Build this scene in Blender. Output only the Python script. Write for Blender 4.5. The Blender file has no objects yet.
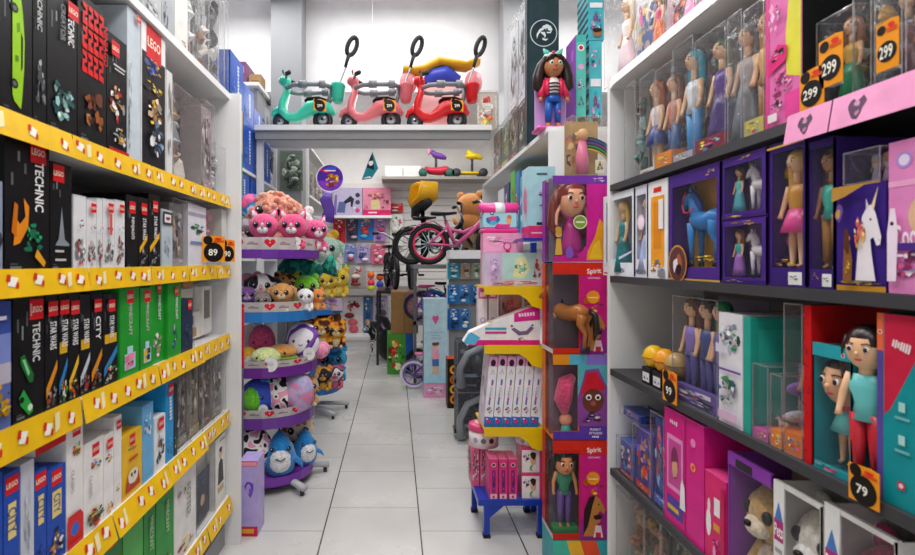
import bpy, math, random
from mathutils import Vector, Matrix
PI = math.pi
FX, CX, CY, EYE = 516.0, 395.0, 262.0, 1.66
scene = bpy.context.scene
COL = scene.collection

# ---------------------------------------------------------------- materials
_mats = {}
def lin(hx):
    r = []
    for i in (0, 2, 4):
        c = int(hx[i:i+2], 16) / 255.0
        r.append(c / 12.92 if c <= .04045 else ((c + .055) / 1.055) ** 2.4)
    return (r[0], r[1], r[2], 1.0)

def shade(hx, f):
    if f == 1: return hx
    return ''.join('%02x' % max(0, min(255, int(int(hx[i:i+2], 16)*f/16+.5)*16)) for i in (0, 2, 4))

def mat(hx, kind='card'):
    key = (hx, kind)
    if key in _mats: return _mats[key]
    m = bpy.data.materials.new(kind + '_' + hx); m.use_nodes = True
    nt = m.node_tree; N = nt.nodes; L = nt.links
    bs = N['Principled BSDF']; out = N['Material Output']
    c = lin(hx)
    tc = N.new('ShaderNodeTexCoord')
    nz = N.new('ShaderNodeTexNoise'); L.new(tc.outputs['Object'], nz.inputs['Vector'])
    rp = N.new('ShaderNodeValToRGB'); L.new(nz.outputs[0], rp.inputs[0])
    v = {'card': .10, 'plush': .28, 'plastic': .04, 'metal': .06, 'paint': .05}.get(kind, .05)
    rp.color_ramp.elements[0].position = .3; rp.color_ramp.elements[1].position = .7
    rp.color_ramp.elements[0].color = tuple(x * (1 - v) for x in c[:3]) + (1,)
    rp.color_ramp.elements[1].color = tuple(min(1, x * (1 + v * .7) + .002) for x in c[:3]) + (1,)
    nz.inputs['Scale'].default_value = {'card': 14, 'plush': 60, 'plastic': 8, 'metal': 20, 'paint': 3}.get(kind, 8)
    L.new(rp.outputs[0], bs.inputs['Base Color'])
    bs.inputs['Roughness'].default_value = {'card': .34, 'plush': .95, 'plastic': .28, 'metal': .3, 'paint': .55, 'rubber': .6}.get(kind, .4)
    bs.inputs['Specular IOR Level'].default_value = .18 if kind == 'card' else .35
    if kind == 'metal': bs.inputs['Metallic'].default_value = .85
    if kind == 'plush':
        bp = N.new('ShaderNodeBump'); bp.inputs['Strength'].default_value = .6; bp.inputs['Distance'].default_value = .01
        n2 = N.new('ShaderNodeTexNoise'); n2.inputs['Scale'].default_value = 140; L.new(tc.outputs['Object'], n2.inputs['Vector'])
        L.new(n2.outputs[0], bp.inputs['Height']); L.new(bp.outputs[0], bs.inputs['Normal'])
        bs.inputs['Sheen Weight'].default_value = .4
    _mats[key] = m
    return m

def clear(tint='ffffff', amt=.10, crinkle=.5):
    key = ('clear', tint, amt, crinkle)
    if key in _mats: return _mats[key]
    m = bpy.data.materials.new('clear_plastic'); m.use_nodes = True
    nt = m.node_tree; N = nt.nodes; L = nt.links; N.remove(N['Principled BSDF'])
    out = N['Material Output']
    tr = N.new('ShaderNodeBsdfTransparent'); tr.inputs[0].default_value = lin(tint)
    gl = N.new('ShaderNodeBsdfGlossy'); gl.inputs['Roughness'].default_value = .16
    df = N.new('ShaderNodeBsdfDiffuse'); df.inputs[0].default_value = (.8, .82, .85, 1)
    mx0 = N.new('ShaderNodeMixShader'); mx0.inputs[0].default_value = .22
    L.new(gl.outputs[0], mx0.inputs[1]); L.new(df.outputs[0], mx0.inputs[2])
    mx = N.new('ShaderNodeMixShader')
    lw = N.new('ShaderNodeLayerWeight'); lw.inputs[0].default_value = .25
    tc = N.new('ShaderNodeTexCoord'); nz = N.new('ShaderNodeTexNoise'); nz.inputs['Scale'].default_value = 18
    nz.inputs['Distortion'].default_value = 1.2
    L.new(tc.outputs['Object'], nz.inputs['Vector'])
    bp = N.new('ShaderNodeBump'); bp.inputs['Strength'].default_value = crinkle; bp.inputs['Distance'].default_value = .01
    L.new(nz.outputs[0], bp.inputs['Height']); L.new(bp.outputs[0], gl.inputs['Normal']); L.new(bp.outputs[0], lw.inputs['Normal'])
    ma = N.new('ShaderNodeMath'); ma.operation = 'MULTIPLY_ADD'; ma.inputs[1].default_value = .26; ma.inputs[2].default_value = amt*.6
    L.new(lw.outputs['Fresnel'], ma.inputs[0])
    L.new(ma.outputs[0], mx.inputs[0]); L.new(tr.outputs[0], mx.inputs[1]); L.new(mx0.outputs[0], mx.inputs[2])
    L.new(mx.outputs[0], out.inputs[0])
    _mats[key] = m
    return m

def patches(cols, scale=9, kind='voronoi'):
    """plush fabric with coloured patches"""
    key = ('patches', tuple(cols), scale, kind)
    if key in _mats: return _mats[key]
    m = bpy.data.materials.new('patterned_plush'); m.use_nodes = True
    nt = m.node_tree; N = nt.nodes; L = nt.links; bs = N['Principled BSDF']
    tc = N.new('ShaderNodeTexCoord')
    if kind == 'rainbow':
        t = N.new('ShaderNodeTexGradient'); mp = N.new('ShaderNodeMapping')
        mp.inputs['Scale'].default_value = (scale,) * 3; mp.inputs['Rotation'].default_value = (0, .6, 0); mp.inputs['Location'].default_value = (.5, 0, 0)
        L.new(tc.outputs['Object'], mp.inputs[0]); L.new(mp.outputs[0], t.inputs[0]); src = t.outputs['Fac']
    else:
        t = N.new('ShaderNodeTexNoise'); t.inputs['Scale'].default_value = scale; t.inputs['Detail'].default_value = 0 if kind == 'voronoi' else 3
        L.new(tc.outputs['Object'], t.inputs['Vector']); src = t.outputs[0]
    rp = N.new('ShaderNodeValToRGB'); rp.color_ramp.interpolation = 'LINEAR' if kind == 'fluffy' else 'CONSTANT'
    e = rp.color_ramp.elements
    n = len(cols); lo, hi = (0, 1) if kind == 'rainbow' else (.36, .64)
    e[0].position = 0; e[0].color = lin(cols[0]); e[1].position = .999; e[1].color = lin(cols[-1])
    for i in range(1, n):
        x = e.new(lo + (hi - lo) * i / n); x.color = lin(cols[i])
    L.new(src, rp.inputs[0]); L.new(rp.outputs[0], bs.inputs['Base Color']); bs.inputs['Roughness'].default_value = .9
    bp = N.new('ShaderNodeBump'); bp.inputs['Strength'].default_value = .5; bp.inputs['Distance'].default_value = .01
    n2 = N.new('ShaderNodeTexNoise'); n2.inputs['Scale'].default_value = 120; L.new(tc.outputs['Object'], n2.inputs['Vector'])
    L.new(n2.outputs[0], bp.inputs['Height']); L.new(bp.outputs[0], bs.inputs['Normal'])
    _mats[key] = m
    return m

# ---------------------------------------------------------------- text outlines (built once)
_txt = {}
def text_geo(s):
    if s in _txt: return _txt[s]
    cu = bpy.data.curves.new('t', 'FONT'); cu.body = s; cu.resolution_u = 2; cu.offset = .018
    o = bpy.data.objects.new('t', cu); COL.objects.link(o)
    dg = bpy.context.evaluated_depsgraph_get()
    me = o.evaluated_get(dg).to_mesh()
    vs = [(v.co.x, v.co.y) for v in me.vertices]; fs = [tuple(p.vertices) for p in me.polygons]
    o.evaluated_get(dg).to_mesh_clear()
    bpy.data.objects.remove(o); bpy.data.curves.remove(cu)
    x0 = min(v[0] for v in vs); x1 = max(v[0] for v in vs); y0 = min(v[1] for v in vs); y1 = max(v[1] for v in vs)
    k = 1.0 / (y1 - y0)
    vs = [((x - (x0 + x1) / 2) * k, (y - (y0 + y1) / 2) * k) for x, y in vs]
    _txt[s] = (vs, fs, (x1 - x0) * k)
    return _txt[s]
for s in ['LEGO', 'TECHNIC', 'NINJAGO', 'STAR WARS', 'MINECRAFT', 'CREATOR', 'CITY', '89', '90', '299', '79', '99', 'ty', 'FROZEN', 'Spirit', 'UNTAMED',
          'FUNKY', 'STYLING', 'HAIR', 'Pets', 'Cookie', 'HAPPY', 'POTTER', 'CLASSIC', ]:
    text_geo(s)

# ---------------------------------------------------------------- mesh builder
class MB:
    def __init__(s): s.v = []; s.f = []; s.m = []; s.sm = []; s.mats = []; s.M = None
    def mi(s, m):
        if isinstance(m, str): m = mat(m)
        if m not in s.mats: s.mats.append(m)
        return s.mats.index(m)
    def add(s, vs, fs, m, smooth=False):
        k = len(s.v); i = s.mi(m)
        if s.M is not None: vs = [tuple(s.M @ Vector(v)) for v in vs]
        s.v += [tuple(v) for v in vs]
        for f in fs: s.f.append([k + j for j in f]); s.m.append(i); s.sm.append(smooth)
    def box(s, x0, y0, z0, x1, y1, z1, m, bevel=0):
        if bevel:
            b = bevel; P = []
            # chamfered vertical edges and top edges
            ring = lambda a, z: [(x0+a, y0, z), (x1-a, y0, z), (x1, y0+a, z), (x1, y1-a, z), (x1-a, y1, z), (x0+a, y1, z), (x0, y1-a, z), (x0, y0+a, z)]
            def inset(z): return [(x0+b*1.4, y0+b, z), (x1-b*1.4, y0+b, z), (x1-b, y0+b*1.4, z), (x1-b, y1-b*1.4, z), (x1-b*1.4, y1-b, z), (x0+b*1.4, y1-b, z), (x0+b, y1-b*1.4, z), (x0+b, y0+b*1.4, z)]
            vs = inset(z0) + ring(b, z0+b) + ring(b, z1-b) + inset(z1); fs = []
            for k in range(3):
                for i in range(8): fs.append((k*8+i, k*8+(i+1) % 8, (k+1)*8+(i+1) % 8, (k+1)*8+i))
            fs += [tuple(range(7, -1, -1)), tuple(range(24, 32))]
            s.add(vs, fs, m); return
        s.add([(x0,y0,z0),(x1,y0,z0),(x1,y1,z0),(x0,y1,z0),(x0,y0,z1),(x1,y0,z1),(x1,y1,z1),(x0,y1,z1)],
              [(0,3,2,1),(4,5,6,7),(0,1,5,4),(1,2,6,5),(2,3,7,6),(3,0,4,7)], m)
    def ell(s, c, r, m, nu=14, nv=9, rot=None):
        if not hasattr(r, '__len__'): r = (r, r, r)
        vs = []; fs = []
        R = rot.to_matrix() if rot is not None and hasattr(rot, 'to_matrix') else None
        for j in range(1, nv):
            t = PI * j / nv
            for i in range(nu):
                a = 2 * PI * i / nu
                p = Vector((r[0]*math.sin(t)*math.cos(a), r[1]*math.sin(t)*math.sin(a), r[2]*math.cos(t)))
                if R: p = R @ p
                vs.append((c[0]+p.x, c[1]+p.y, c[2]+p.z))
        for z in (r[2], -r[2]):
            p = Vector((0, 0, z)); p = R @ p if R else p
            vs.append((c[0]+p.x, c[1]+p.y, c[2]+p.z))
        T = len(vs) - 2
        for j in range(nv-2):
            for i in range(nu):
                fs.append((j*nu+i, (j+1)*nu+i, (j+1)*nu+(i+1) % nu, j*nu+(i+1) % nu))
        for i in range(nu):
            fs.append((T, i, (i+1) % nu)); fs.append((T+1, (nv-2)*nu+(i+1) % nu, (nv-2)*nu+i))
        s.add(vs, fs, m, True)
    def sweep(s, pts, rad, m, n=8, side=None, cap=True, smooth=True, closed=False):
        pts = [Vector(p) for p in pts]; N = len(pts)
        if not isinstance(rad, list): rad = [rad] * N
        vs = []; fs = []; prev = None
        for i, p in enumerate(pts):
            if closed: t = (pts[(i+1) % N] - pts[i-1]).normalized()
            else: t = (pts[min(i+1, N-1)] - pts[max(i-1, 0)]).normalized()
            if side is not None: a = Vector(side)
            elif prev is None:
                a = Vector((0, 0, 1)) if abs(t.z) < .9 else Vector((0, 1, 0))
                a = t.cross(a)
            else: a = prev
            a = (a - t * a.dot(t)).normalized(); prev = a
            b = t.cross(a)
            r = rad[i]; ra, rb = r if isinstance(r, tuple) else (r, r)
            for k in range(n):
                q = 2 * PI * k / n
                vs.append(p + a * (ra * math.cos(q)) + b * (rb * math.sin(q)))
        for i in range(N if closed else N-1):
            j = (i+1) % N
            for k in range(n): fs.append((i*n+k, i*n+(k+1) % n, j*n+(k+1) % n, j*n+k))
        if cap and not closed: fs += [tuple(range(n-1, -1, -1)), tuple((N-1)*n+k for k in range(n))]
        s.add([tuple(v) for v in vs], fs, m, smooth)
    def ring(s, c, axis, R, r, m, n=24, k=8, a0=0, a1=2*PI):
        ax = Vector(axis).normalized(); u = ax.orthogonal().normalized(); w = ax.cross(u)
        full = abs(a1 - a0 - 2*PI) < 1e-6
        pts = [Vector(c) + (u*math.cos(a)+w*math.sin(a))*R for a in [a0+(a1-a0)*i/(n if full else n-1) for i in range(n)]]
        s.sweep(pts, r, m, k, side=None if not full else None, closed=full) if not full else s._torus(Vector(c), ax, u, w, R, r, m, n, k)
    def _torus(s, c, ax, u, w, R, r, m, n, k):
        ra, rb = r if isinstance(r, tuple) else (r, r)
        vs = []; fs = []
        for i in range(n):
            a = 2*PI*i/n; d = u*math.cos(a)+w*math.sin(a)
            for j in range(k):
                q = 2*PI*j/k
                vs.append(tuple(c + d*(R+ra*math.cos(q)) + ax*(rb*math.sin(q))))
        for i in range(n):
            for j in range(k): fs.append((i*k+j, ((i+1) % n)*k+j, ((i+1) % n)*k+(j+1) % k, i*k+(j+1) % k))
        s.add(vs, fs, m, True)
    def cyl(s, a, b, r, m, n=16, r2=None, smooth=True):
        s.sweep([a, b], [r, r if r2 is None else r2], m, n, smooth=smooth)
    def prism(s, poly, y0, y1, m):
        """polygon in xz extruded along y"""
        n = len(poly)
        vs = [(x, y0, z) for x, z in poly] + [(x, y1, z) for x, z in poly]
        fs = [tuple(range(n)), tuple(range(2*n-1, n-1, -1))] + [(i, n+i, n+(i+1) % n, (i+1) % n) for i in range(n)]
        s.add(vs, fs, m)
    def plate(s, poly, z0, z1, m):
        """polygon in xy extruded along z"""
        n = len(poly)
        vs = [(x, y, z0) for x, y in poly] + [(x, y, z1) for x, y in poly]
        fs = [tuple(range(n-1, -1, -1)), tuple(range(n, 2*n))] + [(i, (i+1) % n, n+(i+1) % n, n+i) for i in range(n)]
        s.add(vs, fs, m)
    def build(s, name, parent=None, loc=(0, 0, 0), rz=0):
        me = bpy.data.meshes.new(name); me.from_pydata(s.v, [], s.f)
        for m in s.mats: me.materials.append(m)
        me.polygons.foreach_set('material_index', s.m); me.polygons.foreach_set('use_smooth', s.sm); me.update()
        o = bpy.data.objects.new(name, me); COL.objects.link(o)
        o.location = loc; o.rotation_euler = (0, 0, rz)
        if parent: o.parent = parent
        return o

class Face:
    """printing on a flat face: o origin, u and v edge vectors"""
    def __init__(s, b, o, u, v):
        s.b = b; s.o = Vector(o); s.W = Vector(u).length; s.H = Vector(v).length
        s.u = Vector(u); s.v = Vector(v); s.n = s.u.cross(s.v).normalized(); s.k = 0
    def pt(s, u, v): return tuple(s.o + s.u*u + s.v*v + s.n*(.0006 + .00018*s.k))
    def poly(s, pts, c):
        s.k += 1
        s.b.add([s.pt(*p) for p in pts], [tuple(range(len(pts)))], c)
    def rect(s, u0, v0, u1, v1, c): s.poly([(u0, v0), (u1, v0), (u1, v1), (u0, v1)], c)
    def disc(s, u, v, r, c, ry=None, n=20):
        """r as a share of the width"""
        ru = r; rv = (ry if ry is not None else r*s.W/s.H)
        s.poly([(u+ru*math.cos(2*PI*i/n), v+rv*math.sin(2*PI*i/n)) for i in range(n)], c)
    def blob(s, u, v, ru, rv, c, seed=0, n=9):
        R = random.Random(seed)
        s.poly([(min(.99, max(.01, u+ru*k*math.cos(2*PI*i/n))), min(.99, max(.01, v+rv*k*math.sin(2*PI*i/n)))) for i in range(n) for k in [R.uniform(.6, 1.1)]], c)
    def burst(s, u, v, ru, rv, pal, n=10, seed=0, big=.5):
        R = random.Random(seed); N = int(n*2.4)
        for i in range(N):
            a = R.uniform(0, 2*PI); d = math.sqrt(R.random()); k = 1.0 if i < n*.6 else .55
            c = shade(R.choice(pal), R.choice((.62, .85, 1, 1, 1.2)))
            s.blob(u+ru*d*math.cos(a)*.8, v+rv*d*math.sin(a)*.8, ru*k*R.uniform(.16, big), rv*k*R.uniform(.1, big*.8), c, R.randint(0, 9999), R.randint(4, 8))
    def text(s, t, u, v, h, c, rot=0, w=None):
        """h = letter height in metres, w = limit for the length in metres"""
        if t in ('HOT WHEELS', 'HAIR', 'Estrela', 'Barbie', 'FRIENDS'):   # print too small to read in the photo: a line of strokes
            n = len(t); L = min(w or n*h*.7, n*h*.7); R = random.Random(t)
            for i in range(n):
                a = (-.5+i/n)*L; e = a+L/n*.72; q = h*R.uniform(.3, .5)
                s.poly([(u+(x*math.cos(rot)-y*math.sin(rot))/s.W, v+(x*math.sin(rot)+y*math.cos(rot))/s.H) for x, y in ((a, -q), (e, -q), (e, q*.8), (a, q))], c)
            return
        vs, fs, tw = text_geo(t)
        sx = h
        if w and tw*h > w: sx = w/tw
        s.k += 1
        cr, sr = math.cos(rot), math.sin(rot)
        P = []
        for x, y in vs:
            x *= sx; y *= h
            X = x*cr-y*sr; Y = x*sr+y*cr
            P.append(s.pt(u+X/s.W, v+Y/s.H))
        s.b.add(P, fs, c)
    def logo(s, u, v, size):
        """red brick-maker square"""
        a = size/s.W/2; b = size/s.H/2
        s.rect(u-a, v-b, u+a, v+b, 'd8141c')
        s.text('LEGO', u, v, size*.3, 'f7f2dc', 0, size*.86)
    def vtext(s, t, u, v, h, length, c): s.text(t, u, v, h, c, -PI/2, length)
    def lines(s, u0, v0, u1, v1, n, c, seed=0):
        R = random.Random(seed)
        for i in range(n):
            v = v1-(v1-v0)*(i+.5)/n; dv = (v1-v0)/n*.25
            s.rect(u0, v-dv, u0+(u1-u0)*R.uniform(.6, 1), v+dv, c)

def front(b, w, h, d=0): return Face(b, (-w/2, 0, 0), (w, 0, 0), (0, 0, h))
def sideface(b, w, d, h): return Face(b, (-w/2, d, 0), (0, -d, 0), (0, 0, h))   # faces local -x
def rside(b, w, d, h): return Face(b, (w/2, 0, 0), (0, d, 0), (0, 0, h))

def empty(name, loc=(0, 0, 0), rz=0):
    o = bpy.data.objects.new(name, None); COL.objects.link(o); o.empty_display_size = .05
    o.location = loc; o.rotation_euler = (0, 0, rz); return o
def tag(o, label, cat, group=None):
    o['label'] = label; o['category'] = cat
    if group: o['group'] = group
    return o
def struct(o): o['kind'] = 'structure'; return o
def P(px, py, Y): return Vector(((px-CX)*Y/FX, Y, EYE-(py-CY)*Y/FX))
def zat(py, Y): return EYE-(py-CY)*Y/FX
# ---------------------------------------------------------------- toys used inside packs
SK = 'e8b890'
def doll(parent, h, loc=(0, 0, 0), rz=0, skin=SK, hair='c89038', top='e0489a', bottom='7a4ab0', style='gown', head=.085, name='doll', longhair=.3):
    b = MB(); sk = mat(skin, 'plastic'); hr = head*h
    zc = h-hr*1.15
    b.ell((0, 0, zc), (hr*.86, hr*.9, hr*1.1), sk, 12, 9)
    b.sweep([(0, 0, zc-hr*.7), (0, 0, h*.70)], [hr*.34, hr*.36], sk, 8)
    sh = max(h*.105, hr*.8)
    for s in (-1, 1):
        b.sweep([(s*sh*.85, 0, h*.70), (s*sh*1.15, -.01*h, h*.58), (s*sh*1.25, -.04*h, h*.46), (s*sh*1.2, -.055*h, h*.43)], [h*.026, h*.024, h*.017, h*.022], sk, 8)
        b.sweep([(s*h*.045, 0, h*.42), (s*h*.05, 0, h*.22), (s*h*.05, 0, h*.03), (s*h*.05, -.035*h, h*.012)], [h*.042, h*.032, h*.02, h*.018], sk, 8)
        b.ell((s*hr*.36, -hr*.8, zc+hr*.05), (hr*.14, hr*.1, hr*.15), 'f4f0f0', 8, 6)
        b.ell((s*hr*.35, -hr*.87, zc+hr*.04), (hr*.1, hr*.06, hr*.13), '2a2438', 8, 6)
        b.sweep([(s*hr*.18, -hr*.86, zc+hr*.3), (s*hr*.36, -hr*.84, zc+hr*.36), (s*hr*.54, -hr*.74, zc+hr*.3)], hr*.035, '4a3028', 5)
    b.ell((0, -hr*.9, zc-hr*.18), (hr*.1, hr*.12, hr*.12), sk, 8, 6)
    b.ell((0, -hr*.78, zc-hr*.5), (hr*.17, hr*.1, hr*.06), 'c84860', 8, 6)
    o = b.build(name, parent, loc, rz)
    c = MB()
    tm = mat(top, 'plastic'); bm_ = mat(bottom, 'plastic')
    c.sweep([(0, 0, h*.42), (0, 0, h*.52), (0, 0, h*.62), (0, 0, h*.705)], [(h*.085, h*.06), (h*.066, h*.05), (sh*.95, h*.06), (sh*.8, h*.045)], tm, 12, side=(1, 0, 0))
    if style == 'gown':
        c.sweep([(0, 0, h*.02), (0, 0, h*.2), (0, 0, h*.38), (0, 0, h*.5)], [(h*.17, h*.12), (h*.13, h*.1), (h*.1, h*.08), (h*.07, h*.055)], bm_, 14, side=(1, 0, 0))
    elif style == 'skirt':
        c.sweep([(0, 0, h*.3), (0, 0, h*.4), (0, 0, h*.5)], [(h*.15, h*.11), (h*.11, h*.085), (h*.07, h*.055)], bm_, 14, side=(1, 0, 0))
    else:
        for s in (-1, 1): c.sweep([(s*h*.043, 0, h*.46), (s*h*.05, 0, h*.22), (s*h*.05, 0, h*.06)], [h*.05, h*.038, h*.03], bm_, 8)
    c.build('outfit', o)
    g = MB(); hm = mat(hair, 'plastic')
    g.ell((0, hr*.18, zc+hr*.22), (hr*1.0, hr*1.0, hr*1.08), hm, 12, 8)
    for s in (-1, 1):
        g.sweep([(s*hr*.7, hr*.1, zc+hr*.6), (s*hr*.98, hr*.2, zc-hr*.2), (s*hr*1.0, hr*.35, zc-h*longhair*.6), (s*hr*.7, hr*.4, zc-h*longhair)], [hr*.35, hr*.36, hr*.4, hr*.15], hm, 7)
    g.sweep([(0, hr*.6, zc), (0, hr*.75, zc-h*longhair*.6), (0, hr*.6, zc-h*longhair)], [hr*.7, (hr*.8, hr*.4), hr*.3], hm, 8)
    g.build('hair', o)
    return o

def horse(parent, L, loc=(0, 0, 0), rz=0, body='2a78c8', mane='303060', name='toy_horse', horn=None, rein=None):
    """standing horse, head towards -x"""
    b = MB(); m = mat(body, 'plastic')
    b.sweep([(-.30*L, 0, .66*L), (-.2*L, 0, .64*L), (0, 0, .60*L), (.2*L, 0, .63*L), (.33*L, 0, .62*L)], [.08*L, .135*L, .125*L, .14*L, .07*L], m, 12)
    b.sweep([(-.2*L, 0, .66*L), (-.3*L, 0, .82*L), (-.36*L, 0, .97*L), (-.38*L, 0, 1.02*L)], [(.085*L, .13*L), (.065*L, .095*L), (.05*L, .07*L), .04*L], m, 10, side=(0, 1, 0))
    b.sweep([(-.33*L, 0, 1.02*L), (-.42*L, 0, .97*L), (-.53*L, 0, .87*L), (-.57*L, 0, .83*L)], [.05*L, .07*L, .047*L, .035*L], m, 10)
    for s in (-1, 1):
        b.sweep([(-.34*L, s*.03*L, 1.05*L), (-.34*L, s*.04*L, 1.13*L)], [.025*L, .006*L], m, 6)
        b.ell((-.43*L, s*.058*L, .97*L), .014*L, '101014', 8, 6)
        b.sweep([(-.24*L, s*.07*L, .6*L), (-.26*L, s*.07*L, .34*L), (-.25*L, s*.07*L, .3*L), (-.25*L, s*.07*L, .07*L)], [.07*L, .04*L, .04*L, .026*L], m, 8)
        b.sweep([(.28*L, s*.07*L, .6*L), (.24*L, s*.07*L, .44*L), (.33*L, s*.07*L, .3*L), (.3*L, s*.07*L, .07*L)], [.09*L, .065*L, .036*L, .026*L], m, 8)
        for x in (-.25, .3): b.sweep([(x*L, s*.07*L, .08*L), (x*L-.02*L, s*.07*L, 0)], [.03*L, .042*L], '303038', 8)
    if horn: b.sweep([(-.42*L, 0, 1.03*L), (-.5*L, 0, 1.22*L)], [.024*L, .004*L], mat(horn, 'plastic'), 7)
    o = b.build(name, parent, loc, rz)
    g = MB(); mm = mat(mane, 'plastic')
    g.sweep([(-.36*L, 0, 1.07*L), (-.28*L, 0, .98*L), (-.2*L, 0, .86*L), (-.13*L, 0, .76*L)], [(.03*L, .03*L), (.035*L, .06*L), (.04*L, .07*L), (.03*L, .03*L)], mm, 8, side=(0, 1, 0))
    g.build('mane', o)
    t = MB(); t.sweep([(.36*L, 0, .68*L), (.46*L, 0, .6*L), (.48*L, 0, .4*L), (.44*L, 0, .2*L)], [.03*L, .05*L, .06*L, .01*L], mm, 8); t.build('tail', o)
    if rein:
        r = MB(); rm = mat(rein, 'plastic')
        r.sweep([(-.53*L, -.05*L, .88*L), (-.44*L, -.075*L, .98*L), (-.4*L, -.06*L, 1.05*L)], .012*L, rm, 6)
        r.sweep([(-.5*L, -.06*L, .88*L), (-.36*L, -.12*L, .76*L), (-.2*L, -.15*L, .74*L), (-.1*L, -.13*L, .8*L)], .011*L, rm, 6)
        r.build('rein', o)
    return o

def vehicle(parent, L, loc=(0, 0, 0), rz=0, col='d02028', glass='20242c', name='toy_car'):
    b = MB(); m = mat(col, 'plastic')
    b.prism([(-L*.5, .12*L), (L*.5, .12*L), (L*.5, .27*L), (L*.3, .3*L), (L*.18, .42*L), (-L*.2, .42*L), (-L*.34, .29*L), (-L*.5, .24*L)], -.2*L, .2*L, m)
    b.prism([(L*.26, .3*L), (L*.16, .4*L), (-L*.18, .4*L), (-L*.29, .3*L)], -.203*L, .203*L, mat(glass, 'plastic'))
    o = b.build(name, parent, loc, rz)
    for x in (-.3, .3):
        for s in (-1, 1):
            w = MB(); w.cyl((x*L, s*.16*L, .12*L), (x*L, s*.23*L, .12*L), .12*L, mat('18181a', 'rubber'), 14); w.build('wheel', o)
    return o

def pet(parent, s, loc=(0, 0, 0), rz=0, col='d8b078', col2='f0e0c8', ear='flop', name='toy_pet', kind='plush'):
    """small sitting animal figure facing -y"""
    b = MB(); m = mat(col, kind); m2 = mat(col2, kind)
    b.ell((0, .05*s, .27*s), (.23*s, .24*s, .28*s), m); b.ell((0, -.12*s, .24*s), (.15*s, .12*s, .2*s), m2)
    for k in (-1, 1):
        b.sweep([(k*.13*s, -.1*s, .38*s), (k*.15*s, -.2*s, .2*s), (k*.14*s, -.24*s, .04*s)], [.07*s, .065*s, .06*s], m, 8)
        b.ell((k*.2*s, -.1*s, .07*s), (.09*s, .15*s, .07*s), m, 10, 7)
    o = b.build(name, parent, loc, rz)
    h = MB(); h.ell((0, -.06*s, .68*s), (.28*s, .25*s, .26*s), m); h.ell((0, -.26*s, .6*s), (.13*s, .1*s, .1*s), m2, 10, 7)
    h.ell((0, -.36*s, .63*s), (.04*s, .03*s, .03*s), '201818', 8, 6)
    for k in (-1, 1):
        h.ell((k*.12*s, -.27*s, .72*s), (.05*s, .04*s, .06*s), '181418', 8, 6)
        if ear == 'flop': h.sweep([(k*.2*s, 0, .86*s), (k*.32*s, -.02*s, .74*s), (k*.33*s, -.04*s, .56*s)], [(.05*s, .05*s), (.05*s, .09*s), (.03*s, .05*s)], m, 8)
        elif ear == 'point': h.sweep([(k*.15*s, 0, .84*s), (k*.21*s, 0, 1.05*s)], [(.1*s, .05*s), (.01*s, .01*s)], m, 8, side=(1, 0, 0))
        else: h.ell((k*.22*s, 0, .9*s), (.1*s, .05*s, .1*s), m, 10, 7)
    h.build('head', o)
    return o

# ---------------------------------------------------------------- packaging
def carton(name, w, d, h, col, art=None, side=None, rsid=None, top=None, bevel=.0):
    b = MB()
    b.box(-w/2, 0, 0, w/2, d, h, col)
    if top: b.box(-w/2-.0008, -.0008, h-.002, w/2+.0008, d+.0008, h+.0008, top)
    if art: art(front(b, w, h))
    if side: side(sideface(b, w, d, h))
    if rsid: rsid(rside(b, w, d, h))
    return b.build(name)

def winbox(name, w, d, h, col, win=(.08, .15, .92, .85), inner=None, art=None, side=None, openside=False, openr=False, content=None, depth=None, rsid=None):
    """printed carton with a clear window on its front, toy inside"""
    root = empty(name); b = MB(); t = .004; inner = inner or col
    u0, v0, u1, v1 = win; x0 = -w/2+u0*w; x1 = -w/2+u1*w; z0 = v0*h; z1 = v1*h
    b.box(-w/2, 0, 0, w/2, d, t, col); b.box(-w/2, 0, h-t, w/2, .012, h, col); b.box(-w/2, d-t, t, w/2, d, h-t, col)
    dp = depth or min(d*.75, .085); b.box(-w/2+t, dp, t, w/2-t, dp+.002, h-t, inner)
    if not openside: b.box(-w/2, 0, t, -w/2+t, d-t, h-t, col)
    else:
        b.box(-w/2, d*.72, t, -w/2+t, d-t, h-t, col)
    if not openr: b.box(w/2-t, 0, t, w/2, d-t, h-t, col)
    if u0 > 0 and not (openside and u0 < .03): b.box(-w/2, 0, t, x0, t, h-t, col)
    if u1 < 1: b.box(x1, 0, t, w/2, t, h-t, col)
    b.box(x0, 0, t, x1, t, z0, col); b.box(x0, 0, z1, x1, t, h-t, col)
    if art: art(front(b, w, h))
    if side: side(sideface(b, w, d, h))
    if rsid: rsid(rside(b, w, d, h))
    b.build('carton', root)
    p = MB(); p.add([(x0, .002, z0), (x1, .002, z0), (x1, .002, z1), (x0, .002, z1)], [(0, 1, 2, 3)], clear(amt=.08, crinkle=.25))
    if openside: p.add([(-w/2+.002, 0.001, t), (-w/2+.002, d*.72, t), (-w/2+.002, d*.72, h-t), (-w/2+.002, .001, h-t)], [(3, 2, 1, 0)], clear(amt=.08, crinkle=.25))
    p.add([(-w/2, .012, h-.001), (w/2, .012, h-.001), (w/2, d-t, h-.001), (-w/2, d-t, h-.001)], [(0, 1, 2, 3)], clear(amt=.08, crinkle=.25))
    p.build('clear_window', root)
    if content: content(root)
    return root

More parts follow.
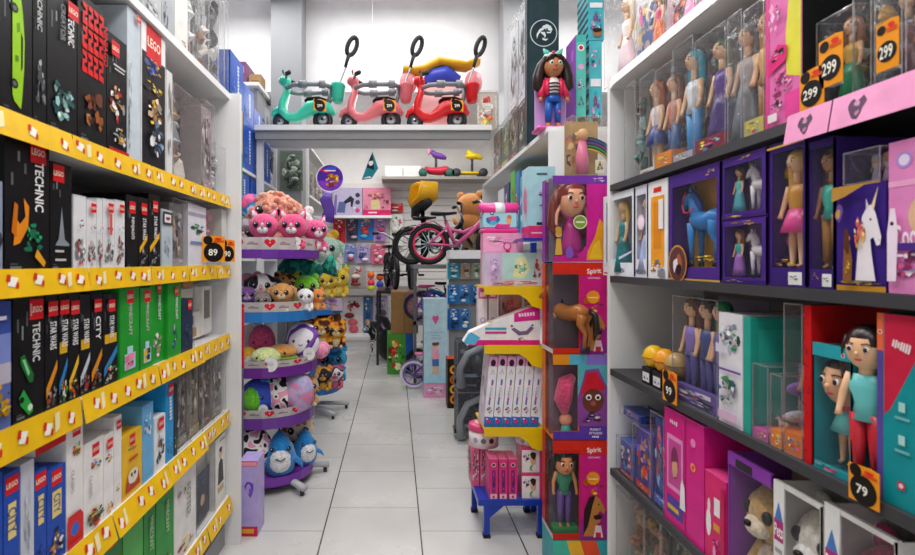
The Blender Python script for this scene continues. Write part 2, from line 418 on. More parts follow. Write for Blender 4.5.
def clearpack(name, w, d, h, card=None, art=None, content=None, header=None, htop=0, crinkle=.6, amt=.10, base=None, cap=None, slope=0):
    """clear plastic pack: printed backing card, toy, clear shell"""
    root = empty(name)
    if card:
        b = MB(); b.box(-w/2+.003, d-.005, .002, w/2-.003, d-.002, h-.002, card)
        if art:
            art(Face(b, (-w/2+.003, d-.005, .002), (w-.006, 0, 0), (0, 0, h-.004)))
        b.build('backing_card', root)
    if base:
        b = MB(); b.box(-w/2+.002, .002, .001, w/2-.002, d-.006, base[1], base[0]); 
        F = Face(b, (-w/2+.002, .002, .001), (w-.004, 0, 0), (0, 0, base[1]-.001)); F.burst(.5, .5, .45, .4, ['ffffff', 'f8d040', 'e04890', '40a0d8'], 6, int(w*1e5))
        b.build('printed_base', root)
    if content: content(root)
    s = MB(); cm = clear(amt=amt, crinkle=crinkle)
    k = slope
    vs = [(-w/2, 0, 0), (w/2, 0, 0), (w/2, d, 0), (-w/2, d, 0), (-w/2, k, h), (w/2, k, h), (w/2, d, h), (-w/2, d, h)]
    s.add(vs, [(4, 5, 6, 7), (0, 1, 5, 4), (1, 2, 6, 5), (3, 0, 4, 7)], cm)
    em = clear('ffffff', .75, .2); e = .0022
    for x in (-w/2, w/2-e): s.box(x, -.0004, 0, x+e, e, h, em)
    s.box(-w/2, -.0004+k, h-e, w/2, e+k, h, em); s.box(-w/2, -.0004, 0, w/2, e, e, em); s.box(w/2-e, 0, h-e, w/2, d, h, em); s.box(-w/2, 0, h-e, -w/2+e, d, h, em)
    s.build('clear_shell', root)
    if header:
        b = MB(); b.box(-w/2, d*.4, h, w/2, d*.4+.004, h+htop, header); b.build('header_card', root)
    return root

def settop(o, loc, rz, label, cat, group=None):
    o.location = (loc[0], loc[1], loc[2]+.0012); o.rotation_euler = (0, 0, rz); return tag(o, label, cat, group)

# shelf edges
XL, XR = -.97, 1.05
def yl(px): return -XL*FX/(CX-px)
def yr(px): return XR*FX/(px-CX)
def span(side, p0, p1, ytop, z):
    """metres covered on a shelf edge by a stretch of the photograph"""
    if side == 'L': a, c = yl(p0), yl(p1)
    else: a, c = yr(p1), yr(p0)
    ym = (a+c)/2
    h = zat(ytop, ym)-z
    up = [q for q in (ZL if side == 'L' else ZR) if q > z+.06]
    if up: h = min(h, min(up)-.045-z)
    return ym, c-a-.004, max(h, .04)
def put(o, side, ym, z, label, cat, group=None, inset=.015, dz=0):
    if side == 'L': return settop(o, (XL-inset, ym, z+dz), PI/2, label, cat, group)
    return settop(o, (XR+inset, ym, z+dz), -PI/2, label, cat, group)

def price_card(w, h, big, small=None):
    root = empty('price_card'); b = MB()
    pts = [(-w/2, 0), (w/2, 0), (w/2, h*.96), (w*.2, h), (-w/2, h*.96)]
    b.prism(pts, 0, .002, mat('f2981c'))
    F = front(b, w, h)
    F.disc(.5, .36, .44, '181410'); F.disc(.25, .82, .2, '181410'); F.rect(.5, .74, .95, .82, 'd85018')
    F.blob(.7, .86, .2, .07, 'e03020', 3)
    F.text(big, .47, .36, h*.26, 'f4f0e4', 0, w*.6); 
    b.build('card', root)
    c = MB(); c.box(-w*.2, .002, 0, w*.2, .02, .006, mat('d8d8d8', 'plastic')); c.build('clip', root)
    return root

def printed(col, cols, sd):
    def f(root, w, d, h):
        b = MB(); b.box(-w*.46, d*.12, .003, w*.46, d*.8, h*.94, col); F = Face(b, (-w*.46, d*.12, .003), (w*.92, 0, 0), (0, 0, h*.93)); F.burst(.5, .55, .46, .42, cols, 16, sd); F.rect(.05, .03, .95, .14, cols[0]); F.burst(.5, .09, .4, .04, ['f0f0f0', cols[-1]], 4, sd+2)
        G = Face(b, (w*.46, d*.12, .003), (0, d*.68, 0), (0, 0, h*.93)); G.burst(.5, .5, .4, .4, cols, 10, sd+5); b.build('printed_insert', root)
    return f
# ---------------------------------------------------------------- the room
def floor_mat():
    m = bpy.data.materials.new('floor_tiles'); m.use_nodes = True
    nt = m.node_tree; N = nt.nodes; L = nt.links; bs = N['Principled BSDF']
    tc = N.new('ShaderNodeTexCoord'); sp = N.new('ShaderNodeSeparateXYZ'); L.new(tc.outputs['Object'], sp.inputs[0])
    def M(op, a, b=None, c=None):
        n = N.new('ShaderNodeMath'); n.operation = op
        for i, x in enumerate((a, b, c)):
            if x is None: continue
            if isinstance(x, (int, float)): n.inputs[i].default_value = x
            else: L.new(x, n.inputs[i])
        return n.outputs[0]
    xs = M('MULTIPLY_ADD', sp.outputs[0], 1/.597, .44/.597+20)
    fl = M('FLOOR', xs); par = M('MODULO', fl, 2.0)
    ys = M('ADD', M('MULTIPLY_ADD', sp.outputs[1], 1/.602, 20.21-.0), M('MULTIPLY', par, .5))
    def edge(x, wd):
        fr = M('FRACT', x); d = M('MINIMUM', fr, M('SUBTRACT', 1.0, fr)); return M('LESS_THAN', d, wd)
    ex = edge(xs, .0075); ey = edge(ys, .0055)
    nz = N.new('ShaderNodeTexNoise'); nz.inputs['Scale'].default_value = 1.3; nz.inputs['Detail'].default_value = 5; L.new(tc.outputs['Object'], nz.inputs['Vector'])
    rp = N.new('ShaderNodeValToRGB'); rp.color_ramp.elements[0].color = lin('bfbebc'); rp.color_ramp.elements[1].color = lin('d6d5d3')
    rp.color_ramp.elements[0].position = .3; rp.color_ramp.elements[1].position = .7; L.new(nz.outputs[0], rp.inputs[0])
    m1 = N.new('ShaderNodeMix'); m1.data_type = 'RGBA'; L.new(ey, m1.inputs[0]); L.new(rp.outputs[0], m1.inputs[6]); m1.inputs[7].default_value = lin('8d8b88')
    m2 = N.new('ShaderNodeMix'); m2.data_type = 'RGBA'; L.new(ex, m2.inputs[0]); L.new(m1.outputs[2], m2.inputs[6]); m2.inputs[7].default_value = lin('4c4a48')
    L.new(m2.outputs[2], bs.inputs['Base Color'])
    r2 = M('MULTIPLY_ADD', nz.outputs[0], .2, .16); L.new(r2, bs.inputs['Roughness'])
    return m
def room(name, x0, y0, z0, x1, y1, z1, m):
    b = MB(); b.box(x0, y0, z0, x1, y1, z1, m); return struct(b.build(name))
room('floor', -4, -1.2, -.08, 4, 10.7, 0, floor_mat())
WALL = mat('f0f0f2', 'paint')
room('wall_left', -4.1, -1.2, 0, -4, 10.7, 5.2, WALL); room('wall_right', 4, -1.2, 0, 4.1, 10.7, 5.2, WALL)
room('wall_upper', -4, 6.8, 3.9, 4, 6.9, 5.1, mat('f4f4f6', 'paint'))
room('ceiling', -4.1, -1.2, 5.1, 4.1, 6.9, 5.2, WALL); room('ceiling.001', -4.1, 6.9, 4.3, 4.1, 10.7, 4.4, WALL)
room('column', -1.54, 6.4, 0, -1.16, 6.72, 5.1, mat('8c8e92', 'paint')); room('wall_corner_shade', 1.35, 6.4, 0, 1.72, 6.72, 5.1, mat('b0b2b6', 'paint'))  # second block is added, its grey stands for shading at a wall corner
b = MB(); b.box(-4, 10.56, 0, 4, 10.7, 4.3, mat('e4e2e0', 'paint'))
z = .42
while z < 3.2:
    b.box(-4, 10.53, z, 4, 10.56, z+.135, mat('e2dfdc', 'paint')); z += .15
struct(b.build('wall_back'))

# ---------------------------------------------------------------- shelving rows
WH = mat('e9e9ea', 'paint'); GR = mat('9a9b9e', 'paint'); DK = mat('3a3a3e', 'paint')
def wp(root, name, *boxes):
    """part from boxes in world metres"""
    b = MB(); b.M = Matrix.Translation(-root.location)
    for x in boxes: b.box(*x)
    return b.build(name, root)
def strip(board, root, x, y0, y1, z, hgt, face, seed, pal=('f0bf14', 'f6f0e4', 'd03018'), skew=.012):
    """printed paper price strip along a shelf edge"""
    R = random.Random(seed); b = MB(); b.M = Matrix.Translation(-root.location)
    y = y0
    while y < y1-.02:
        L = min(R.uniform(.34, .52), y1-y); t = R.uniform(0, skew)
        s = 1 if face > 0 else -1
        a = (x+s*.004, z-hgt); c = (x+s*(.008+t), z+.012)
        a = (x+s*(.008+t), z-hgt)
        ya, yb = y, y+L-.004
        q = [(a[0], ya, a[1]), (a[0], yb, a[1]), (x+s*.004, yb, z+.012), (x+s*.004, ya, z+.012)]
        b.add(q, [(0, 1, 2, 3)] if s > 0 else [(3, 2, 1, 0)], pal[0])
        if s > 0: F = Face(b, q[0], Vector(q[1])-Vector(q[0]), Vector(q[3])-Vector(q[0]))
        else: F = Face(b, q[1], Vector(q[0])-Vector(q[1]), Vector(q[2])-Vector(q[1]))
        n = max(1, int(L/.095))
        for i in range(n):
            u = (i+R.uniform(.3, .7))/n; w = R.uniform(.015, .022)/L; k = R.uniform(-.08, .12)
            if len(pal) > 2:
                F.poly([(u-w, .34+k), (u+w*.2, .28+k), (u+w, .6+k), (u-w*.3, .68+k)], pal[1])
                F.poly([(u-w*1.1, .5+k), (u-w*.5, .46+k), (u-w*.2, .7+k), (u-w*.8, .74+k)], pal[2])
                F.poly([(u+w*.3, .26+k), (u+w*.8, .22+k), (u+w*1.0, .42+k), (u+w*.6, .46+k)], pal[2])
                if i % 3 == 0: F.poly([(u+w*1.3, .2), (u+w*2.4, .3), (u+w*2.6, .85), (u+w*1.5, .8)], 'f4e4b0')
            else:
                if i % 2 == 0 and hgt > .05:
                    F.blob(u, .38, .02/L, .24, pal[1], R.randint(0, 99)); F.blob(u-.012/L, .62, .015/L, .2, pal[1], 4); F.blob(u+.012/L, .62, .015/L, .2, pal[1], 7)
                    F.blob(u, .6, .008/L, .1, 'c890b0', 5); F.blob(u+.003/L, .32, .006/L, .1, 'b07898', 2)
        y += L
    return b.build('price_strip', board)

ZL = [2.65, 2.03, 1.63, 1.235, .79, .29]
lg = tag(empty('gondola_shelving', (XL-.2, 1.85, 0)), 'white shelving row with yellow price strips, full of brick set boxes', 'shelving')
wp(lg, 'back_panel', (XL-.46, .7, .05, XL-.44, 3.03, 3.3, mat('8a8a8c', 'paint')))
wp(lg, 'end_panel', (XL-.46, 3.03, 0, XL+.06, 3.06, 2.65, WH))
wp(lg, 'base', (XL-.44, .7, 0, XL-.03, 3.03, .12, GR))
for i, z in enumerate(ZL):
    bd = wp(lg, 'shelf_board', (XL-.44, .7, z-.035, XL, 3.03, z, WH))
    if i: strip(bd, lg, XL, .75, 3.02, z, .06 if i < 3 else .075, 1, 11+i, skew=.01 if i < 3 else .025)
ZR = [2.535, 2.035, 1.592, 1.14, .655, .2]
rg = tag(empty('gondola_shelving', (XR+.2, 1.6, 0)), 'white shelving row with dark shelf edges, full of boxed dolls', 'shelving')
wp(rg, 'back_panel', (XR+.46, .7, .05, XR+.48, 2.55, 3.2, mat('6e6a6c', 'paint')))
wp(rg, 'end_panel', (XR+.0, 2.521, 0, XR+.48, 2.55, 2.56, WH))
wp(rg, 'base', (XR+.03, .7, 0, XR+.46, 2.52, .12, GR))
for i, z in enumerate(ZR):
    bd = wp(rg, 'shelf_board', (XR, .7, z-.03, XR+.46, 2.52, z, WH if i == 0 else DK))
    if i == 1: strip(bd, rg, XR-.002, .78, 1.375, z, .065, -1, 5, pal=('ee9cc8', '5a3a58'))
    if i == 0: strip(bd, rg, XR-.002, .78, 2.5, z, .03, -1, 6, pal=('f2f2f2', 'e8e8ea'), skew=.001)

XB, YB0, YB1 = -1.40, 3.1, 6.1
l2 = tag(empty('gondola_shelving', (XB-.2, 4.6, 0)), 'white shelving behind the plush racks holding blue boxes up high', 'shelving')
wp(l2, 'back_panel', (XB-.46, YB0, 0, XB-.44, YB1, 3.3, WH)); wp(l2, 'end_panel', (XB-.46, YB1, 0, XB, YB1+.03, 3.0, WH))
for z in (.5, 1.1, 1.7, 2.15, 2.53): wp(l2, 'shelf_board', (XB-.44, YB0, z-.03, XB, YB1, z, WH))
XC = .95
r2 = tag(empty('gondola_shelving', (XC+.25, 4.4, 0)), 'white shelving with silver bags on its top board behind the blue display', 'shelving')
wp(r2, 'back_panel', (XC+.5, 3.2, 0, XC+.52, 5.62, 2.5, WH)); wp(r2, 'end_panel', (XC, 3.18, 0, XC+.5, 3.2, 2.47, WH)); wp(r2, 'end_panel', (XC, 5.6, 0, XC+.5, 5.62, 2.47, WH))
for z in (.5, 1.1, 1.82, 2.5): wp(r2, "shelf_board", (XC, 3.2, z-.03, XC+.5, 5.6, z, WH))

# ---------------------------------------------------------------- boxes on the yellow-edged shelves
K = '0d0d10'
def bl(p0, p1, yt, zi, col, label, art=None, d=.27, dz=0, group=None, top=None, cat='toy box', name='toy_box', inset=.015, zt=None):
    z = ZL[zi]; ym, w, h = span('L', p0, p1, yt, z+dz)
    if zt: h = zt
    if col in (K, '121216'):
        art0, sd = art, int(p0*7+zi)
        def art(F):
            R = random.Random(sd)
            for i in range(3):
                u = .12+.14*i; v = R.uniform(.72, .9); F.rect(u, v-R.uniform(.05, .12), u+.05, v, '8a8c90' if i % 2 else '5c5e62')
            F.rect(.1, .03, .34, .05, '707276'); F.rect(.1, .06, .26, .072, '505256')
            if art0: art0(F)
    return put(carton(name, w, d, h, col, art, top=top), 'L', ym, z, label, cat, group, dz=dz, inset=inset)
BR = ['c8c8c4', 'e8e4dc', '8a5a30', 'd8a030', '50606a', 'c84830', '303438']
def A(logo=None, vt=None, vc='e6e6e6', bursts=(), extra=None, vh=.03, vv=.66, vu=.72, vl=.3):
    def f(F):
        for (u, v, ru, rv, pal, n, sd) in bursts: F.burst(u, v, ru, rv, pal, n, sd)
        if extra: extra(F)
        if logo: F.logo(logo[0], logo[1], logo[2])
        if vt: F.vtext(vt, vu, vv, vh, vl*F.H, vc)
    return f
def car_art(c):
    def f(F):
        F.poly([(.42, .12), (.62, .08), (.66, .16), (.72, .36), (.74, .56), (.68, .76), (.58, .92), (.44, .94), (.36, .8), (.36, .16)], c)
        F.poly([(.62, .34), (.68, .38), (.69, .58), (.62, .62)], '20280c'); F.poly([(.5, .6), (.6, .62), (.58, .68), (.48, .66)], '6a9a10')
        F.disc(.42, .24, .11, '101010'); F.disc(.42, .76, .11, '101010'); F.disc(.42, .24, .06, '606468'); F.disc(.42, .76, .06, '606468')
        F.poly([(.44, .4), (.54, .4), (.54, .44), (.44, .44)], '5a8a10')
    return f
# shelf below the white top board
bl(-12, 4, 22, 1, 'c8b8bc', 'pale pink-grey carton at the near end of the upper yellow-edged shelf', A(bursts=[(.5, .6, .4, .3, ['e8e0e0', '607080', 'd07080'], 8, 1)]))
bl(5, 38, -25, 1, K, 'tall black box printed with a lime green sports car', car_art('9ad01c'))
bl(38, 52, -14, 1, K, 'slim black box printed with a silver grey car, beside the lime car box', A(None, 'TECHNIC', 'c0c0c0', [(.5, .3, .4, .2, ['b0b4b8', '7a7e84', '505458'], 10, 4)], vu=.35, vv=.82, vh=.02))
def teal_rider(F):
    F.burst(.5, .26, .4, .2, ['3a6a68', '88b0a8', '2a4a4c', 'c0d0cc'], 12, 7)
    F.vtext('TECHNIC', .72, .78, .03, .22*F.H, 'f0f0f0'); F.vtext('CREATOR', .45, .8, .02, .26*F.H, '808488')
bl(52, 82, -4, 1, K, 'wide black box with a teal machine and a red square in its corner', A((.8, .93, .05), None, bursts=(), extra=teal_rider))
def red_glyphs(F):
    R = random.Random(5)
    for r in range(3):
        for c in range(4):
            u = .22+c*.19; v = .56+r*.16
            F.poly([(u-.085, v-.07), (u+.085, v-.075), (u+.08, v-.035), (u-.02, v-.03), (u-.02, v-.01), (u+.07, v+.0), (u+.08, v+.07), (u-.08, v+.075), (u-.075, v+.045), (u+.02, v+.035), (u+.02, v+.02), (u-.08, v+.01)], 'd81c1c')
    F.burst(.55, .25, .35, .15, ['6a3a24', 'a85a2c', '3a2018', 'd08848'], 9, 3)
    F.vtext('NINJAGO', .88, .75, .03, .42*F.H, 'd81c1c')
bl(82, 111, 3, 1, K, 'black box with large red upright lettering above a dim orange picture', red_glyphs)
bl(111, 131, 38, 1, K, 'shorter black box with white and red figures below a red square', A((.3, .88, .05), None, bursts=[(.5, .45, .42, .16, ['e8e4e0', '902020', 'c89860'], 9, 2), (.55, .17, .4, .1, ['d8d8d8', '607070', 'e8a020'], 8, 9)], extra=lambda F: (F.rect(0, 0, 1, .06, 'c81418'), F.rect(.2, .74, .8, .755, 'c8c8c8'), F.rect(.25, .71, .75, .722, 'c8c8c8'))))
bl(131, 144, 2, 1, 'c6d2da', 'pale blue-grey slim box with speckled edge between black shelf boxes', A((.7, .96, .03), None, bursts=[(.1, .2, .1, .18, ['50585c', '889098'], 12, 8), (.1, .5, .1, .18, ['70787c', 'e8e8e8'], 12, 18)]))
def big_logo_box(F):
    F.rect(.02, .02, .98, .80, '15171e')
    F.logo(.5, .89, .62*F.W)
    F.burst(.45, .72, .35, .07, ['3858c0', '1c2c70', 'e8a020', '80a0e0'], 9, 21); F.burst(.5, .58, .4, .06, ['e0c020', 'b8b8c0', '504830'], 7, 22)
    F.burst(.45, .42, .35, .12, ['e8c020', 'f0d8b0', 'b07850', 'e8e0d0'], 9, 23); F.burst(.6, .22, .35, .14, ['5878a0', '303850', 'a8b0b8', 'e8e8e8'], 11, 24)
bl(145, 169, 12, 1, 'ececec', 'white box with dark space-battle picture and large red square on top', big_logo_box)
bl(170, 176, 72, 1, 'dcdcdc', 'thin white box edge beside the space-battle box', A(bursts=[(.5, .5, .4, .4, ['b0b0b0', 'c8c8cc'], 8, 5)]), d=.2)
TOYC = ['c8b090', 'e8e0d4', '907868', 'a8b0b4', '607048']
def inner_blocks(cols, seed, n=7):
    """loose figure shapes inside a pack, one moulded cluster"""
    def f(root):
        R = random.Random(seed*7+1); w, d, h = root['dims'] if 'dims' in root else (.1, .1, .2)
        b = MB()
        for i in range(n):
            c = R.choice(cols); z = h*(.06+.78*i/n); x = R.uniform(-.2, .2)*w; q = R.uniform(-1, 1)
            L = h*R.uniform(.06, .14); m = mat(c, 'plastic')
            b.sweep([(x-w*.12*q, d*.5, z), (x, d*R.uniform(.35, .5), z+L*.6), (x+w*.16*q, d*.5, z+L*1.3)], [(w*.1, d*.1), (w*R.uniform(.13, .24), d*.17), (w*.06, d*.08)], m, 6, side=(1, 0, 0), smooth=False)
            if i % 3 == 2: b.ell((x, d*.4, z+L*1.2), (w*.15, d*.14, h*.045), m, 8, 6)
        b.build('packed_toy', root)
    return f
def pk(side, p0, p1, yt, zi, label, card='d8d8dc', cols=TOYC, seed=0, d=.16, n=7, content=None, cat='toy pack', name='toy_pack', dz=0, art=None, group=None, header=None, htop=0, base=None, crinkle=.6, inset=.015, amt=.1, slope=0):
    z = (ZL if side == 'L' else ZR)[zi]; ym, w, h = span(side, p0, p1, yt, z+dz)
    h -= htop
    def ct(root):
        root['dims'] = (w, d, h)
        (content(root, w, d, h) if content else inner_blocks(cols, seed, n)(root))
        del root['dims']
    def art0(F): F.burst(.5, .5, .45, .45, cols+['ffffff'], 16, seed+3)
    o = clearpack(name, w, d, h, card, art or art0, ct, header, htop, crinkle, base=base, amt=amt, slope=slope)
    return put(o, side, ym, z, label, cat, group, dz=dz, inset=inset)
pk('L', 177, 207, 95, 1, 'square clear display case of pale figures on the upper yellow-edged shelf', 'd8d4cc', seed=2, n=9, d=.2)
pk('L', 207, 218, 103, 1, 'narrow clear pack with pinkish grey figures beside the clear case', 'b8b0b0', content=printed('a09498', ['c0a0a8', '706468', 'e0d8d8', '887478'], 3))
pk('L', 218, 228, 146, 1, 'small clear blister pack at the white end panel, upper shelf', 'e0e0e0', ['383838', 'e0e0e0', '909090'], 4, d=.1)
# white top board
bl(146, 165, -30, 0, 'b4b8bc', 'grey carton at the near end of the white top board', A(bursts=[(.5, .2, .4, .2, ['c8ccd0', '90989c'], 8, 1)]))
bl(165, 178, -20, 0, 'a9aeb4', 'slate grey carton on the white top board beside a white carton', A(bursts=[(.3, .3, .2, .3, ['707880', '505860'], 6, 2)]))
bl(178, 191, -20, 0, 'e6e4e0', 'white carton on the top board with a small copper mark at its foot', A(bursts=[(.7, .08, .2, .05, ['b07850', '806048'], 4, 3)]))
pk('L', 191, 212, -10, 0, 'broad clear pack of white parts on the top board', 'e8e8e8', ['f0f0f0', 'dcdcdc', 'c8c8cc'], 5)
pk('L', 212, 221, 10, 0, 'blister pack with copper brown oval picture on the top board', 'd8d4d0', ['8a5a3c', 'b08868', 'e8e0d8'], 6, n=5)
pk('L', 221, 227, -10, 0, 'narrow pack with black backing on the top board', '28282c', ['e0e0e0', '606468', '282828'], 7)
pk('L', 227, 231, -20, 0, 'thin clear pack at the end of the top board', 'c0c4c8', ['a0a4a8', '404448', 'e0e0e0'], 8)
# second shelf down
bl(-14, 9, 180, 2, '8c98ac', 'blue-grey box at the near end of the eye-level yellow-edged shelf', A(bursts=[(.6, .35, .4, .3, ['5a6478', 'b8a890', '303848'], 9, 1)]))
def tech2(F):
    F.logo(.72, .93, .062)
    F.vtext('TECHNIC', .74, .66, .035, .38*F.H, 'f0f0f0')
    F.poly([(.16, .2), (.3, .22), (.48, .34), (.5, .5), (.38, .56), (.42, .42), (.3, .36), (.22, .4)], 'e88a14'); F.poly([(.12, .3), (.22, .26), (.26, .5), (.18, .52)], 'c86c10')
    F.burst(.6, .25, .25, .14, ['1c8a60', '28b078', '106848'], 8, 4); F.poly([(.6, .12), (.82, .04), (.86, .08), (.66, .18)], 'e8a020')
bl(10, 55, 138, 2, K, 'large black box with an orange and teal machine at eye level', tech2)
bl(55, 77, 164, 2, K, 'black box with a grey tower picture beside the orange machine box', A((.35, .9, .05), None, extra=lambda F: (F.poly([(.3, .28), (.36, .3), (.46, .5), (.5, .6), (.54, .5), (.64, .3), (.85, .26), (.85, .24), (.2, .24)], '8a9298'), F.rect(.2, .18, .6, .2, 'c8c8c8'), F.rect(.2, .1, .7, .12, 'c8c8c8'))))
W = 'e4e4e6'
wb = ['b8bcc0', '8a8e94', 'd0d4d8', '707478', 'c85048']
for p0, p1, yt, lab, lg_, sd in [(78, 91, 196, 'grey-white slim box beside the grey tower box', None, 1), (91, 101, 200, 'white slim box with one red square, thin print', (.5, .88, .03), 2),
        (101, 107, 199, 'thinnest plain white slim box in the white group at eye level', None, 3), (107, 119, 200, 'white slim box with a red upright stripe', (.5, .88, .032), 4), (119, 129, 201, 'white slim box touching the black trio at eye level', (.5, .88, .03), 5)]:
    bl(p0, p1, yt, 2, W, lab, A(lg_, None, bursts=[(.5, .25, .42, .22, wb, 14, sd), (.5, .6, .3, .1, wb, 4, sd+30)], extra=(lambda F: F.rect(.4, .5, .6, .8, 'd85048')) if sd == 4 else None), top='d0d0d2')
def yel(F):
    F.poly([(.1, .22), (.9, .42), (.9, .5), (.1, .3)], 'f0b818'); F.burst(.5, .16, .4, .12, ['90989c', '50585c', 'c8ccd0'], 7, 5)
for p0, p1, yt, lab, sd in [(130, 142, 196, 'first of three black slim boxes with yellow slash, after white boxes', 1), (142, 152, 198, 'middle black slim box with yellow slash between two alike', 2), (152, 164, 195, 'last black slim box with yellow slash beside the pale blue box', 3)]:
    bl(p0, p1, yt, 2, K, lab, A((.5, .84, .045), 'STAR WARS' if sd > 1 else 'NINJAGO', bursts=(), extra=yel if sd > 1 else None, vu=.5, vv=.56, vh=.028))
bl(165, 176, 210, 2, 'b8c4cc', 'pale blue slim box with a small dark framed square at its top', A(bursts=[(.5, .35, .3, .25, ['a0b0bc', 'd0d8dc'], 6, 1)], extra=lambda F: (F.rect(.06, .74, .94, .96, '2c3c3c'), F.rect(.2, .78, .8, .92, 'e8e4e4'), F.blob(.5, .85, .2, .04, 'a03040', 2))))
pk('L', 176, 191, 200, 2, 'crinkled clear bag with a long grey and tan figure', 'a8a8a8', content=printed('8e8a88', ['b0aab0', '5a5458', 'c8a888', '7a706c'], 12), crinkle=.9)
bl(191, 209, 206, 2, 'dcdce4', 'white box with a green vehicle picture behind the orange price card', A(extra=lambda F: (F.rect(0, .82, 1, .88, 'a8a4b4'), F.burst(.5, .62, .4, .1, ['2a6a50', '3a9070', '202830'], 7, 3), F.rect(.1, .38, .9, .42, '6888b8'))))
pk('L', 210, 224, 197, 2, 'clear pack with pink doll shape beside the green vehicle box', 'e0d4d8', ['e06a90', 'd8a0b0', 'c0c0c4', 'e8e0e0'], 14, d=.12)
bl(224.3, 229, 210, 2, 'd8d8d0', 'thin cream box against the white end panel at eye level', None, d=.1)
o = price_card(.115, .135, '89'); settop(o, (XL+.035, 2.66, 1.66), .62, 'orange price card reading 89 on the eye-level yellow strip', 'price card')
o = price_card(.10, .125, '90'); settop(o, (XL+.03, 2.9, 1.66), 1.0, 'orange price card half turned at the white end panel', 'price card')
# third shelf down
def sky(F):
    F.rect(0, .5, 1, .8, '7888c8'); F.rect(0, .75, 1, 1, '3850a0'); F.rect(0, .36, 1, .52, 'b8b0c0'); F.burst(.6, .2, .45, .18, ['e0b020', 'c89018', 'f0d050', '484030'], 12, 4); F.rect(.3, .86, .8, .89, 'e0e0f0')
bl(-18, 17, 303, 3, '5868a8', 'blue sky box with yellow machine scene at the near end, below eye level', sky)
def race(F):
    F.vtext('TECHNIC', .72, .62, .03, .32*F.H, 'd8d8d8'); F.logo(.72, .89, .055); F.rect(.52, .84, .56, .94, 'c0c0c0')
    F.poly([(.2, .52), (.32, .54), (.62, .36), (.6, .3), (.48, .3), (.22, .46)], '1e6a30'); F.poly([(.26, .5), (.34, .5), (.5, .38), (.44, .36)], '80d090')
    F.poly([(.16, .2), (.3, .26), (.52, .14), (.6, .06), (.46, .04), (.2, .14)], '24a040'); F.disc(.5, .1, .08, 'c8e8c0'); F.disc(.24, .18, .07, '101810')
bl(18, 50, 297, 3, K, 'black box with two green racing cars', race)
def ship(sd):
    def f(F):
        if sd % 2: F.rect(.1, .46, .9, .56, 'e0b020')
        F.poly([(.05, .1), (.95, .34), (.95, .42), (.05, .2)], ['e09020', '3080c0', 'f0c030', 'c8d0d8'][sd % 4])
        F.burst(.5, .13, .45, .1, [['8a9094', 'd8602c', '404448'], ['e8e4d8', 'd03020', '48a048'], ['d03028', 'e0b040', '306a40'], ['b8bcc0', '585c60', 'c03030']][sd % 4], 9, sd)
    return f
for k, (p0, p1, lab) in enumerate([(50, 63, 'black slim box nearest the green racing cars box, red and grey print'), (63, 73, 'second black slim box from the racing cars box'), (73, 84, 'black slim box with yellow band, third from the racing cars box'),
        (84, 95, 'fourth black slim box from the racing cars box'), (95, 107, 'black slim box with yellow band, fifth from the racing cars box'), (107, 122, 'broad black slim box touching the green box')]):
    bl(p0, p1, 294+[0, -1, 0, 1, -1, 0][k], 3, '121216', lab, A((.5, .87, .042) if k not in (3,) else None, 'STAR WARS' if k != 4 else 'CITY', bursts=(), extra=ship(k), vu=.5, vv=.64, vh=.028, vl=.24))
GN = '1f9a2c'
def mine(pic, extra=None):
    def f(F):
        F.rect(0, 0, .05, 1, '177a22'); F.logo(.55, .9, .05); F.vtext('MINECRAFT', .55, .64, .024, .36*F.H, 'c8c8b8')
        F.rect(.25, .08, .8, .26, 'a8d8e8'); F.rect(.38, .26, .66, .34, 'b8e0ee')
        for i, (u, v) in enumerate([(.4, .12), (.6, .14), (.5, .22), (.36, .2), (.64, .22)]): F.rect(u-.1, v-.03, u+.1, v+.035, pic[i % len(pic)])
        F.rect(.4, .14, .46, .16, '201818'); F.rect(.6, .14, .66, .16, '201818')
    return f
bl(123, 143, 288, 3, GN, 'green box with a pink block animal picture', mine(['f090a8', 'e87090']))
bl(143.5, 157, 288, 3, GN, 'green box with a yellow and black block picture', mine(['e8c030', '383028', 'c89820']))
bl(157, 171, 280, 3, '239a2e', 'taller green box with a cream figure, behind the pink picture box', A((.6, .9, .04), 'MINECRAFT', bursts=[(.5, .22, .35, .17, ['d8d0b0', 'e8e4d0', 'a09878'], 9, 3)], vu=.6, vv=.66, vh=.024), inset=.03)
bl(171, 184.5, 284, 3, '239a2e', 'green box with a blue and white figure beside the dark blue box', A((.6, .9, .04), 'MINECRAFT', bursts=[(.5, .25, .2, .18, ['3060b0', '204080', 'e8e8f0'], 7, 5)], vu=.6, vv=.66, vh=.024))
bl(185, 196, 299, 3, '1c2c48', 'small dark navy box beside the green boxes', A((.65, .88, .045), None, bursts=[(.5, .3, .4, .25, ['2a4a70', '3a6080', '182438'], 7, 4)]))
bl(186, 196, 278, 3, 'a07040', 'tan carton lying above the dark navy box', None, dz=.305, zt=.06)
pk('L', 197, 229, 283, 3, 'clear box of white play furniture with dark doorway, below eye level', 'e8e4dc', ['f0eee8', 'd8d4cc', 'c8a868', 'e4e4e4'], 16, d=.24, n=8, content=lambda root, w, d, h: [(lambda b: (b.box(-w*.45, d*.35, h*.05, w*.45, d*.9, h*.5, 'f0eee8'), b.box(-w*.45, d*.5, h*.55, w*.1, d*.9, h*.9, 'e8e4dc'), b.box(w*.12, d*.3, h*.08, w*.42, d*.9, h*.92, 'f2f0ea'), b.box(w*.18, d*.29, h*.35, w*.34, d*.3, h*.85, '6a6048'), b.box(-w*.4, d*.3, h*.1, -w*.05, d*.34, h*.25, 'c89a50'), b.box(-w*.35, d*.33, h*.3, -w*.1, d*.35, h*.45, '404850'), b.build('play_furniture', root)))(MB())])
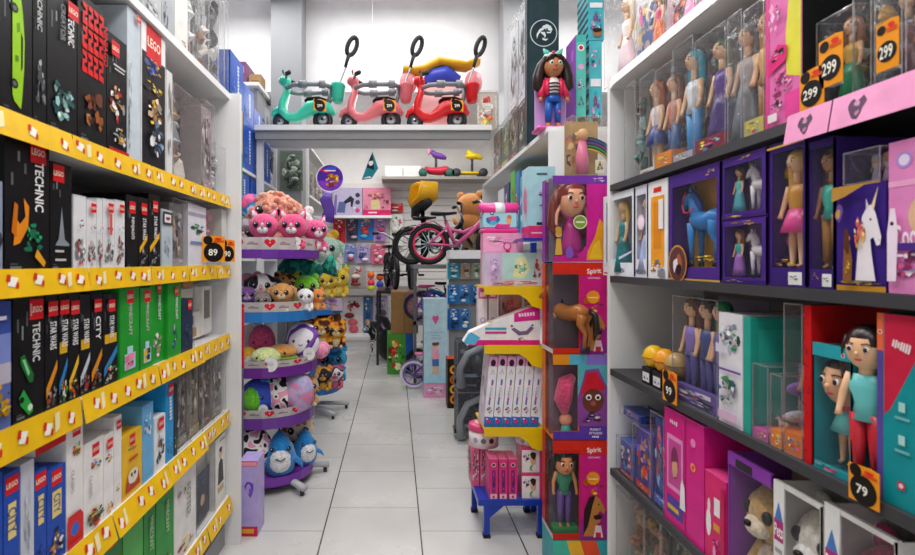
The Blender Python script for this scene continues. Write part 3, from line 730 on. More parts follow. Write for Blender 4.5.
# fourth shelf down
BLU = '1c4cb0'
def citybox(lab=True, pic=False, sd=0):
    def f(F):
        F.logo(.5, .9, .045)
        F.rect(.25, .48, .75, .76, 'e8d080')
        F.vtext('CITY', .5, .62, .03, .2*F.H, '2a4a90')
        if pic: F.burst(.5, .2, .42, .18, ['181818', 'f0f0f0', 'e89020', '60b0e8'], 12, sd)
        else: F.burst(.5, .2, .4, .12, ['2858c0', '163a88', '3a70d0'], 6, sd)
    return f
bl(-40, -6, 478, 4, BLU, 'blue box at the near end of the low yellow-edged shelf', citybox())
bl(-5, 9, 475, 4, BLU, 'plain-edged blue box beside the blue box with a yellow label', A(bursts=[(.5, .3, .4, .3, ['2050b8', '1a408f'], 6, 1)]))
bl(9, 26, 472, 4, BLU, 'blue box with yellow label on the low shelf, before the white spine', citybox(sd=2))
bl(26, 40, 462, 4, 'c9cdd8', 'grey-white spine between blue boxes on the low shelf', A(bursts=[(.5, .5, .3, .4, ['b8bccc', 'd8dce4'], 6, 1)]), d=.2)
bl(40, 52, 470, 4, BLU, 'blue box touching the grey-white spine', citybox(sd=3))
bl(52, 71, 468, 4, BLU, 'blue box with a black and white animal picture', citybox(pic=True, sd=4))
def classic(F):
    F.rect(0, 0, 1, .34, 'cc1c1c'); F.logo(.72, .8, .028); F.burst(.7, .52, .25, .16, ['d82020', '28a048', 'f0c020', '2858c0'], 9, 3)
bl(40, 71, 424, 4, 'ebe8e4', 'white and red carton lying on the blue boxes', classic, dz=.335, zt=.085, d=.22)
def cl2(art=True, corner=True, sd=0):
    def f(F):
        F.logo(.6, .88, .04); F.burst(.6, .72, .3, .07, ['28a048', 'd82020', 'f0c020', '2858c0'], 8, sd)
        F.vtext('CLASSIC', .3, .5, .014, .3*F.H, 'a0a0a4')
        if corner: F.poly([(0, 0), (.95, 0), (.95, .2), (.75, .25), (0, .25)], 'd42020'); F.disc(.42, .13, .24, '2868c8')
        elif art: F.burst(.5, .14, .42, .12, ['8a5a30', '306838', 'd8a030', 'c83028', '503820'], 14, sd+1)
    return f
bl(71, 88, 412, 4, 'eeecea', 'tall white box with a red corner and blue dot', cl2(sd=1))
bl(88, 108, 440, 4, 'eeecea', 'white box with a brown and green brick picture at its foot', cl2(corner=False, sd=2))
bl(108, 118, 434, 4, 'f0eeec', 'slim white box with a red foot, beside the brick picture box', A((.5, .88, .035), None, bursts=[(.5, .7, .4, .06, ['28a048', 'd82020', 'f0c020'], 6, 3), (.5, .1, .4, .1, ['d42020', 'e8a020'], 5, 6)]))
bl(118, 126, 416, 4, 'eceae8', 'tallest slim white box beside the yellow box', A((.6, .9, .03), None, bursts=[(.5, .2, .3, .06, ['e0b030', 'd06030'], 4, 1)]))
def owl(F):
    F.logo(.5, .88, .04); F.burst(.5, .74, .25, .04, ['28a048', '2858c0', 'd82020'], 5, 3); F.rect(.3, .56, .75, .6, 'd04020')
    F.disc(.5, .3, .26, 'e8e0d0', .12); F.poly([(.24, .36), (.14, .1), (.86, .1), (.76, .36), (.7, .16), (.3, .16)], 'c8302c'); F.disc(.42, .33, .05, '201818'); F.disc(.58, .33, .05, '201818'); F.poly([(.46, .29), (.54, .29), (.5, .25)], 'e89020')
bl(126, 146, 432, 4, 'ecb816', 'yellow box with a white bird picture on the low shelf', owl)
bl(146, 157, 404, 4, '6aaede', 'light blue box edge beside the yellow box', A(bursts=[(.5, .7, .4, .2, ['c8dcec', '4a90d0'], 6, 1)]))
bl(158, 169, 416, 4, 'eceef0', 'narrow white box with a small animal picture before the bright blue box', A((.5, .86, .05), None, bursts=[(.5, .35, .42, .28, ['404448', 'c0a078', '985040', '303030', 'b8d8f0'], 12, 5)]), d=.12)
bl(169.3, 177, 382, 4, '2898d8', 'bright blue box with red square, tall on the low shelf', A((.6, .9, .05), 'FRIENDS', bursts=[(.5, .2, .4, .15, ['1870b0', '50b8f0'], 6, 2)], vu=.5, vv=.66, vh=.028))
bl(177.5, 181, 385, 4, '20303a', 'dark slim box edge between the bright blue box and grey bags', A(bursts=[(.5, .2, .4, .15, ['e0d020', '40a040'], 4, 2)]))
for k, (p0, p1, lab) in enumerate([(182, 194, 'grey-brown clear pack beside the dark slim box'), (194, 206, 'clear pack with tan statue shape, second before the end panel'), (206, 217, 'brown clear pack with pale top, low shelf'), (217, 228.5, 'clear pack touching the white end panel on the low shelf')]):
    pk('L', p0, p1, 350-k*2, 4, lab, '98938c', content=printed(['6e6a64', '8a7a64', '5a5248', '84827e'][k], [['9a9894', '3a3e40', 'c8c4bc', '5a5e58'], ['b09a78', '5a4a38', 'd8d0c0', '7a8a70'], ['7a5a40', '2a2420', 'b8a890', 'd8d4cc'], ['a8a4a0', '60646a', 'c8b090', '3c3a38']][k], 30+k), d=.2)
# bottom shelf
for p0, p1, yt, c, lab, vt in [(100, 126, 500, '1c8030', 'green box at the near end of the lowest shelf', None), (127, 147, 500, '4cb04a', 'light green box on the lowest yellow-edged shelf', None), (147.5, 159, 487, '148a2c', 'dark green box with pale lettering on the lowest shelf', 'MINECRAFT'), (159.5, 177, 476, '168f30', 'broad dark green box beside the white lettered box', 'MINECRAFT')]:
    bl(p0, p1, yt, 5, c, lab, A((.6, .88, .045), vt, 'b0d0a0', [(.6, .14, .3, .12, ['48b0e0', '88c848', '106820'], 7, int(p0))], vu=.6, vv=.6, vh=.03))
bl(177.5, 199, 470, 5, 'e6e4e0', 'white box with grey upright lettering on the lowest shelf', A(None, 'POTTER', '98948c', [(.5, .12, .4, .1, ['c83030', 'e8c040', 'e8e0d8'], 6, 3)], vu=.6, vv=.62, vh=.05, vl=.4, extra=lambda F: F.burst(.3, .8, .2, .1, ['d8a0a0', 'c0c0c0'], 5, 2)))
def pouch(root, w, d, h):
    b = MB(); b.box(-w*.42, d*.4, h*.06, w*.42, d*.44, h*.72, '2c3448')
    F = Face(b, (-w*.42, d*.4, h*.06), (w*.84, 0, 0), (0, 0, h*.66)); F.burst(.5, .75, .45, .2, ['4a5478', '39425e', '5a6890'], 8, 4); F.disc(.5, .42, .13, 'd8b090'); F.poly([(.2, .02), (.8, .02), (.7, .3), (.3, .3)], '1a1c24'); F.poly([(.36, .48), (.5, .56), (.64, .48), (.6, .52), (.5, .6), (.4, .52)], '302418')
    b.build('picture_card', root)
pk('L', 199.5, 218, 452, 5, 'clear hanging pouch with a dark blue picture card', 'dcdcda', content=pouch, d=.06, art=lambda F: F.rect(.1, .85, .9, .9, 'b8b8b8'))
bl(218.3, 228, 436, 5, 'e2e0dc', 'white box with a dark suited figure against the end panel, lowest shelf', A(bursts=(), extra=lambda F: (F.poly([(.2, .32), (.3, .62), (.5, .68), (.7, .62), (.8, .32)], '2c2a2c'), F.disc(.5, .74, .17, 'd8b090'), F.blob(.5, .8, .2, .05, '241c18', 3), F.rect(.2, .2, .8, .28, 'c0a868'), F.rect(.4, .92, .9, .94, '888888'))))
# ---------------------------------------------------------------- boxes on the dark-edged shelves
def br(p0, p1, yt, zi, col, label, art=None, d=.27, dz=0, group=None, top=None, cat='toy box', name='toy_box', inset=.015, zt=None, rsid=None):
    z = ZR[zi]; ym, w, h = span('R', p0, p1, yt, z+dz)
    if zt: h = zt
    return put(carton(name, w, d, h, col, art, top=top, rsid=rsid), 'R', ym, z, label, cat, group, dz=dz, inset=inset)
def wr(p0, p1, yt, zi, col, label, content, d=.2, dz=0, name='doll_box', cat='doll box', inset=.015, zt=None, **kw):
    z = ZR[zi]; ym, w, h = span('R', p0, p1, yt, z+dz)
    if zt: h = zt
    dp = kw.get('depth') or min(d*.75, .085)
    ct = (lambda root: content(root, w, dp, h)) if content else None
    return put(winbox(name, w, d, h, col, content=ct, **kw), 'R', ym, z, label, cat, None, dz=dz, inset=inset)
def dl(k=.9, x=0, z=.01, **kw):
    def f(root, w, d, h):
        doll(root, h*k, (x*w, min(d*.35, .045), h*z), name='packed_doll', **kw)
        R = random.Random(int(w*1e6)); b = MB(); m = [mat(c, 'plastic') for c in (kw.get('top', 'e0489a'), kw.get('bottom', '7a4ab0'), 'e8c050', 'f0f0f4')]
        for i in range(5):
            sx = R.choice((-1, 1)); q = (sx*w*R.uniform(.3, .42), d*.6, h*(.12+.16*i))
            b.sweep([q, (q[0]+.006, q[1], q[2]+h*.04), (q[0]-.004, q[1], q[2]+h*.08)], [.012, .018, .008], m[i % 4], 7)
        b.build('accessories', root)
    return f
# top white board
pk('R', 601, 631, -20, 0, 'clear bag with pink and blue backing edge on the top board at the end panel', 'e8e4ea', ['f0ece8', 'd8c8c0', 'e84890', '3a70c0', 'f0d870'], 41, d=.14, crinkle=.9, content=dl(.8, hair='e8d8c0', top='f0ece8', bottom='f0d8e0'))
pk('R', 633, 660, -25, 0, 'clear pack with pink and orange contents on the top board', 'd8c0cc', ['e07030', 'c83058', 'f0b8d0', '6a3838'], 42, d=.14, content=dl(.8, hair='503028', top='d84878', bottom='e07030'))
pk('R', 661, 690, -40, 0, 'bright pink carded pack on the top board', 'e87ab0', ['f0a0c8', 'e04890', 'f4d0e0'], 43, d=.14, content=dl(.85, hair='e8c060', top='f080b8', bottom='f0a0d0'))
pk('R', 691, 740, -60, 0, 'pale pink carded pack at the near end of the top board', 'e8b8d0', ['f0d0e0', 'c8a0b8'], 44, d=.14, content=dl(.85, hair='c89050'))
# dolls in clear packs
pk('R', 621, 632, 84, 1, 'narrow clear pack with dark teal backing beside the white end panel', '1c4a4a', ['2a6a64', '183838', '90b8b0'], 45, d=.12, amt=.16)
pk('R', 636, 651, 74, 1, 'clear pack of an orange-haired doll in a blue dress', 'c8b8c0', content=dl(.92, hair='a85828', top='e8e0e4', bottom='3050a0', style='skirt'), base=('e8e4e0', .02))
pk('R', 651.5, 668, 66, 1, 'clear pack of a brown-haired doll with bright orange base card', 'c0a8a8', content=dl(.9, hair='7a4830', top='c87860', bottom='405890', style='trousers'), base=('f09020', .06))
pk('R', 668.5, 689, 42, 1, 'clear pack of a doll in pale blue with a teal hat', 'a8a0a8', content=dl(.92, hair='38a0b8', top='e0e8f0', bottom='4898d8', style='trousers'), base=('b8b0c0', .03))
pk('R', 690, 721, 32, 1, 'wide clear pack of a doll in dark purple, green trim', '80788c', content=dl(.93, hair='385030', top='58388c', bottom='483070', style='gown'), base=('8a2838', .05), crinkle=.8)
pk('R', 722, 737, 14, 1, 'clear pack with silver reflections over a grey doll', '9a9ca4', content=dl(.9, hair='606068', top='a8a8b0', bottom='707880'), crinkle=1.0, amt=.2)
pk('R', 738, 759, 5, 1, 'clear pack of a tan and gold doll on dark backing', '4a4040', content=dl(.93, hair='c89048', top='d8a860', bottom='a87840', style='trousers'), base=('d0c060', .05))
def pinkbox(F):
    F.rect(0, 0, .12, 1, 'd8468c'); F.poly([(.6, .35), (.98, .3), (.98, .95), (.66, .9), (.58, .65)], 'e0d840'); F.rect(.55, .05, .98, .22, 'e84a9c')
    F.burst(.5, .3, .3, .12, ['f07ab8', 'e04a94', 'f8b0d8'], 9, 4); F.poly([(.12, .4), (.62, .46), (.66, .56), (.4, .6), (.14, .5)], 'e0287c'); F.burst(.4, .52, .2, .05, ['301828', 'f0f0f0'], 6, 5)
    F.rect(.14, .04, .4, .1, 'e8e0e0'); F.burst(.4, .16, .2, .06, ['302028', 'f8d0e8'], 5, 9); F.burst(.35, .82, .2, .14, ['e88ac0', 'f0a8d0'], 6, 6)
br(760, 797, -12, 1, 'e070b0', 'tall pink box with a lemon yellow side panel on the dark shelf', pinkbox, rsid=lambda F: F.rect(0, 0, 1, 1, '1a1a1c'))
pk('R', 800, 838, 14, 1, 'clear pack of a doll in yellow and green behind two orange price cards', '201c1e', content=dl(.95, hair='8a5028', top='d8a838', bottom='1c8a60', style='gown'), d=.16, inset=.04)
pk('R', 839, 859, -6, 1, 'narrow clear pack with pale teal wand beside black-haired doll pack', 'c0c4c4', ['78b8b0', 'e8e0d8', 'a0a4a8', 'd8a860'], 46, d=.14, inset=.03)
pk('R', 860, 889, -14, 1, 'clear pack of a black-haired doll over the pink strip', '38343c', content=dl(.95, hair='18161a', top='303038', bottom='202028'), d=.16, inset=.03, crinkle=.9)
pk('R', 890, 918, -20, 1, 'clear pack with rosy doll at the near end of the pink strip', 'c8a0a8', content=dl(.95, hair='a06048', top='d8909c', bottom='c87888'), d=.16, inset=.03)
for (px, yb, yt, wd, t, lab) in [(813, 108, 69, .075, '299', 'lower orange price card reading 299 on the pink strip'), (832, 86, 36, .068, '299', 'larger upper orange price card reading 299 above the pink strip'), (889, 70, 20, .05, '299', 'faded orange price card before the black-haired doll pack')]:
    y = yr(px); h = (yb-yt)*y/FX
    settop(price_card(wd, h, t), (XR-.004-(.006 if px == 834 else 0), y, zat(yb, y)), -PI/2, lab, 'price card')
# eye-level boxes
VI = '4a2a86'; GO = 'd8a83c'
def frozen(F): F.text('FROZEN', .55, .07, .022, '3a4a78', 0, F.W*.7); F.rect(.05, .02, .3, .04, 'd84060'); F.poly([(.0, .1), (.3, .14), (.95, .28), (.95, .3), (0, .13)], 'd0dcf0')
wr(600, 631, 182, 2, 'e4ebf4', 'white doll box with blond doll in a teal gown', dl(.86, hair='e0c070', top='1c8a90', bottom='14787c', head=.075, z=.04), art=frozen, win=(.1, .16, .94, .92), inner='b0bcd4')
wr(631.5, 644, 184, 2, 'dfe4f2', 'slim pale lilac doll box beside the teal gown doll box', dl(.8, hair='e0c8a0', top='88a8d8', bottom='a8b8e0', head=.075, z=.06), art=lambda F: (F.text('FROZEN', .5, .06, .02, '3a4a78', 0, F.W*.85), F.disc(.5, .6, .3, 'f0c8dc'), F.disc(.5, .6, .22, 'f8e4f0')), win=(.12, .2, .88, .9), inner='b8b8e0')
def orange_art(F):
    F.rect(.16, .12, .84, .84, 'f2a020'); F.rect(.3, .3, .7, .78, 'e08a18'); F.rect(.3, .88, .7, .93, 'd83020'); F.burst(.5, .12, .4, .08, ['3080d0', 'f8c040', 'ffffff'], 7, 4); F.rect(.55, .02, .9, .09, '888890'); F.rect(.6, .5, .84, .8, 'e8e8ea')
br(644.5, 664, 178, 2, 'eeeef0', 'white box with a tall orange panel', orange_art)
def swirl(F):
    F.rect(0, 0, 1, .015, GO); F.burst(.75, .2, .18, .03, [GO, 'e8c060'], 5, 3); F.burst(.85, .93, .1, .03, [GO, 'f0d080'], 4, 5)
    F.disc(.22, .15, .2, 'c88a3c', .18); F.disc(.22, .15, .18, '603838', .16); F.blob(.25, .17, .1, .1, 'a85838', 4); F.blob(.18, .14, .05, .09, 'e8e0e8', 2); F.blob(.24, .1, .08, .06, '281820', 6)
wr(664.5, 716, 166, 2, VI, 'purple window box with a bright blue horse', lambda root, w, d, h: horse(root, min(w*.9, h*.66), (w*.05, .045, h*.13), 0, '2a80c8', '1c50a0', 'packed_horse', rein='d83848'), win=(.08, .12, .94, .88), inner='e0a030', art=swirl, d=.16, name='horse_box', cat='toy box')
def arch(sd): return lambda F: (F.burst(.5, .93, .3, .04, [GO, '6a48a8'], 4, sd), F.rect(.0, .0, 1, .06, '3c2070'), F.burst(.3, .04, .25, .025, [GO, 'e8d090'], 4, sd+1))
def mer(root, w, d, h):
    horse(root, min(w*.66, h*.68), (w*.12, d*.55, h*.1), 0, 'f4eef6', 'c8b0d8', 'packed_horse'); doll(root, h*.74, (-w*.3, d*.35, h*.1), hair='8a5a38', top='38b0b0', bottom='a068c0', name='packed_doll')
wr(717, 762, 219, 2, VI, 'small purple window box with white horse under a matching box', mer, win=(.06, .1, .9, .9), inner='8a78b8', art=arch(3), d=.2, name='horse_box')
hlo = zat(219, yr(739.5))-ZR[2]
def mer2(root, w, d, h):
    horse(root, min(w*.66, h*.68), (w*.12, d*.55, h*.1), 0, 'f6f2f6', 'd8c8e8', 'packed_horse', horn='e8c860'); doll(root, h*.74, (-w*.3, d*.35, h*.1), hair='6a4030', top='68c8c8', bottom='50a8b8', name='packed_doll')
wr(717, 762, 150, 2, VI, 'small purple window box with doll and white horse, topmost of two', mer2, win=(.06, .1, .9, .86), inner='a090c8', art=arch(8), d=.2, dz=hlo+.003, name='horse_box')
def tagsq(F): F.rect(.55, .015, .9, .1, 'e8e8e8'); F.burst(.7, .06, .12, .02, ['404040', '888888'], 5, 3)
wr(763, 801, 134, 2, '3c2274', 'tall purple window box of a blond doll in pink and gold', dl(.8, z=.13, hair='e0b858', top='c89038', bottom='d84890', style='skirt'), win=(.1, .13, .92, .93), inner='8a6870', art=lambda F: (tagsq(F), F.burst(.5, .16, .35, .03, [GO, 'b88a30'], 5, 4), F.rect(.0, .96, 1, .975, GO)), d=.18)
wr(802, 829, 140, 2, '3c2274', 'slim purple window box of a doll with a teal top', dl(.8, z=.13, hair='50302c', skin='b07850', top='38b0a0', bottom='a07030', style='trousers'), win=(.08, .13, .94, .95), inner='706080', art=lambda F: (tagsq(F), F.burst(.3, .08, .2, .03, [GO], 3, 4)), d=.18)
def unicorn(F):
    F.rect(0, 0, 1, .05, 'c89030'); F.rect(0, .06, 1, .075, '2c1860'); F.burst(.5, .08, .45, .02, [GO, 'f0c860'], 8, 2)
    F.poly([(.44, .1), (.84, .1), (.76, .36), (.74, .48), (.8, .5), (.86, .42), (.93, .43), (.95, .5), (.84, .72), (.76, .8), (.68, .78), (.58, .7), (.5, .45)], 'ece4ec'); F.disc(.91, .47, .012, 'a890a0')
    F.poly([(.66, .76), (.66, .86), (.72, .78)], 'e0d0dc'); F.poly([(.76, .78), (.9, .96), (.81, .74)], 'f0d8a0'); F.burst(.54, .56, .12, .2, ['f08a30', 'f8c040', 'e05a60', 'f0e0b0'], 10, 6); F.disc(.79, .66, .022, '201828')
    F.poly([(.22, .08), (.4, .08), (.42, .3), (.36, .46), (.24, .44)], '8a5a30'); F.disc(.32, .5, .06, 'd8a078'); F.blob(.3, .46, .07, .14, '5a3420', 5); F.burst(.32, .2, .1, .1, [GO, 'a06a30'], 5, 8)
    F.blob(.15, .75, .1, .1, '6a50a0', 6); F.blob(.14, .74, .05, .06, 'c89848', 2)
    F.poly([(0, .86), (.3, .9), (.7, .985), (1, .985), (1, 1), (0, 1)], 'b88a3c')
br(830, 880, 185, 2, '38207c', 'large purple box with a printed unicorn and golden border', unicorn, d=.2)
hun = zat(185, yr(855))-ZR[2]
pk('R', 836, 874, 150, 2, 'little clear box of two pale dolls lying on the unicorn box', '5a3898', content=lambda root, w, d, h: [doll(root, h*.9, (x*w, d*.5, h*.02), hair=c, top='e8e0e8', bottom='d8c8e0', name='packed_doll', head=.14) for x, c in ((-.28, 'a8b8d8'), (.02, 'e0c8a8'), (.3, 'c89070'))], dz=hun+.004, d=.12)
def cookie(F):
    F.rect(0, .7, 1, .74, 'f0a8d0'); F.disc(.32, .87, .16, 'b090d8'); F.disc(.32, .87, .11, 'e8d8f4'); F.disc(.78, .87, .14, 'e8a0d0')
    F.disc(.7, .5, .3, 'e0b898', .13); F.burst(.55, .2, .4, .14, ['b070d0', 'f4e0f0', 'e05a9c', '8a60b8'], 14, 4); F.text('Cookie', .55, .38, .05, 'f4e8f4', .08, F.W*.8); F.rect(.2, .28, .9, .33, '503088')
    F.poly([(.04, .08), (.22, .08), (.26, .4), (.2, .56), (.1, .56), (.04, .4)], 'f0e0f0'); F.disc(.14, .46, .04, '402038')
br(881, 935, 138, 2, 'e48ac4', 'pink and lilac box with biscuit-shaped pictures at the near end of eye level', cookie, d=.2)
# third shelf
def capsule(x, y, lab, c, c2):
    r = empty('toy_capsule'); b = MB(); b.box(-.035, -.02, 0, .035, .05, .07, '24242a'); F = Face(b, (-.035, -.02, 0), (.07, 0, 0), (0, 0, .07)); F.rect(.1, .15, .9, .7, 'e4e4e8'); F.burst(.5, .4, .3, .2, ['303038', '909098'], 5, 2); b.build('stand', r)
    b = MB(); b.ell((0, .015, .115), (.045, .045, .05), mat(c, 'plastic')); b.ring((0, .015, .115), (0, 0, 1), .0455, .003, mat(c2, 'plastic')); b.build('capsule', r)
    return settop(r, (XR+.04+x, y, ZR[3]), -PI/2, lab, 'toy capsule')
capsule(0, 2.20, 'yellow capsule ball on a black stand near the white end panel', 'e8b820', 'c89010')
capsule(.0, 2.11, 'orange capsule ball on a black stand, middle of three', 'e89c28', 'b87010')
capsule(.0, 2.02, 'tan capsule ball on a black stand next to the orange price card', 'b89860', '80683c')
y = yr(671); settop(price_card(.10, .12, '99'), (XR-.006, y, ZR[3]-.015), -PI/2, 'orange price card under the clear purple doll box', 'price card')
def three_dolls(root, w, d, h):
    for x, c, tp in ((-.3, '6a4030', '8a78c8'), (.05, '302424', '40508a'), (.33, '2a7a50', '7060a8')): doll(root, h*.93, (x*w, .045, h*.05), hair=c, top=tp, bottom='504a88', name='packed_doll', style='trousers')
    b = MB(); b.box(-w*.48, d*.05, .002, w*.48, d*.2, h*.16, '6a58a0'); F = Face(b, (-w*.48, d*.05, .002), (w*.96, 0, 0), (0, 0, h*.16)); F.burst(.5, .5, .48, .4, ['e8e0f0', '303060', '98a0d8', 'd870a0'], 14, 3); b.build('printed_base', root)
pk('R', 668, 713, 298, 3, 'wide clear box of three dolls in violet clothes', '8a84a8', content=three_dolls, d=.18, crinkle=.4)
def castle(F):
    F.burst(.5, .8, .45, .16, ['3a8a60', 'c8c8d0', '8a90a0', 'e8d8e0'], 12, 2); F.rect(0, .48, 1, .5, '6a4898'); F.burst(.45, .3, .4, .14, ['50688a', '58a870', 'c8b8d8', 'a0a0a8'], 12, 5); F.rect(.1, .05, .9, .12, 'd8b0d0'); F.rect(0, .64, .3, .72, 'd0cce0')
br(714, 738, 314, 3, 'e0dee6', 'white and lilac printed box standing on end beside the violet dolls', castle, d=.24)
br(738.5, 746, 318, 3, '28a090', 'thin teal box edge beside the lilac printed box', None, d=.24, rsid=lambda F: F.rect(.1, .1, .9, .9, '30b0a0'))
pk('R', 746.5, 763, 365, 3, 'clear pack of a yellow unicorn toy before the blue carton', 'c8c0d8', content=lambda root, w, d, h: (horse(root, w*.6, (0, d*.5, h*.1), PI/2-1.2, 'f0e0c0', 'e87ab0', 'packed_unicorn', horn='f0b030')), d=.14, base=('d060a8', .03))
def blue_art(F): F.burst(.5, .6, .4, .3, ['5080c8', '3858a0', '80a0d8', '6a58a0'], 10, 4)
br(747, 770, 343, 3, '4a78bc', 'mid-blue carton behind the unicorn pack', blue_art, d=.14, inset=.17)
br(747, 775, 318, 3, '3a2420', 'dark brown carton with pink and white bands stacked behind', lambda F: (F.rect(0, .1, 1, .16, 'f0e8ec'), F.rect(0, .5, 1, .56, 'f0e8ec'), F.rect(0, .2, .9, .35, 'd83878')), d=.14, inset=.17, dz=.245)
def ballpack(root, w, d, h):
    b = MB(); b.ell((0, d*.5, h*.42), (w*.36, d*.36, w*.36), mat('d8d4dc', 'plush')); b.ell((0, d*.5, h*.8), (w*.24, d*.28, h*.1), mat('8a70c0', 'plush')); b.build('packed_toy', root)
pk('R', 764, 777, 375, 3, 'clear pack of a pale grey round toy with violet top', 'a8a0bc', content=ballpack, d=.14, base=('f08a30', .05))
def dots(F):
    R = random.Random(3)
    for i in range(16): F.disc(R.uniform(.1, .9), R.uniform(.05, .95), R.uniform(.06, .11), '181418')
def ladydoll(root, w, d, h): doll(root, h*.82, (0, d*.5, h*.05), hair='1c1c30', skin='c89878', top='c01c20', bottom='20181c', style='trousers', name='packed_doll')
pk('R', 777.5, 797, 301, 3, 'tall clear pack with doll in red and white outlined edge', '3a3038', content=ladydoll, d=.14, crinkle=.4, base=('e07830', .06), art=lambda F: F.burst(.5, .5, .4, .4, ['302830', '504048', '484858'], 8, 1))
br(797.5, 806, 290, 3, 'c8181c', 'red slim box with black dots', dots, d=.2)
def tealgirl(root, w, d, h):
    b = MB(); b.box(-w*.46, d*.8, h*.06, w*.46, d*.82, h*.9, '1c7c88'); b.build('backing_card', root)
    doll(root, h*.86, (-w*.1, .05, h*.06), hair='2a1a1c', top='d84868', bottom='68c0c0', style='skirt', skin='e8b48c', head=.21, name='packed_doll', longhair=.32)
def teal_art(F): F.rect(0, .9, 1, 1, '2aa0ac'); F.disc(.8, .94, .05, 'f0f0f0'); F.disc(.8, .94, .035, 'c82030'); F.burst(.4, .04, .35, .03, ['e8c8d0', '38a8b0', 'e04860'], 7, 3)
wr(806.5, 846, 346, 3, '2494a2', 'teal window box of a large-headed dark-haired doll', tealgirl, win=(.04, .06, .97, .9), inner='30a8b4', art=teal_art, d=.2)
def med_art(F):
    F.rect(0, 0, 1, 1, '149098'); F.poly([(.16, 1), (1, 1), (1, .86), (.3, .5), (.16, .46)], 'c82444'); F.rect(0, .0, .14, 1, '5a4a9c'); F.rect(0, .8, .14, 1, 'e86a3c')
    F.disc(.07, .9, .05, 'f0f0f0'); F.disc(.07, .9, .035, 'c82030'); F.text('Estrela', .56, .84, .022, 'f0d8dc', -.25, F.W*.42)
    for v in (.5, .33): F.rect(.5, v, .64, v+.05, 'a8d8d8'); F.rect(.42, v-.04, .74, v-.025, '70b8bc')
    F.disc(.56, .12, .09, 'c82040'); F.disc(.56, .12, .05, 'f0d0d8')
br(870, 918, 305, 3, '149098', 'tall teal box with red corner and orange spine', med_art, d=.2)
dd = doll(None, .37, (XR+.035, 1.185, ZR[3]+.001), -PI/2+.35, hair='261416', top='6ac4c4', bottom='c02838', style='trousers', head=.12, name='fashion_doll', longhair=.26); tag(dd, 'dark-haired doll in teal top and red trousers beside the tall teal box', 'doll')
y = yr(866); settop(price_card(.075, .085, '79'), (XR-.006, y, zat(505, y)), -PI/2, 'orange price card reading 79 on the dark shelf edge', 'price card')
pl = pet(None, .09, (XR+.05, yr(905), ZR[3]+.001), -PI/2, 'f0e4ea', 'f0a0c0', 'point', 'plush_toy'); tag(pl, 'small white and pink plush at the tall teal box', 'plush toy')
# fourth shelf
def clr(cols, sd, n=7): return cols, sd
pk('R', 612.8, 628, 440, 4, 'clear box of red and blue toys against the white end panel, low shelf', '6a7ab8', content=printed('3a5cb0', ['c83048', '4878c8', 'e8e8f0', '8a50a0', '50a8d8'], 51), d=.16)
pk('R', 628.5, 646, 428, 4, 'clear box of violet and orange toys, second from the end panel', '504088', content=printed('4a3a98', ['d8402c', '6a58d8', '3868c8', 'e0a0c0', 'f0a030'], 52), d=.16)
pk('R', 646.5, 660, 414, 4, 'clear box with dark blue printing next to the hot pink box', '28387c', content=printed('24388c', ['4868d0', 'a84aa8', 'd05a58', '80b0e8'], 53), d=.16)
pk('R', 613, 631, 415, 4, 'upper clear box of blue and violet toys stacked at the white end panel', '4858a0', content=printed('3048a8', ['7048b8', '4888d8', 'd8d8f0', 'c84878'], 54), d=.14, dz=.275, inset=.03)
HP = 'd82088'
def hot(F):
    F.rect(.08, .3, .5, .78, 'e890c8'); F.rect(.12, .34, .46, .74, 'c84a98'); F.disc(.29, .55, .1, '803058', .14); F.blob(.29, .5, .08, .1, 'd8a080', 2); F.rect(.08, .08, .5, .24, '5040a0'); F.rect(.1, .12, .4, .16, 'e0b030')
    F.disc(.76, .82, .06, 'f08ac8'); F.disc(.76, .62, .06, 'f0a030'); F.disc(.76, .62, .03, HP); F.rect(.55, .02, .57, .98, 'b01870'); F.text('HAIR', .28, .9, .02, 'f4d0e4', 0, F.W*.35); F.poly([(.44, .2), (.58, .2), (.56, .4), (.5, .46), (.46, .4)], 'f0e8f0')
br(660.5, 700, 416, 4, HP, 'tall hot pink box with a violet window picture', hot, d=.2, top='e850a8')
def heart_box(F):
    F.disc(.18, .42, .12, 'f0ecf0', .16); F.disc(.2, .62, .07, 'f0e0ea', .08); F.rect(.45, .55, .72, .75, 'f0e8ec'); F.rect(.42, .38, .72, .46, 'e0a030'); F.burst(.6, .2, .25, .1, ['b81868', 'f080b8'], 6, 3); F.rect(.8, .05, .97, .9, 'c01858'); F.blob(.5, .15, .1, .08, 'f09ac8', 4)
br(700.5, 722, 476, 4, 'dc2670', 'shorter pink box with white heart shapes', heart_box, d=.2, top='e8488c')
def dogbox(root, w, d, h): pet(root, min(h*.9, .34), (-w*.0, .12, .004), 0, 'c8a060', 'e8d8c0', 'flop', 'packed_dog')
wr(723, 766, 462, 4, '8a3aa8', 'clear-sided box with violet rim and small tan dog', dogbox, win=(.0, .0, 1, .9), inner='a89888', d=.24, name='pet_box', cat='toy box', art=lambda F: (F.rect(0, .9, 1, .985, '8a3aa8'), F.rect(.2, .905, .6, .97, '302830')), openr=True, depth=.2)
def pets_art(F):
    F.rect(.0, .0, .24, 1, 'e4e4e4'); F.poly([(.02, .72), (.12, .86), (.22, .72)], '4878c0'); F.rect(.015, .58, .225, .73, 'b02c78'); F.text('Pets', .12, .655, .036, 'fbf4f8', 0, F.W*.19); F.rect(.04, .5, .2, .53, 'a0a0a0'); F.rect(.04, .1, .2, .3, 'd8a0c0')
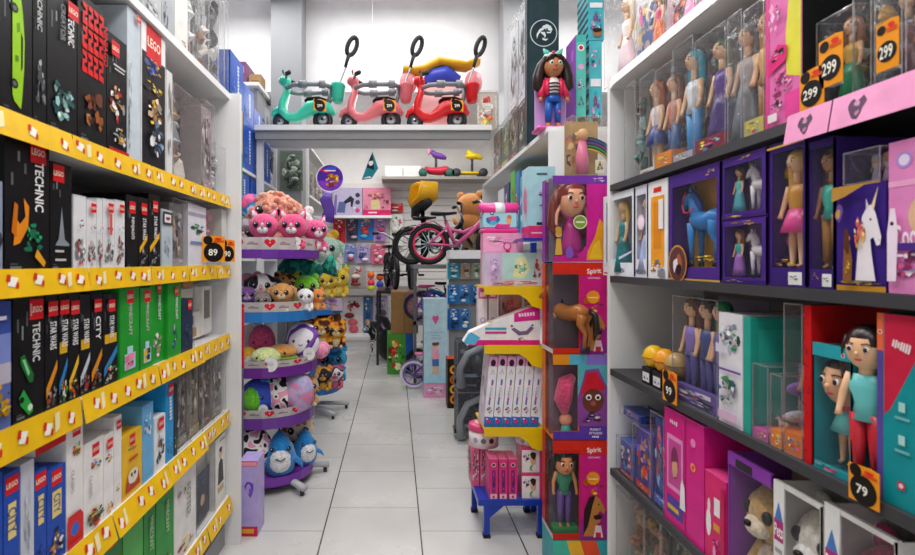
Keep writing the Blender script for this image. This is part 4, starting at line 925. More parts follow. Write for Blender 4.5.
for (p0, p1, yt, c, lab) in [(768, 816, 492, 'f0e8dc', 'clear box of a cream plush animal with a white lettered corner'), (818, 890, 520, 'e04888', 'clear box of a pink plush animal with a white lettered corner')]:
    wr(p0, p1, yt, 4, 'd8d6d4', lab, (lambda c: lambda root, w, d, h: pet(root, min(h*.92, .36), (w*.04, .13, .005), 0, c, 'f4ecec', 'round', 'packed_plush'))(c), win=(.24, .03, .985, .97), inner='a8a098', art=pets_art, d=.24, depth=.2, name='pet_box', cat='toy box')
br(700, 722, 430, 4, '3a3434', 'dark carton standing behind the shorter pink box', lambda F: (F.disc(.4, .8, .2, 'a06038', .12), F.disc(.4, .8, .12, '402018', .08)), d=.16, inset=.24)
# lowest shelf in view
pk('R', 612.8, 626, 492, 5, 'brown-backed clear pack at the end panel on the lowest shelf', '6a5850', ['a87058', '50403c', 'c8a890'], 61, d=.2)
pk('R', 626.5, 640, 500, 5, 'clear pack with green and gold toys on the lowest shelf', '40504c', ['4a8a60', 'c8a040', '705848'], 62, d=.2)
pk('R', 640.5, 656, 512, 5, 'clear pack with a dark brown doll on the lowest shelf', '3c302c', content=dl(.9, hair='201410', skin='a87050', top='804838', bottom='483028'), d=.2)
pk('R', 656.5, 690, 535, 5, 'wide clear pack of pale tan toys on the lowest shelf', 'b0a498', ['d8c8b4', 'a8947c', 'e8dccc'], 63, d=.2)
# ---------------------------------------------------------------- plush racks
def rack(name, x, y, R, tiers, label, poleh, feet=True):
    """half-round trays on a pole; tiers: (z, rim height, rim colour, card?)"""
    root = empty(name, (x, y, 0)); tag(root, label, 'display rack')
    N = 16
    def arc(r, n=N): return [(r*math.cos(a), r*math.sin(a)) for a in [-PI/2-.95+(PI+.95+.35)*i/n for i in range(n+1)]]
    for (z, rh, c, card, rr) in tiers:
        A_ = arc(rr); b = MB(); m = mat(c, 'plastic')
        b.plate(A_, z-.012, z, m)
        t = b.build('tray', root); b = MB()
        o_ = arc(rr+.006); i_ = A_
        for k in range(N):
            b.add([(*o_[k], z-rh), (*o_[k+1], z-rh), (*o_[k+1], z+.012), (*o_[k], z+.012)], [(0, 1, 2, 3)], m, True)
            b.add([(*i_[k], z-.012), (*i_[k+1], z-.012), (*i_[k+1], z+.012), (*i_[k], z+.012)], [(3, 2, 1, 0)], m, True)
            b.add([(*o_[k], z+.012), (*o_[k+1], z+.012), (*i_[k+1], z+.012), (*i_[k], z+.012)], [(0, 1, 2, 3)], m)
        b.build('rim', t)
        if card:
            b = MB(); h0, h1 = z+.013, z+.013+card; q = arc(rr+.003)
            for k in range(0, N-2):
                p0 = Vector((*q[k], h0)); u = Vector((*q[k+1], h0))-p0; up = Vector((0, 0, card))
                b.add([p0, p0+u, p0+u+up, p0+up], [(0, 1, 2, 3)], 'e9e4e2')
                b.add([p0, p0+u, p0+u+up, p0+up], [(3, 2, 1, 0)], 'e9e4e2')
                F = Face(b, p0, u, up)
                if k % 2 == 0:
                    F.poly([(.5, .15), (.85, .55), (.8, .8), (.62, .85), (.5, .7), (.38, .85), (.2, .8), (.15, .55)], 'd02030'); F.text('ty', .5, .55, .012, 'ffffff')
                else: F.rect(.1, .4, .8, .5, '907070'); F.rect(.2, .55, .5, .62, '907070')
            b.build('header_card', t)
    b = MB(); b.cyl((-.24, 0, .06), (-.24, 0, poleh), .022, mat('b8babd', 'metal'), 12); b.build('pole', root)
    for a in (-.75, .25, -2.2):
        b = MB(); L = R+.1; d = Vector((math.cos(a), math.sin(a), 0))
        b.sweep([Vector((-.24, 0, .09)), d*L*.5+Vector((0, 0, .075)), d*L+Vector((0, 0, .055))], [(.03, .022)]*3, mat('b4b6ba', 'plastic'), 8)
        b.cyl(d*(L-.03)+Vector((0, 0, 0.001)), d*(L-.03)+Vector((0, 0, .045)), .016, mat('303034', 'plastic'), 10); b.build('leg', root)
    return root
RX, RY = -.99, 3.98
T1 = [(1.735, .05, '6a2f9a', .085, .40), (1.295, .06, '2a78c0', .07, .38), (.905, .06, '6c2a8c', .045, .38), (.545, .065, '6e3a98', .06, .36), (.115, .05, '7a3aa8', 0, .35)]
rack('plush_rack', RX, RY, .38, T1, 'plush rack with purple and blue half-round trays nearest the white end panel', 1.95)
T2 = [(1.52, .03, '2a78c8', 0, .38), (1.14, .04, '2a78c8', 0, .38), (.745, .05, '2868b0', 0, .38), (.30, .05, '2a78c8', 0, .36)]
rack('plush_rack', -.97, 5.75, .36, T2, 'second plush rack with blue trays of yellow and orange plush', 1.9)

def eyes(h, x, y, z, r, parent, iris='281c30', tilt=0):
    for s in (-1, 1):
        b = MB(); b.ell((x+s*h, y, z), (r, r*.6, r*1.05), mat(iris, 'plastic'), 10, 8); b.ell((x+s*h-s*r*.05, y-r*.45, z), (r*.6, r*.3, r*.65), mat('101014', 'plastic'), 8, 6)
        b.ell((x+s*h-r*.25, y-r*.6, z+r*.35), (r*.24, r*.2, r*.24), mat('ffffff', 'plastic'), 6, 5); b.build('eye', parent)
def tagcard(parent, loc, r=.035, c='e8e8ea'):
    b = MB(); b.M = Matrix.Translation(loc)
    b.prism([(r*math.cos(2*PI*i/18), r*1.05*math.sin(2*PI*i/18)) for i in range(18)], 0, .0015, c)
    F = Face(b, (-r, 0, -r), (2*r, 0, 0), (0, 0, 2*r)); F.rect(.25, .5, .75, .55, 'a8a8a8'); F.rect(.3, .4, .7, .44, 'b8b8b8'); F.rect(.3, .62, .7, .66, 'c0c0c0')
    b.build('paper_tag', parent)
def place(root, px, pyb, Y, rz=0, z=None):
    p = P(px, pyb, Y); root.location = (p.x, p.y, z if z is not None else p.z); root.rotation_euler = (0, 0, rz); return root
def critter(label, px, Y, z, s, rz=0, col='e8588c', belly='f6f0f0', ear='point', cat='plush toy', name='plush_cat', iris='383048', material=None, muzzle=True, earin=None, group=None, tagc=None, big=1.0, limbs=True):
    """big-headed seated plush: body (limbs included) > head > ears, eyes, muzzle"""
    root = empty(name); m = material or mat(col, 'plush'); m2 = mat(belly, 'plush')
    b = MB(); b.ell((0, .03*s, .23*s), (.24*s, .22*s, .25*s), m); b.ell((0, -.1*s, .2*s), (.15*s, .12*s, .17*s), m2, 10, 7)
    if limbs:
        for k in (-1, 1):
            b.sweep([(k*.18*s, 0, .34*s), (k*.27*s, -.1*s, .24*s), (k*.26*s, -.2*s, .15*s)], [.07*s, .075*s, .07*s], m, 8); b.ell((k*.26*s, -.21*s, .14*s), .075*s, m, 8, 6)
            b.ell((k*.17*s, -.2*s, .075*s), (.085*s, .14*s, .075*s), m, 10, 7); b.ell((k*.17*s, -.33*s, .085*s), (.055*s, .02*s, .055*s), m2, 8, 5)
    b.sweep([(.1*s, .2*s, .12*s), (.24*s, .3*s, .2*s), (.3*s, .26*s, .34*s)], [.05*s, .055*s, .05*s], m, 8)
    b.build('body', root)
    h = MB(); hz = .62*s; hs = s*big
    h.ell((0, -.03*s, hz), (.36*hs, .31*hs, .31*hs), m, 18, 12); hd = h.build('head', root)
    if muzzle:
        q = MB(); q.ell((0, -.27*s, hz-.1*s), (.14*s, .09*s, .1*s), m2, 12, 8); q.sweep([(0, -.33*hs, hz-.02*s), (0, -.28*hs, hz+.14*s)], [(.06*s, .03*s), (.03*s, .02*s)], m2, 8, side=(1, 0, 0))
        q.ell((0, -.365*s, hz-.06*s), (.03*s, .02*s, .022*s), mat('c84068', 'plastic'), 8, 6); q.build('muzzle', hd)
    eyes(.15*hs, 0, -.3*hs, hz+.02*s, .075*hs, hd, iris)
    for k in (-1, 1):
        e = MB()
        if ear == 'point':
            e.sweep([(k*.2*hs, 0, hz+.2*hs), (k*.25*hs, 0, hz+.32*hs), (k*.29*hs, -.01*s, hz+.44*hs)], [(.12*hs, .06*hs), (.08*hs, .045*hs), (.015*hs, .01*hs)], m, 10, side=(1, 0, 0))
            e.sweep([(k*.21*hs, -.055*hs, hz+.24*hs), (k*.27*hs, -.04*hs, hz+.38*hs)], [(.07*hs, .02*hs), (.015*hs, .01*hs)], mat(earin or belly, 'plush'), 8, side=(1, 0, 0))
        elif ear == 'round':
            e.ell((k*.26*hs, 0, hz+.25*hs), (.11*hs, .06*hs, .11*hs), mat(earin, 'plush') if earin else m, 12, 8)
        elif ear == 'flop':
            e.sweep([(k*.25*hs, 0, hz+.2*hs), (k*.4*hs, -.03*s, hz+.1*hs), (k*.42*hs, -.06*s, hz-.14*hs)], [(.06*hs, .05*hs), (.07*hs, .11*hs), (.03*hs, .06*hs)], mat(earin, 'plush') if earin else m, 8, side=(1, 0, 0))
        e.build('ear', hd)
    if tagc: tagcard(root, (.14*s, -.36*s, .24*s), .1*s if tagc is True else tagc)
    root.location = ((px-CX)*Y/FX, Y, z+.001); root.rotation_euler = (0, 0, rz)
    return tag(root, label, cat, group)
def squish(label, px, Y, z, rx, rz_, col, name='round_plush', rot=0, material=None, tagc=True, face=True, cat='plush toy', extra=None, ry=None, patch=None):
    """round cushion plush with a face and a paper tag"""
    root = empty(name); m = material or mat(col, 'plush'); rx *= 1.16; rz_ *= 1.16; ry = (ry or rx*.85/1.16)*1.08
    b = MB(); b.ell((0, 0, rz_), (rx, ry, rz_), m, 20, 12)
    if patch: b.ell((-rx*.1, -ry*.4, rz_*.95), (rx*.72, ry*.68, rz_*.8), mat(patch, 'plush'), 16, 10)
    b.build('body', root)
    if face:
        eyes(rx*.42, 0, -ry*.88, rz_*1.1, rx*.09, root, '181418')
        q = MB(); q.sweep([(-rx*.12, -ry*.99, rz_*.95), (0, -ry*1.01, rz_*.88), (rx*.12, -ry*.99, rz_*.95)], rx*.02, mat('382028', 'plastic'), 6); q.build('mouth', root)
    if tagc: tagcard(root, (rx*.5, -ry*1.02, rz_*.5), tagc if tagc is not True else .05)
    if extra: extra(root, m)
    root.location = ((px-CX)*Y/FX, Y, z+.001); root.rotation_euler = (0, 0, rot)
    return tag(root, label, cat)
Z1, Z2, Z3, Z4, Z5 = [t[0] for t in T1]
# top purple tray
critter('bright pink plush cat with big eyes, first of the front pair on the top tray', 264, 3.78, Z1, .30, .12, 'ee5a90', 'f8f0f4', tagc=.03)
critter('bright pink plush cat farther from the end panel, second of the front pair', 293, 3.80, Z1, .30, .05, 'ee4f88', 'f8f0f4', tagc=.03)
critter('small pink plush cat half hidden behind the second pink cat', 315, 3.98, Z1, .27, .5, 'e85a96', 'f4e8f0', tagc=None)
critter('dark grey and white plush animal at the white end panel on the top tray', 245, 3.9, Z1, .22, .1, '584450', 'f0e8e8', 'round')
RB = patches(['f4f0f4', 'f4f0f4', '38a0d8', '2870b8', 'e85090', 'f0f0f4'], 5, 'rainbow')
critter('curly coral-brown plush poodle behind the pink cats', 274, 4.12, Z1+.0, .50, 0, 'd89078', 'e8b8a0', 'flop', name='plush_poodle', material=patches(['d88a70', 'e8a890', 'c87860', 'f0b8a0'], 30, 'fluffy'))
pood = [o for o in COL.objects if o.name.startswith('plush_poodle')][0]; b = MB(); R = random.Random(8); cm = [mat(c, 'plush') for c in ('d88a70', 'e8a890', 'c87058', 'f0c0a8')]
for i in range(90):
    a = R.uniform(0, 2*PI); t = R.uniform(.0, 1.7); b.ell((.18*math.sin(t)*math.cos(a), -.015+.16*math.sin(t)*math.sin(a), .31+.155*math.cos(t)), R.uniform(.02, .032), cm[i % 4], 7, 5)
b.build('curls', pood)
critter('white plush animal behind the coral poodle', 296, 4.28, Z1, .40, .1, 'f0eeec', 'f8f8f8', 'round', name='plush_bear')
squish('white and blue rainbow ball plush at the back of the top tray', 251, 4.1, Z1+.27, .10, .085, 'f0f0f4', material=patches(['f4f0f4', 'e85090', '2870b8', '38a0d8', 'f4f4f8'], 6, 'fluffy'), face=False, tagc=False)
b = MB(); b.cyl((0, 0, 0), (0, 0, .265), .07, mat('d8d0d8', 'plastic'), 14); o = b.build('tray_riser'); o.location = ((251-CX)*4.1/FX, 4.1, Z1+.001); tag(o, 'pale round riser under the rainbow ball plush', 'stand')
# blue tray
COW = patches(['f4f2f0', 'f4f2f0', '1c1a1c'], 9)
critter('black and white cow plush on the blue tray', 263, 3.85, Z2, .30, .1, 'f4f2f0', 'f0c8c8', 'flop', name='plush_cow', material=COW, earin='1c1a1c')
critter('pink plush animal beside the cow on the blue tray', 247, 3.98, Z2, .30, .2, 'e890a8', 'f4d0d8', 'round', name='plush_bear')
critter('purple plush animal at the white end panel on the blue tray', 248, 3.78, Z2, .2, .2, '9a68b8', 'd8b8e0', 'point')
critter('grey raccoon plush with dark eye patches at the tray front', 263, 3.70, Z2, .15, .1, '8a7e78', 'e8e4e0', 'round', name='plush_raccoon', big=1.1)
critter('tan plush puppy lying at the front of the blue tray', 282, 3.74, Z2, .23, .15, 'd89a50', 'f0d8b0', 'flop', name='plush_puppy')
critter('white plush panda with black ears on the blue tray', 305, 3.82, Z2, .18, .2, 'f4f2f2', 'ffffff', 'round', name='plush_panda', earin='181818')
critter('orange plush duck leaning over the end of the blue tray', 317, 3.97, Z2, .17, .8, 'e88838', 'f8b860', 'round', name='plush_duck')
critter('lime green plush behind the panda', 306, 4.05, Z2, .28, .3, '78d028', 'b8f080', 'round', name='plush_frog')
critter('leopard spotted plush behind the tan puppy', 288, 4.06, Z2, .30, 0, 'c89a50', 'f0e0c0', 'round', name='plush_leopard', material=patches(['d8a858', 'd8a858', '38240c'], 26))
root = empty('plush_fish'); b = MB(); GM = patches(['0c4c48', '148070', '0a3a40', '20a088'], 14, 'fluffy')
b.sweep([(-.17, 0, .1), (-.12, 0, .1), (0, 0, .1), (.12, 0, .1), (.2, 0, .1)], [.03, .085, .105, .07, .03], GM, 14); b.build('body', root)
b = MB(); b.sweep([(.19, 0, .1), (.25, 0, .12), (.3, 0, .13)], [(.03, .03), (.02, .08), (.01, .1)], GM, 10, side=(0, 1, 0)); b.build('tail', root)
root.location = ((298-CX)*4.16/FX, 4.2, Z2+.205); tag(root, 'dark green shiny plush fish lying across the plush on the blue tray', 'plush toy')
# purple tray with round plushes
squish('pale yellow-green round plush with a paper tag', 266, 3.70, Z3, .092, .062, 'dce8a0', tagc=.05, ry=.08)
squish('pink egg plush behind the pale yellow-green round plush', 262, 3.93, Z3, .09, .12, 'e85888', tagc=False)
def burger(root, m):
    b = MB(); b.ell((0, 0, .055), (.118, .1, .02), mat('7ac038', 'plush'), 18, 6); b.ell((0, 0, .045), (.115, .1, .022), mat('6a3a20', 'plush'), 16, 6); b.build('filling', root)
    b = MB(); b.ell((0, 0, .095), (.115, .1, .055), mat('d8984a', 'plush'), 18, 8)
    b.build('top_bun', root)
    eyes(.04, 0, -.095, .1, .009, root, '181418')
squish('hamburger plush with green salad rim', 282, 3.80, Z3+.0, .11, .03, 'd8984a', 'plush_burger', face=False, tagc=False, extra=burger)
squish('white and violet round plush behind the burger', 303, 3.92, Z3, .11, .13, 'e8e0f0', material=patches(['f0ecf4', '8a50b8', '6a3a98', 'f4f0f8'], 7), tagc=.045)
squish('small yellow plush with paper tag at the white end panel', 248, 3.75, Z3, .055, .06, 'f0b830', tagc=.045)
squish('small white plush peeping behind the yellow one', 256, 4.1, Z3, .06, .13, 'e8e0d8', tagc=False)
# card tray
def fish_fins(root, m):
    b = MB(); b.sweep([(-.02, 0, .2), (.03, 0, .25), (.09, 0, .25)], [(.05, .03), (.04, .02), (.01, .01)], mat('30a0d8', 'plush'), 8); b.build('fin', root)
    b = MB(); b.sweep([(.1, 0, .12), (.17, 0, .14), (.21, 0, .18)], [(.05, .05), (.03, .07), (.01, .08)], mat('5a50c8', 'plush'), 8, side=(0, 1, 0)); b.build('tail', root)
squish('rainbow striped plush fish with a lime green face', 258, 3.76, Z4, .11, .115, '60c838', 'plush_fish', material=patches(['2a9a38', 'e83838', 'f0a020', '38a0e0', '7048c8', '3858c8'], 4.4, 'rainbow'), patch='6cd02c', extra=fish_fins, tagc=.035)
squish('white plush cushion with black and pink cow spots on the card tray', 279, 3.80, Z4, .105, .12, 'f4f0f0', material=patches(['f4a8c0', 'f8f4f4', 'f8f4f4', '1c1a1c'], 22), face=False, tagc=False)
squish('fluffy pink and blue round plush on the card tray', 297, 3.82, Z4, .11, .13, 'd890b0', material=patches(['c8a0c8', 'e080a8', '90b0d8', 'd8a8d0'], 12, 'fluffy'), face=False, tagc=False)
critter('tan plush animal behind the fluffy round plush', 307, 4.02, Z4, .25, .4, 'c8a070', 'e8d8b8', 'round', name='plush_bear')
# bottom tray
squish('cow spotted pink and black plush on the bottom tray', 252, 3.76, Z5, .13, .15, 'f4f0f0', material=patches(['f4a8c0', 'f8f4f4', 'f8f4f4', '1c1a1c'], 20), face=False, tagc=False)
def shark(label, px, Y, z, s, rz):
    root = empty('plush_shark'); m = mat('1c86d0', 'plush'); w = mat('f2f2f4', 'plush')
    b = MB(); b.sweep([(0, .02*s, .0), (0, 0, .1*s), (0, -.01*s, .35*s), (0, 0, .6*s), (0, .04*s, .8*s), (0, .07*s, .9*s)], [(.2*s, .16*s), (.3*s, .25*s), (.34*s, .28*s), (.27*s, .23*s), (.13*s, .12*s), (.03*s, .03*s)], m, 16, side=(1, 0, 0))
    b.ell((0, -.1*s, .33*s), (.26*s, .22*s, .31*s), w, 16, 10); b.build('body', root)
    for k in (-1, 1):
        b = MB(); b.sweep([(k*.28*s, -.05*s, .34*s), (k*.4*s, -.14*s, .26*s), (k*.46*s, -.18*s, .16*s)], [(.09*s, .05*s), (.07*s, .04*s), (.015*s, .01*s)], m, 8); b.build('fin', root)
    b = MB(); b.sweep([(0, .2*s, .62*s), (0, .32*s, .78*s), (0, .36*s, .92*s)], [(.05*s, .14*s), (.04*s, .09*s), (.01*s, .02*s)], m, 8, side=(1, 0, 0)); b.build('fin', root)
    eyes(.17*s, 0, -.245*s, .6*s, .045*s, root, '181c28')
    q = MB(); q.sweep([(-.1*s, -.31*s, .42*s), (0, -.335*s, .38*s), (.1*s, -.31*s, .42*s)], .012*s, mat('405068', 'plastic'), 6); q.build('mouth', root)
    root.location = ((px-CX)*Y/FX, Y, z+.001); root.rotation_euler = (0, 0, rz); return tag(root, label, 'plush toy')
shark('blue plush shark with white belly at the front of the bottom tray', 280, 3.77, Z5, .345, .25)
shark('second blue plush shark behind the front one', 305, 3.96, Z5, .29, .6)
critter('cream plush with tan spots behind the blue sharks', 298, 4.12, Z5+.0, .36, .2, 'e8d0b0', 'f4e8d8', 'round', name='plush_puppy', material=patches(['ecd8bc', 'ecd8bc', 'b08050'], 16), limbs=True)
# second rack
Za, Zb, Zc, Zd = [t[0] for t in T2]
critter('mint green plush dog with floppy ears on the top blue tray', 326, 5.52, Za, .44, .1, 'b8e0cc', 'e0f4e8', 'flop', name='plush_dog')
critter('yellow plush chick peeping over the mint dog', 322, 5.9, Za, .52, .1, 'f0b828', 'f8d860', 'round', name='plush_chick')
for i, (px, Y, s, lab) in enumerate([(316, 5.5, .27, 'yellow plush chick at the inner end of the second blue tray'), (327, 5.48, .29, 'yellow plush chick in the middle of the second blue tray'), (338, 5.56, .34, 'tallest yellow plush chick, outer end of the second blue tray')]):
    critter(lab, px, Y, Zb+.14, s, .1, 'f0c428', 'f8e070', 'round', name='plush_chick', group='yellow plush chicks on the blue tray')
b = MB(); b.box(-.16, -.05, 0, .16, .12, .135, 'c8b8d0'); F = Face(b, (-.16, -.05, 0), (.32, 0, 0), (0, 0, .135)); F.burst(.5, .5, .45, .4, ['b080c8', 'f0c0a0', 'e8e0f0', '80a0d0'], 12, 3); o = b.build('toy_box'); o.location = ((328-CX)*5.55/FX, 5.55, Zb+.001); tag(o, 'low lilac printed carton under the yellow chicks', 'toy box')
for i, (px, Y, s, c, lab, nm) in enumerate([(311, 5.52, .26, 'e8901c', 'orange plush tiger first in the row on the third blue tray', 'plush_tiger'), (322, 5.5, .28, 'f0a828', 'orange and yellow plush tiger with brown marks, middle of the third tray', 'plush_tiger'), (336, 5.52, .25, 'f0b030', 'golden plush tiger at the outer end of the third tray', 'plush_tiger'), (327, 5.8, .36, '8a4a20', 'brown plush giraffe behind the orange tigers', 'plush_giraffe')]):
    critter(lab, px, Y, Zc+.0 if i < 3 else Zc, s*1.25, .1, c, 'f8e0a8', 'round', name=nm, material=patches([c, c, 'd87010', '4a2810'], 12))
for i, (px, Y, s, cs, lab) in enumerate([(313, 5.5, .26, ['2868b8', '2868b8', 'e8e8f0'], 'blue and white plush on the lowest tray of the second rack'), (323, 5.48, .27, ['282430', '282430', 'd8a038'], 'black plush with gold marks on the lowest tray of the second rack'), (335, 5.55, .27, ['e8e0e0', '202028', 'c06080'], 'white and black plush at the outer end of the lowest tray'), (318, 5.8, .42, ['c83878', 'e878a8', '88b0d8'], 'pink patterned plush at the back of the lowest tray'), (333, 5.84, .44, ['38a8d8', '38a8d8', '2078a8'], 'turquoise plush at the back of the lowest tray')]):
    critter(lab, px, Y, Zd, s, .1, cs[0], cs[-1], 'round', name='plush_bear', material=patches(cs, 9))
root = empty('plush_flippers')
for k in (-1, 1):
    b = MB(); b.sweep([(0, k*.05, .05), (.08, k*.055, .055), (.16, k*.06, .05), (.2, k*.06, .045)], [.04, .05, .06, .03], mat('f090b0', 'plush'), 10); b.build('flipper', root)
b = MB(); b.sweep([(-.14, 0, .07), (-.05, 0, .07), (.02, 0, .06)], [.06, .085, .06], mat('8a3a88', 'plush'), 12); b.build('body', root)
root.location = (RX+.26, 4.12, Z3+.001); tag(root, 'pink plush flippers poking out over the purple tray edge', 'plush toy')
# lilac carton on the floor at the end panel
def lil(F):
    F.rect(0, 0, 1, .13, 'd02848'); F.rect(0, .93, 1, 1, 'e84a78'); F.rect(.05, .945, .95, .955, 'f8e0e8'); F.rect(.05, .97, .95, .98, 'f8e0e8'); F.rect(.15, .04, .8, .1, 'e8a830'); F.blob(.55, .63, .32, .12, '6a48b8', 3); F.blob(.5, .64, .2, .08, 'b098dc', 4); F.blob(.62, .6, .14, .05, '8058c0', 8)
o = carton('toy_box', .11, .16, .455, 'b6a6de', lil); o.location = ((248.5-CX)*3.12/FX, 3.12, .001); tag(o, 'lilac carton with red foot standing on the floor at the end panel', 'toy box')
b = MB(); b.box(-.012, 0, 0, .012, .02, .38, 'd01c34'); o = b.build('sign_strip'); o.location = ((241.5-CX)*3.3/FX, 3.3, .98); 
b2 = MB(); b2.box(-.01, 0, 0, .01, .015, .98, mat('909296', 'metal')); b2.build('post', o, (0, 0, -.979)); tag(o, 'narrow red upright sign strip beside the plush rack', 'sign')
# ---------------------------------------------------------------- blue boxes behind the plush racks
def hw(F):
    F.rect(.1, .1, .9, .9, '1450b8'); F.vtext('HOT WHEELS', .6, .5, .06, .7*F.H, 'd8e4f4'); F.burst(.3, .3, .2, .2, ['3070d8', '0c3a90', '6098e8'], 6, 2)
def bb(Y0, Y1, z, h, col, label, art=hw, d=.3, dx=0):
    o = carton('toy_box', Y1-Y0-.01, d, h, col, art); return settop(o, (XB-.012-dx, (Y0+Y1)/2, z), PI/2, label, 'toy box')
n = 0
for (Y0, Y1, z, h, lab) in [(4.42, 4.80, 2.53, .50, 'lower blue box nearest the white end panel, on the high side shelf'), (4.80, 5.16, 2.53, .47, 'lower blue box second along the high side shelf'), (5.16, 5.5, 2.53, .45, 'lower blue box third along the high side shelf'), (5.5, 5.84, 2.53, .43, 'lower blue box at the far end of the high side shelf'),
        (4.42, 4.80, 3.033, .45, 'upper blue box nearest the white end panel, stacked'), (4.80, 5.16, 3.003, .33, 'upper blue box second in the stacked row'), (5.16, 5.5, 2.983, .22, 'upper blue box third in the stacked row'),
        (4.6, 5.0, 2.151, .33, 'blue box under the high side shelf behind the plush, nearer one'), (5.05, 5.5, 2.151, .33, 'blue box under the high side shelf behind the plush, farther one')]:
    bb(Y0, Y1, z, h, '1a5cc8' if n % 2 else '1450b0', lab); n += 1
def yg(F): F.rect(0, .6, 1, 1, 'f0c818'); F.burst(.5, .35, .45, .3, ['d83020', '48a838', 'f0c818', '2868c0'], 10, 4)
o = carton('toy_box', .2, .05, .95, '68b030', yg); settop(o, (XB+.04, 4.5, 2.05), PI/2, 'tall thin yellow and green carton before the blue boxes', 'toy box')
b = MB(); b.box(-.12, 0, 0, .12, .02, 2.048, mat('c8c8cc', 'paint')); b.build('stand', o, (0, .02, -2.049))
def pack_at(label, X, Y, z, w, d, h, card, cols, seed, rz=0, n=7, amt=.12, cat='toy pack', name='toy_pack'):
    def ct(root):
        root['dims'] = (w, d, h); inner_blocks(cols, seed, n)(root); del root['dims']
    o = clearpack(name, w, d, h, card, lambda F: F.burst(.5, .5, .45, .45, cols+['ffffff'], 14, seed+3), ct, amt=amt)
    return settop(o, (X, Y, z), rz, label, cat)
pack_at('grey-green blister pack of army toys hanging on the grey column', (290-CX)*6.3/FX, 6.318, zat(190, 6.3), .29, .08, .50, '5a6a58', ['3a4a3a', '788a70', 'a8b0a0', '28302c', 'c0c8b8'], 71, n=10)
pack_at('clear bag of silver toys above the blue boxes at the shelf end', XB+.02, 5.96, 2.53, .22, .1, .9, 'a8acb4', ['d8d8e0', '808890', '585c68'], 72, PI/2)
l3 = tag(empty('gondola_shelving', (-1.3, 8.0, 0)), 'far white shelving run with grey clear packs, beyond the grey column', 'shelving')
wp(l3, 'back_panel', (-1.62, 6.8, 0, -1.6, 9.6, 3.2, WH)); wp(l3, 'end_panel', (-1.6, 6.8, 0, -1.14, 6.83, 3.25, WH))
for z in (.5, 1.2, 1.9, 2.55, 3.2): wp(l3, 'shelf_board', (-1.6, 6.83, z-.03, -1.12, 9.6, z, WH))
for i, (Y, c, lab) in enumerate([(7.05, 'a8a49c', 'grey clear pack first along the far white shelving'), (7.45, '8a9098', 'blue-grey clear pack second along the far white shelving'), (7.85, 'b8b0a0', 'tan clear pack third along the far white shelving'), (8.25, '98a08c', 'olive clear pack fourth along the far white shelving'), (8.7, 'a09890', 'grey-brown clear pack at the far end of the far shelving')]):
    pack_at(lab, -1.14, Y, 2.55, .34, .14, .48, c, ['6a6a60', 'c8c4b8', '50585c', '8a7a60'], 80+i, PI/2)
    pack_at(lab.replace('clear pack', 'small clear pack low').replace('along', 'down'), -1.14, Y, 1.9, .34, .14, .40, ['98806a', '7890a0', 'b0a878', '88a0a0', 'a08080'][i], ['d0b050', '60788a', 'c06a50', 'e0d8c8'], 90+i, PI/2)
# high ledge with cartons
hs = tag(empty('high_wall_shelf', (-1.75, 6.2, 3.7)), 'high white wall ledge carrying small cartons beside the grey column', 'shelf')
wp(hs, 'board', (-2.6, 5.9, 3.68, -1.56, 6.7, 3.72, WH)); wp(hs, 'bracket', (-2.5, 6.0, 3.4, -2.46, 6.7, 3.68, GR)); wp(hs, 'bracket', (-1.64, 6.0, 3.4, -1.6, 6.7, 3.68, GR))
o = carton('toy_box', .17, .4, .27, '7a4a72', lambda F: (F.rect(.1, .5, .9, .8, 'a878a0'), F.rect(.2, .2, .8, .3, 'c8a0c0'))); settop(o, (-1.82, 6.0, 3.72), 0, 'plum and white carton on the high wall ledge', 'toy box')
o = carton('toy_box', .14, .2, .14, '9a7a58', lambda F: F.rect(.2, .3, .8, .5, '785838')); settop(o, (-1.64, 6.05, 3.72), 0, 'small brown carton on the high wall ledge', 'toy box')
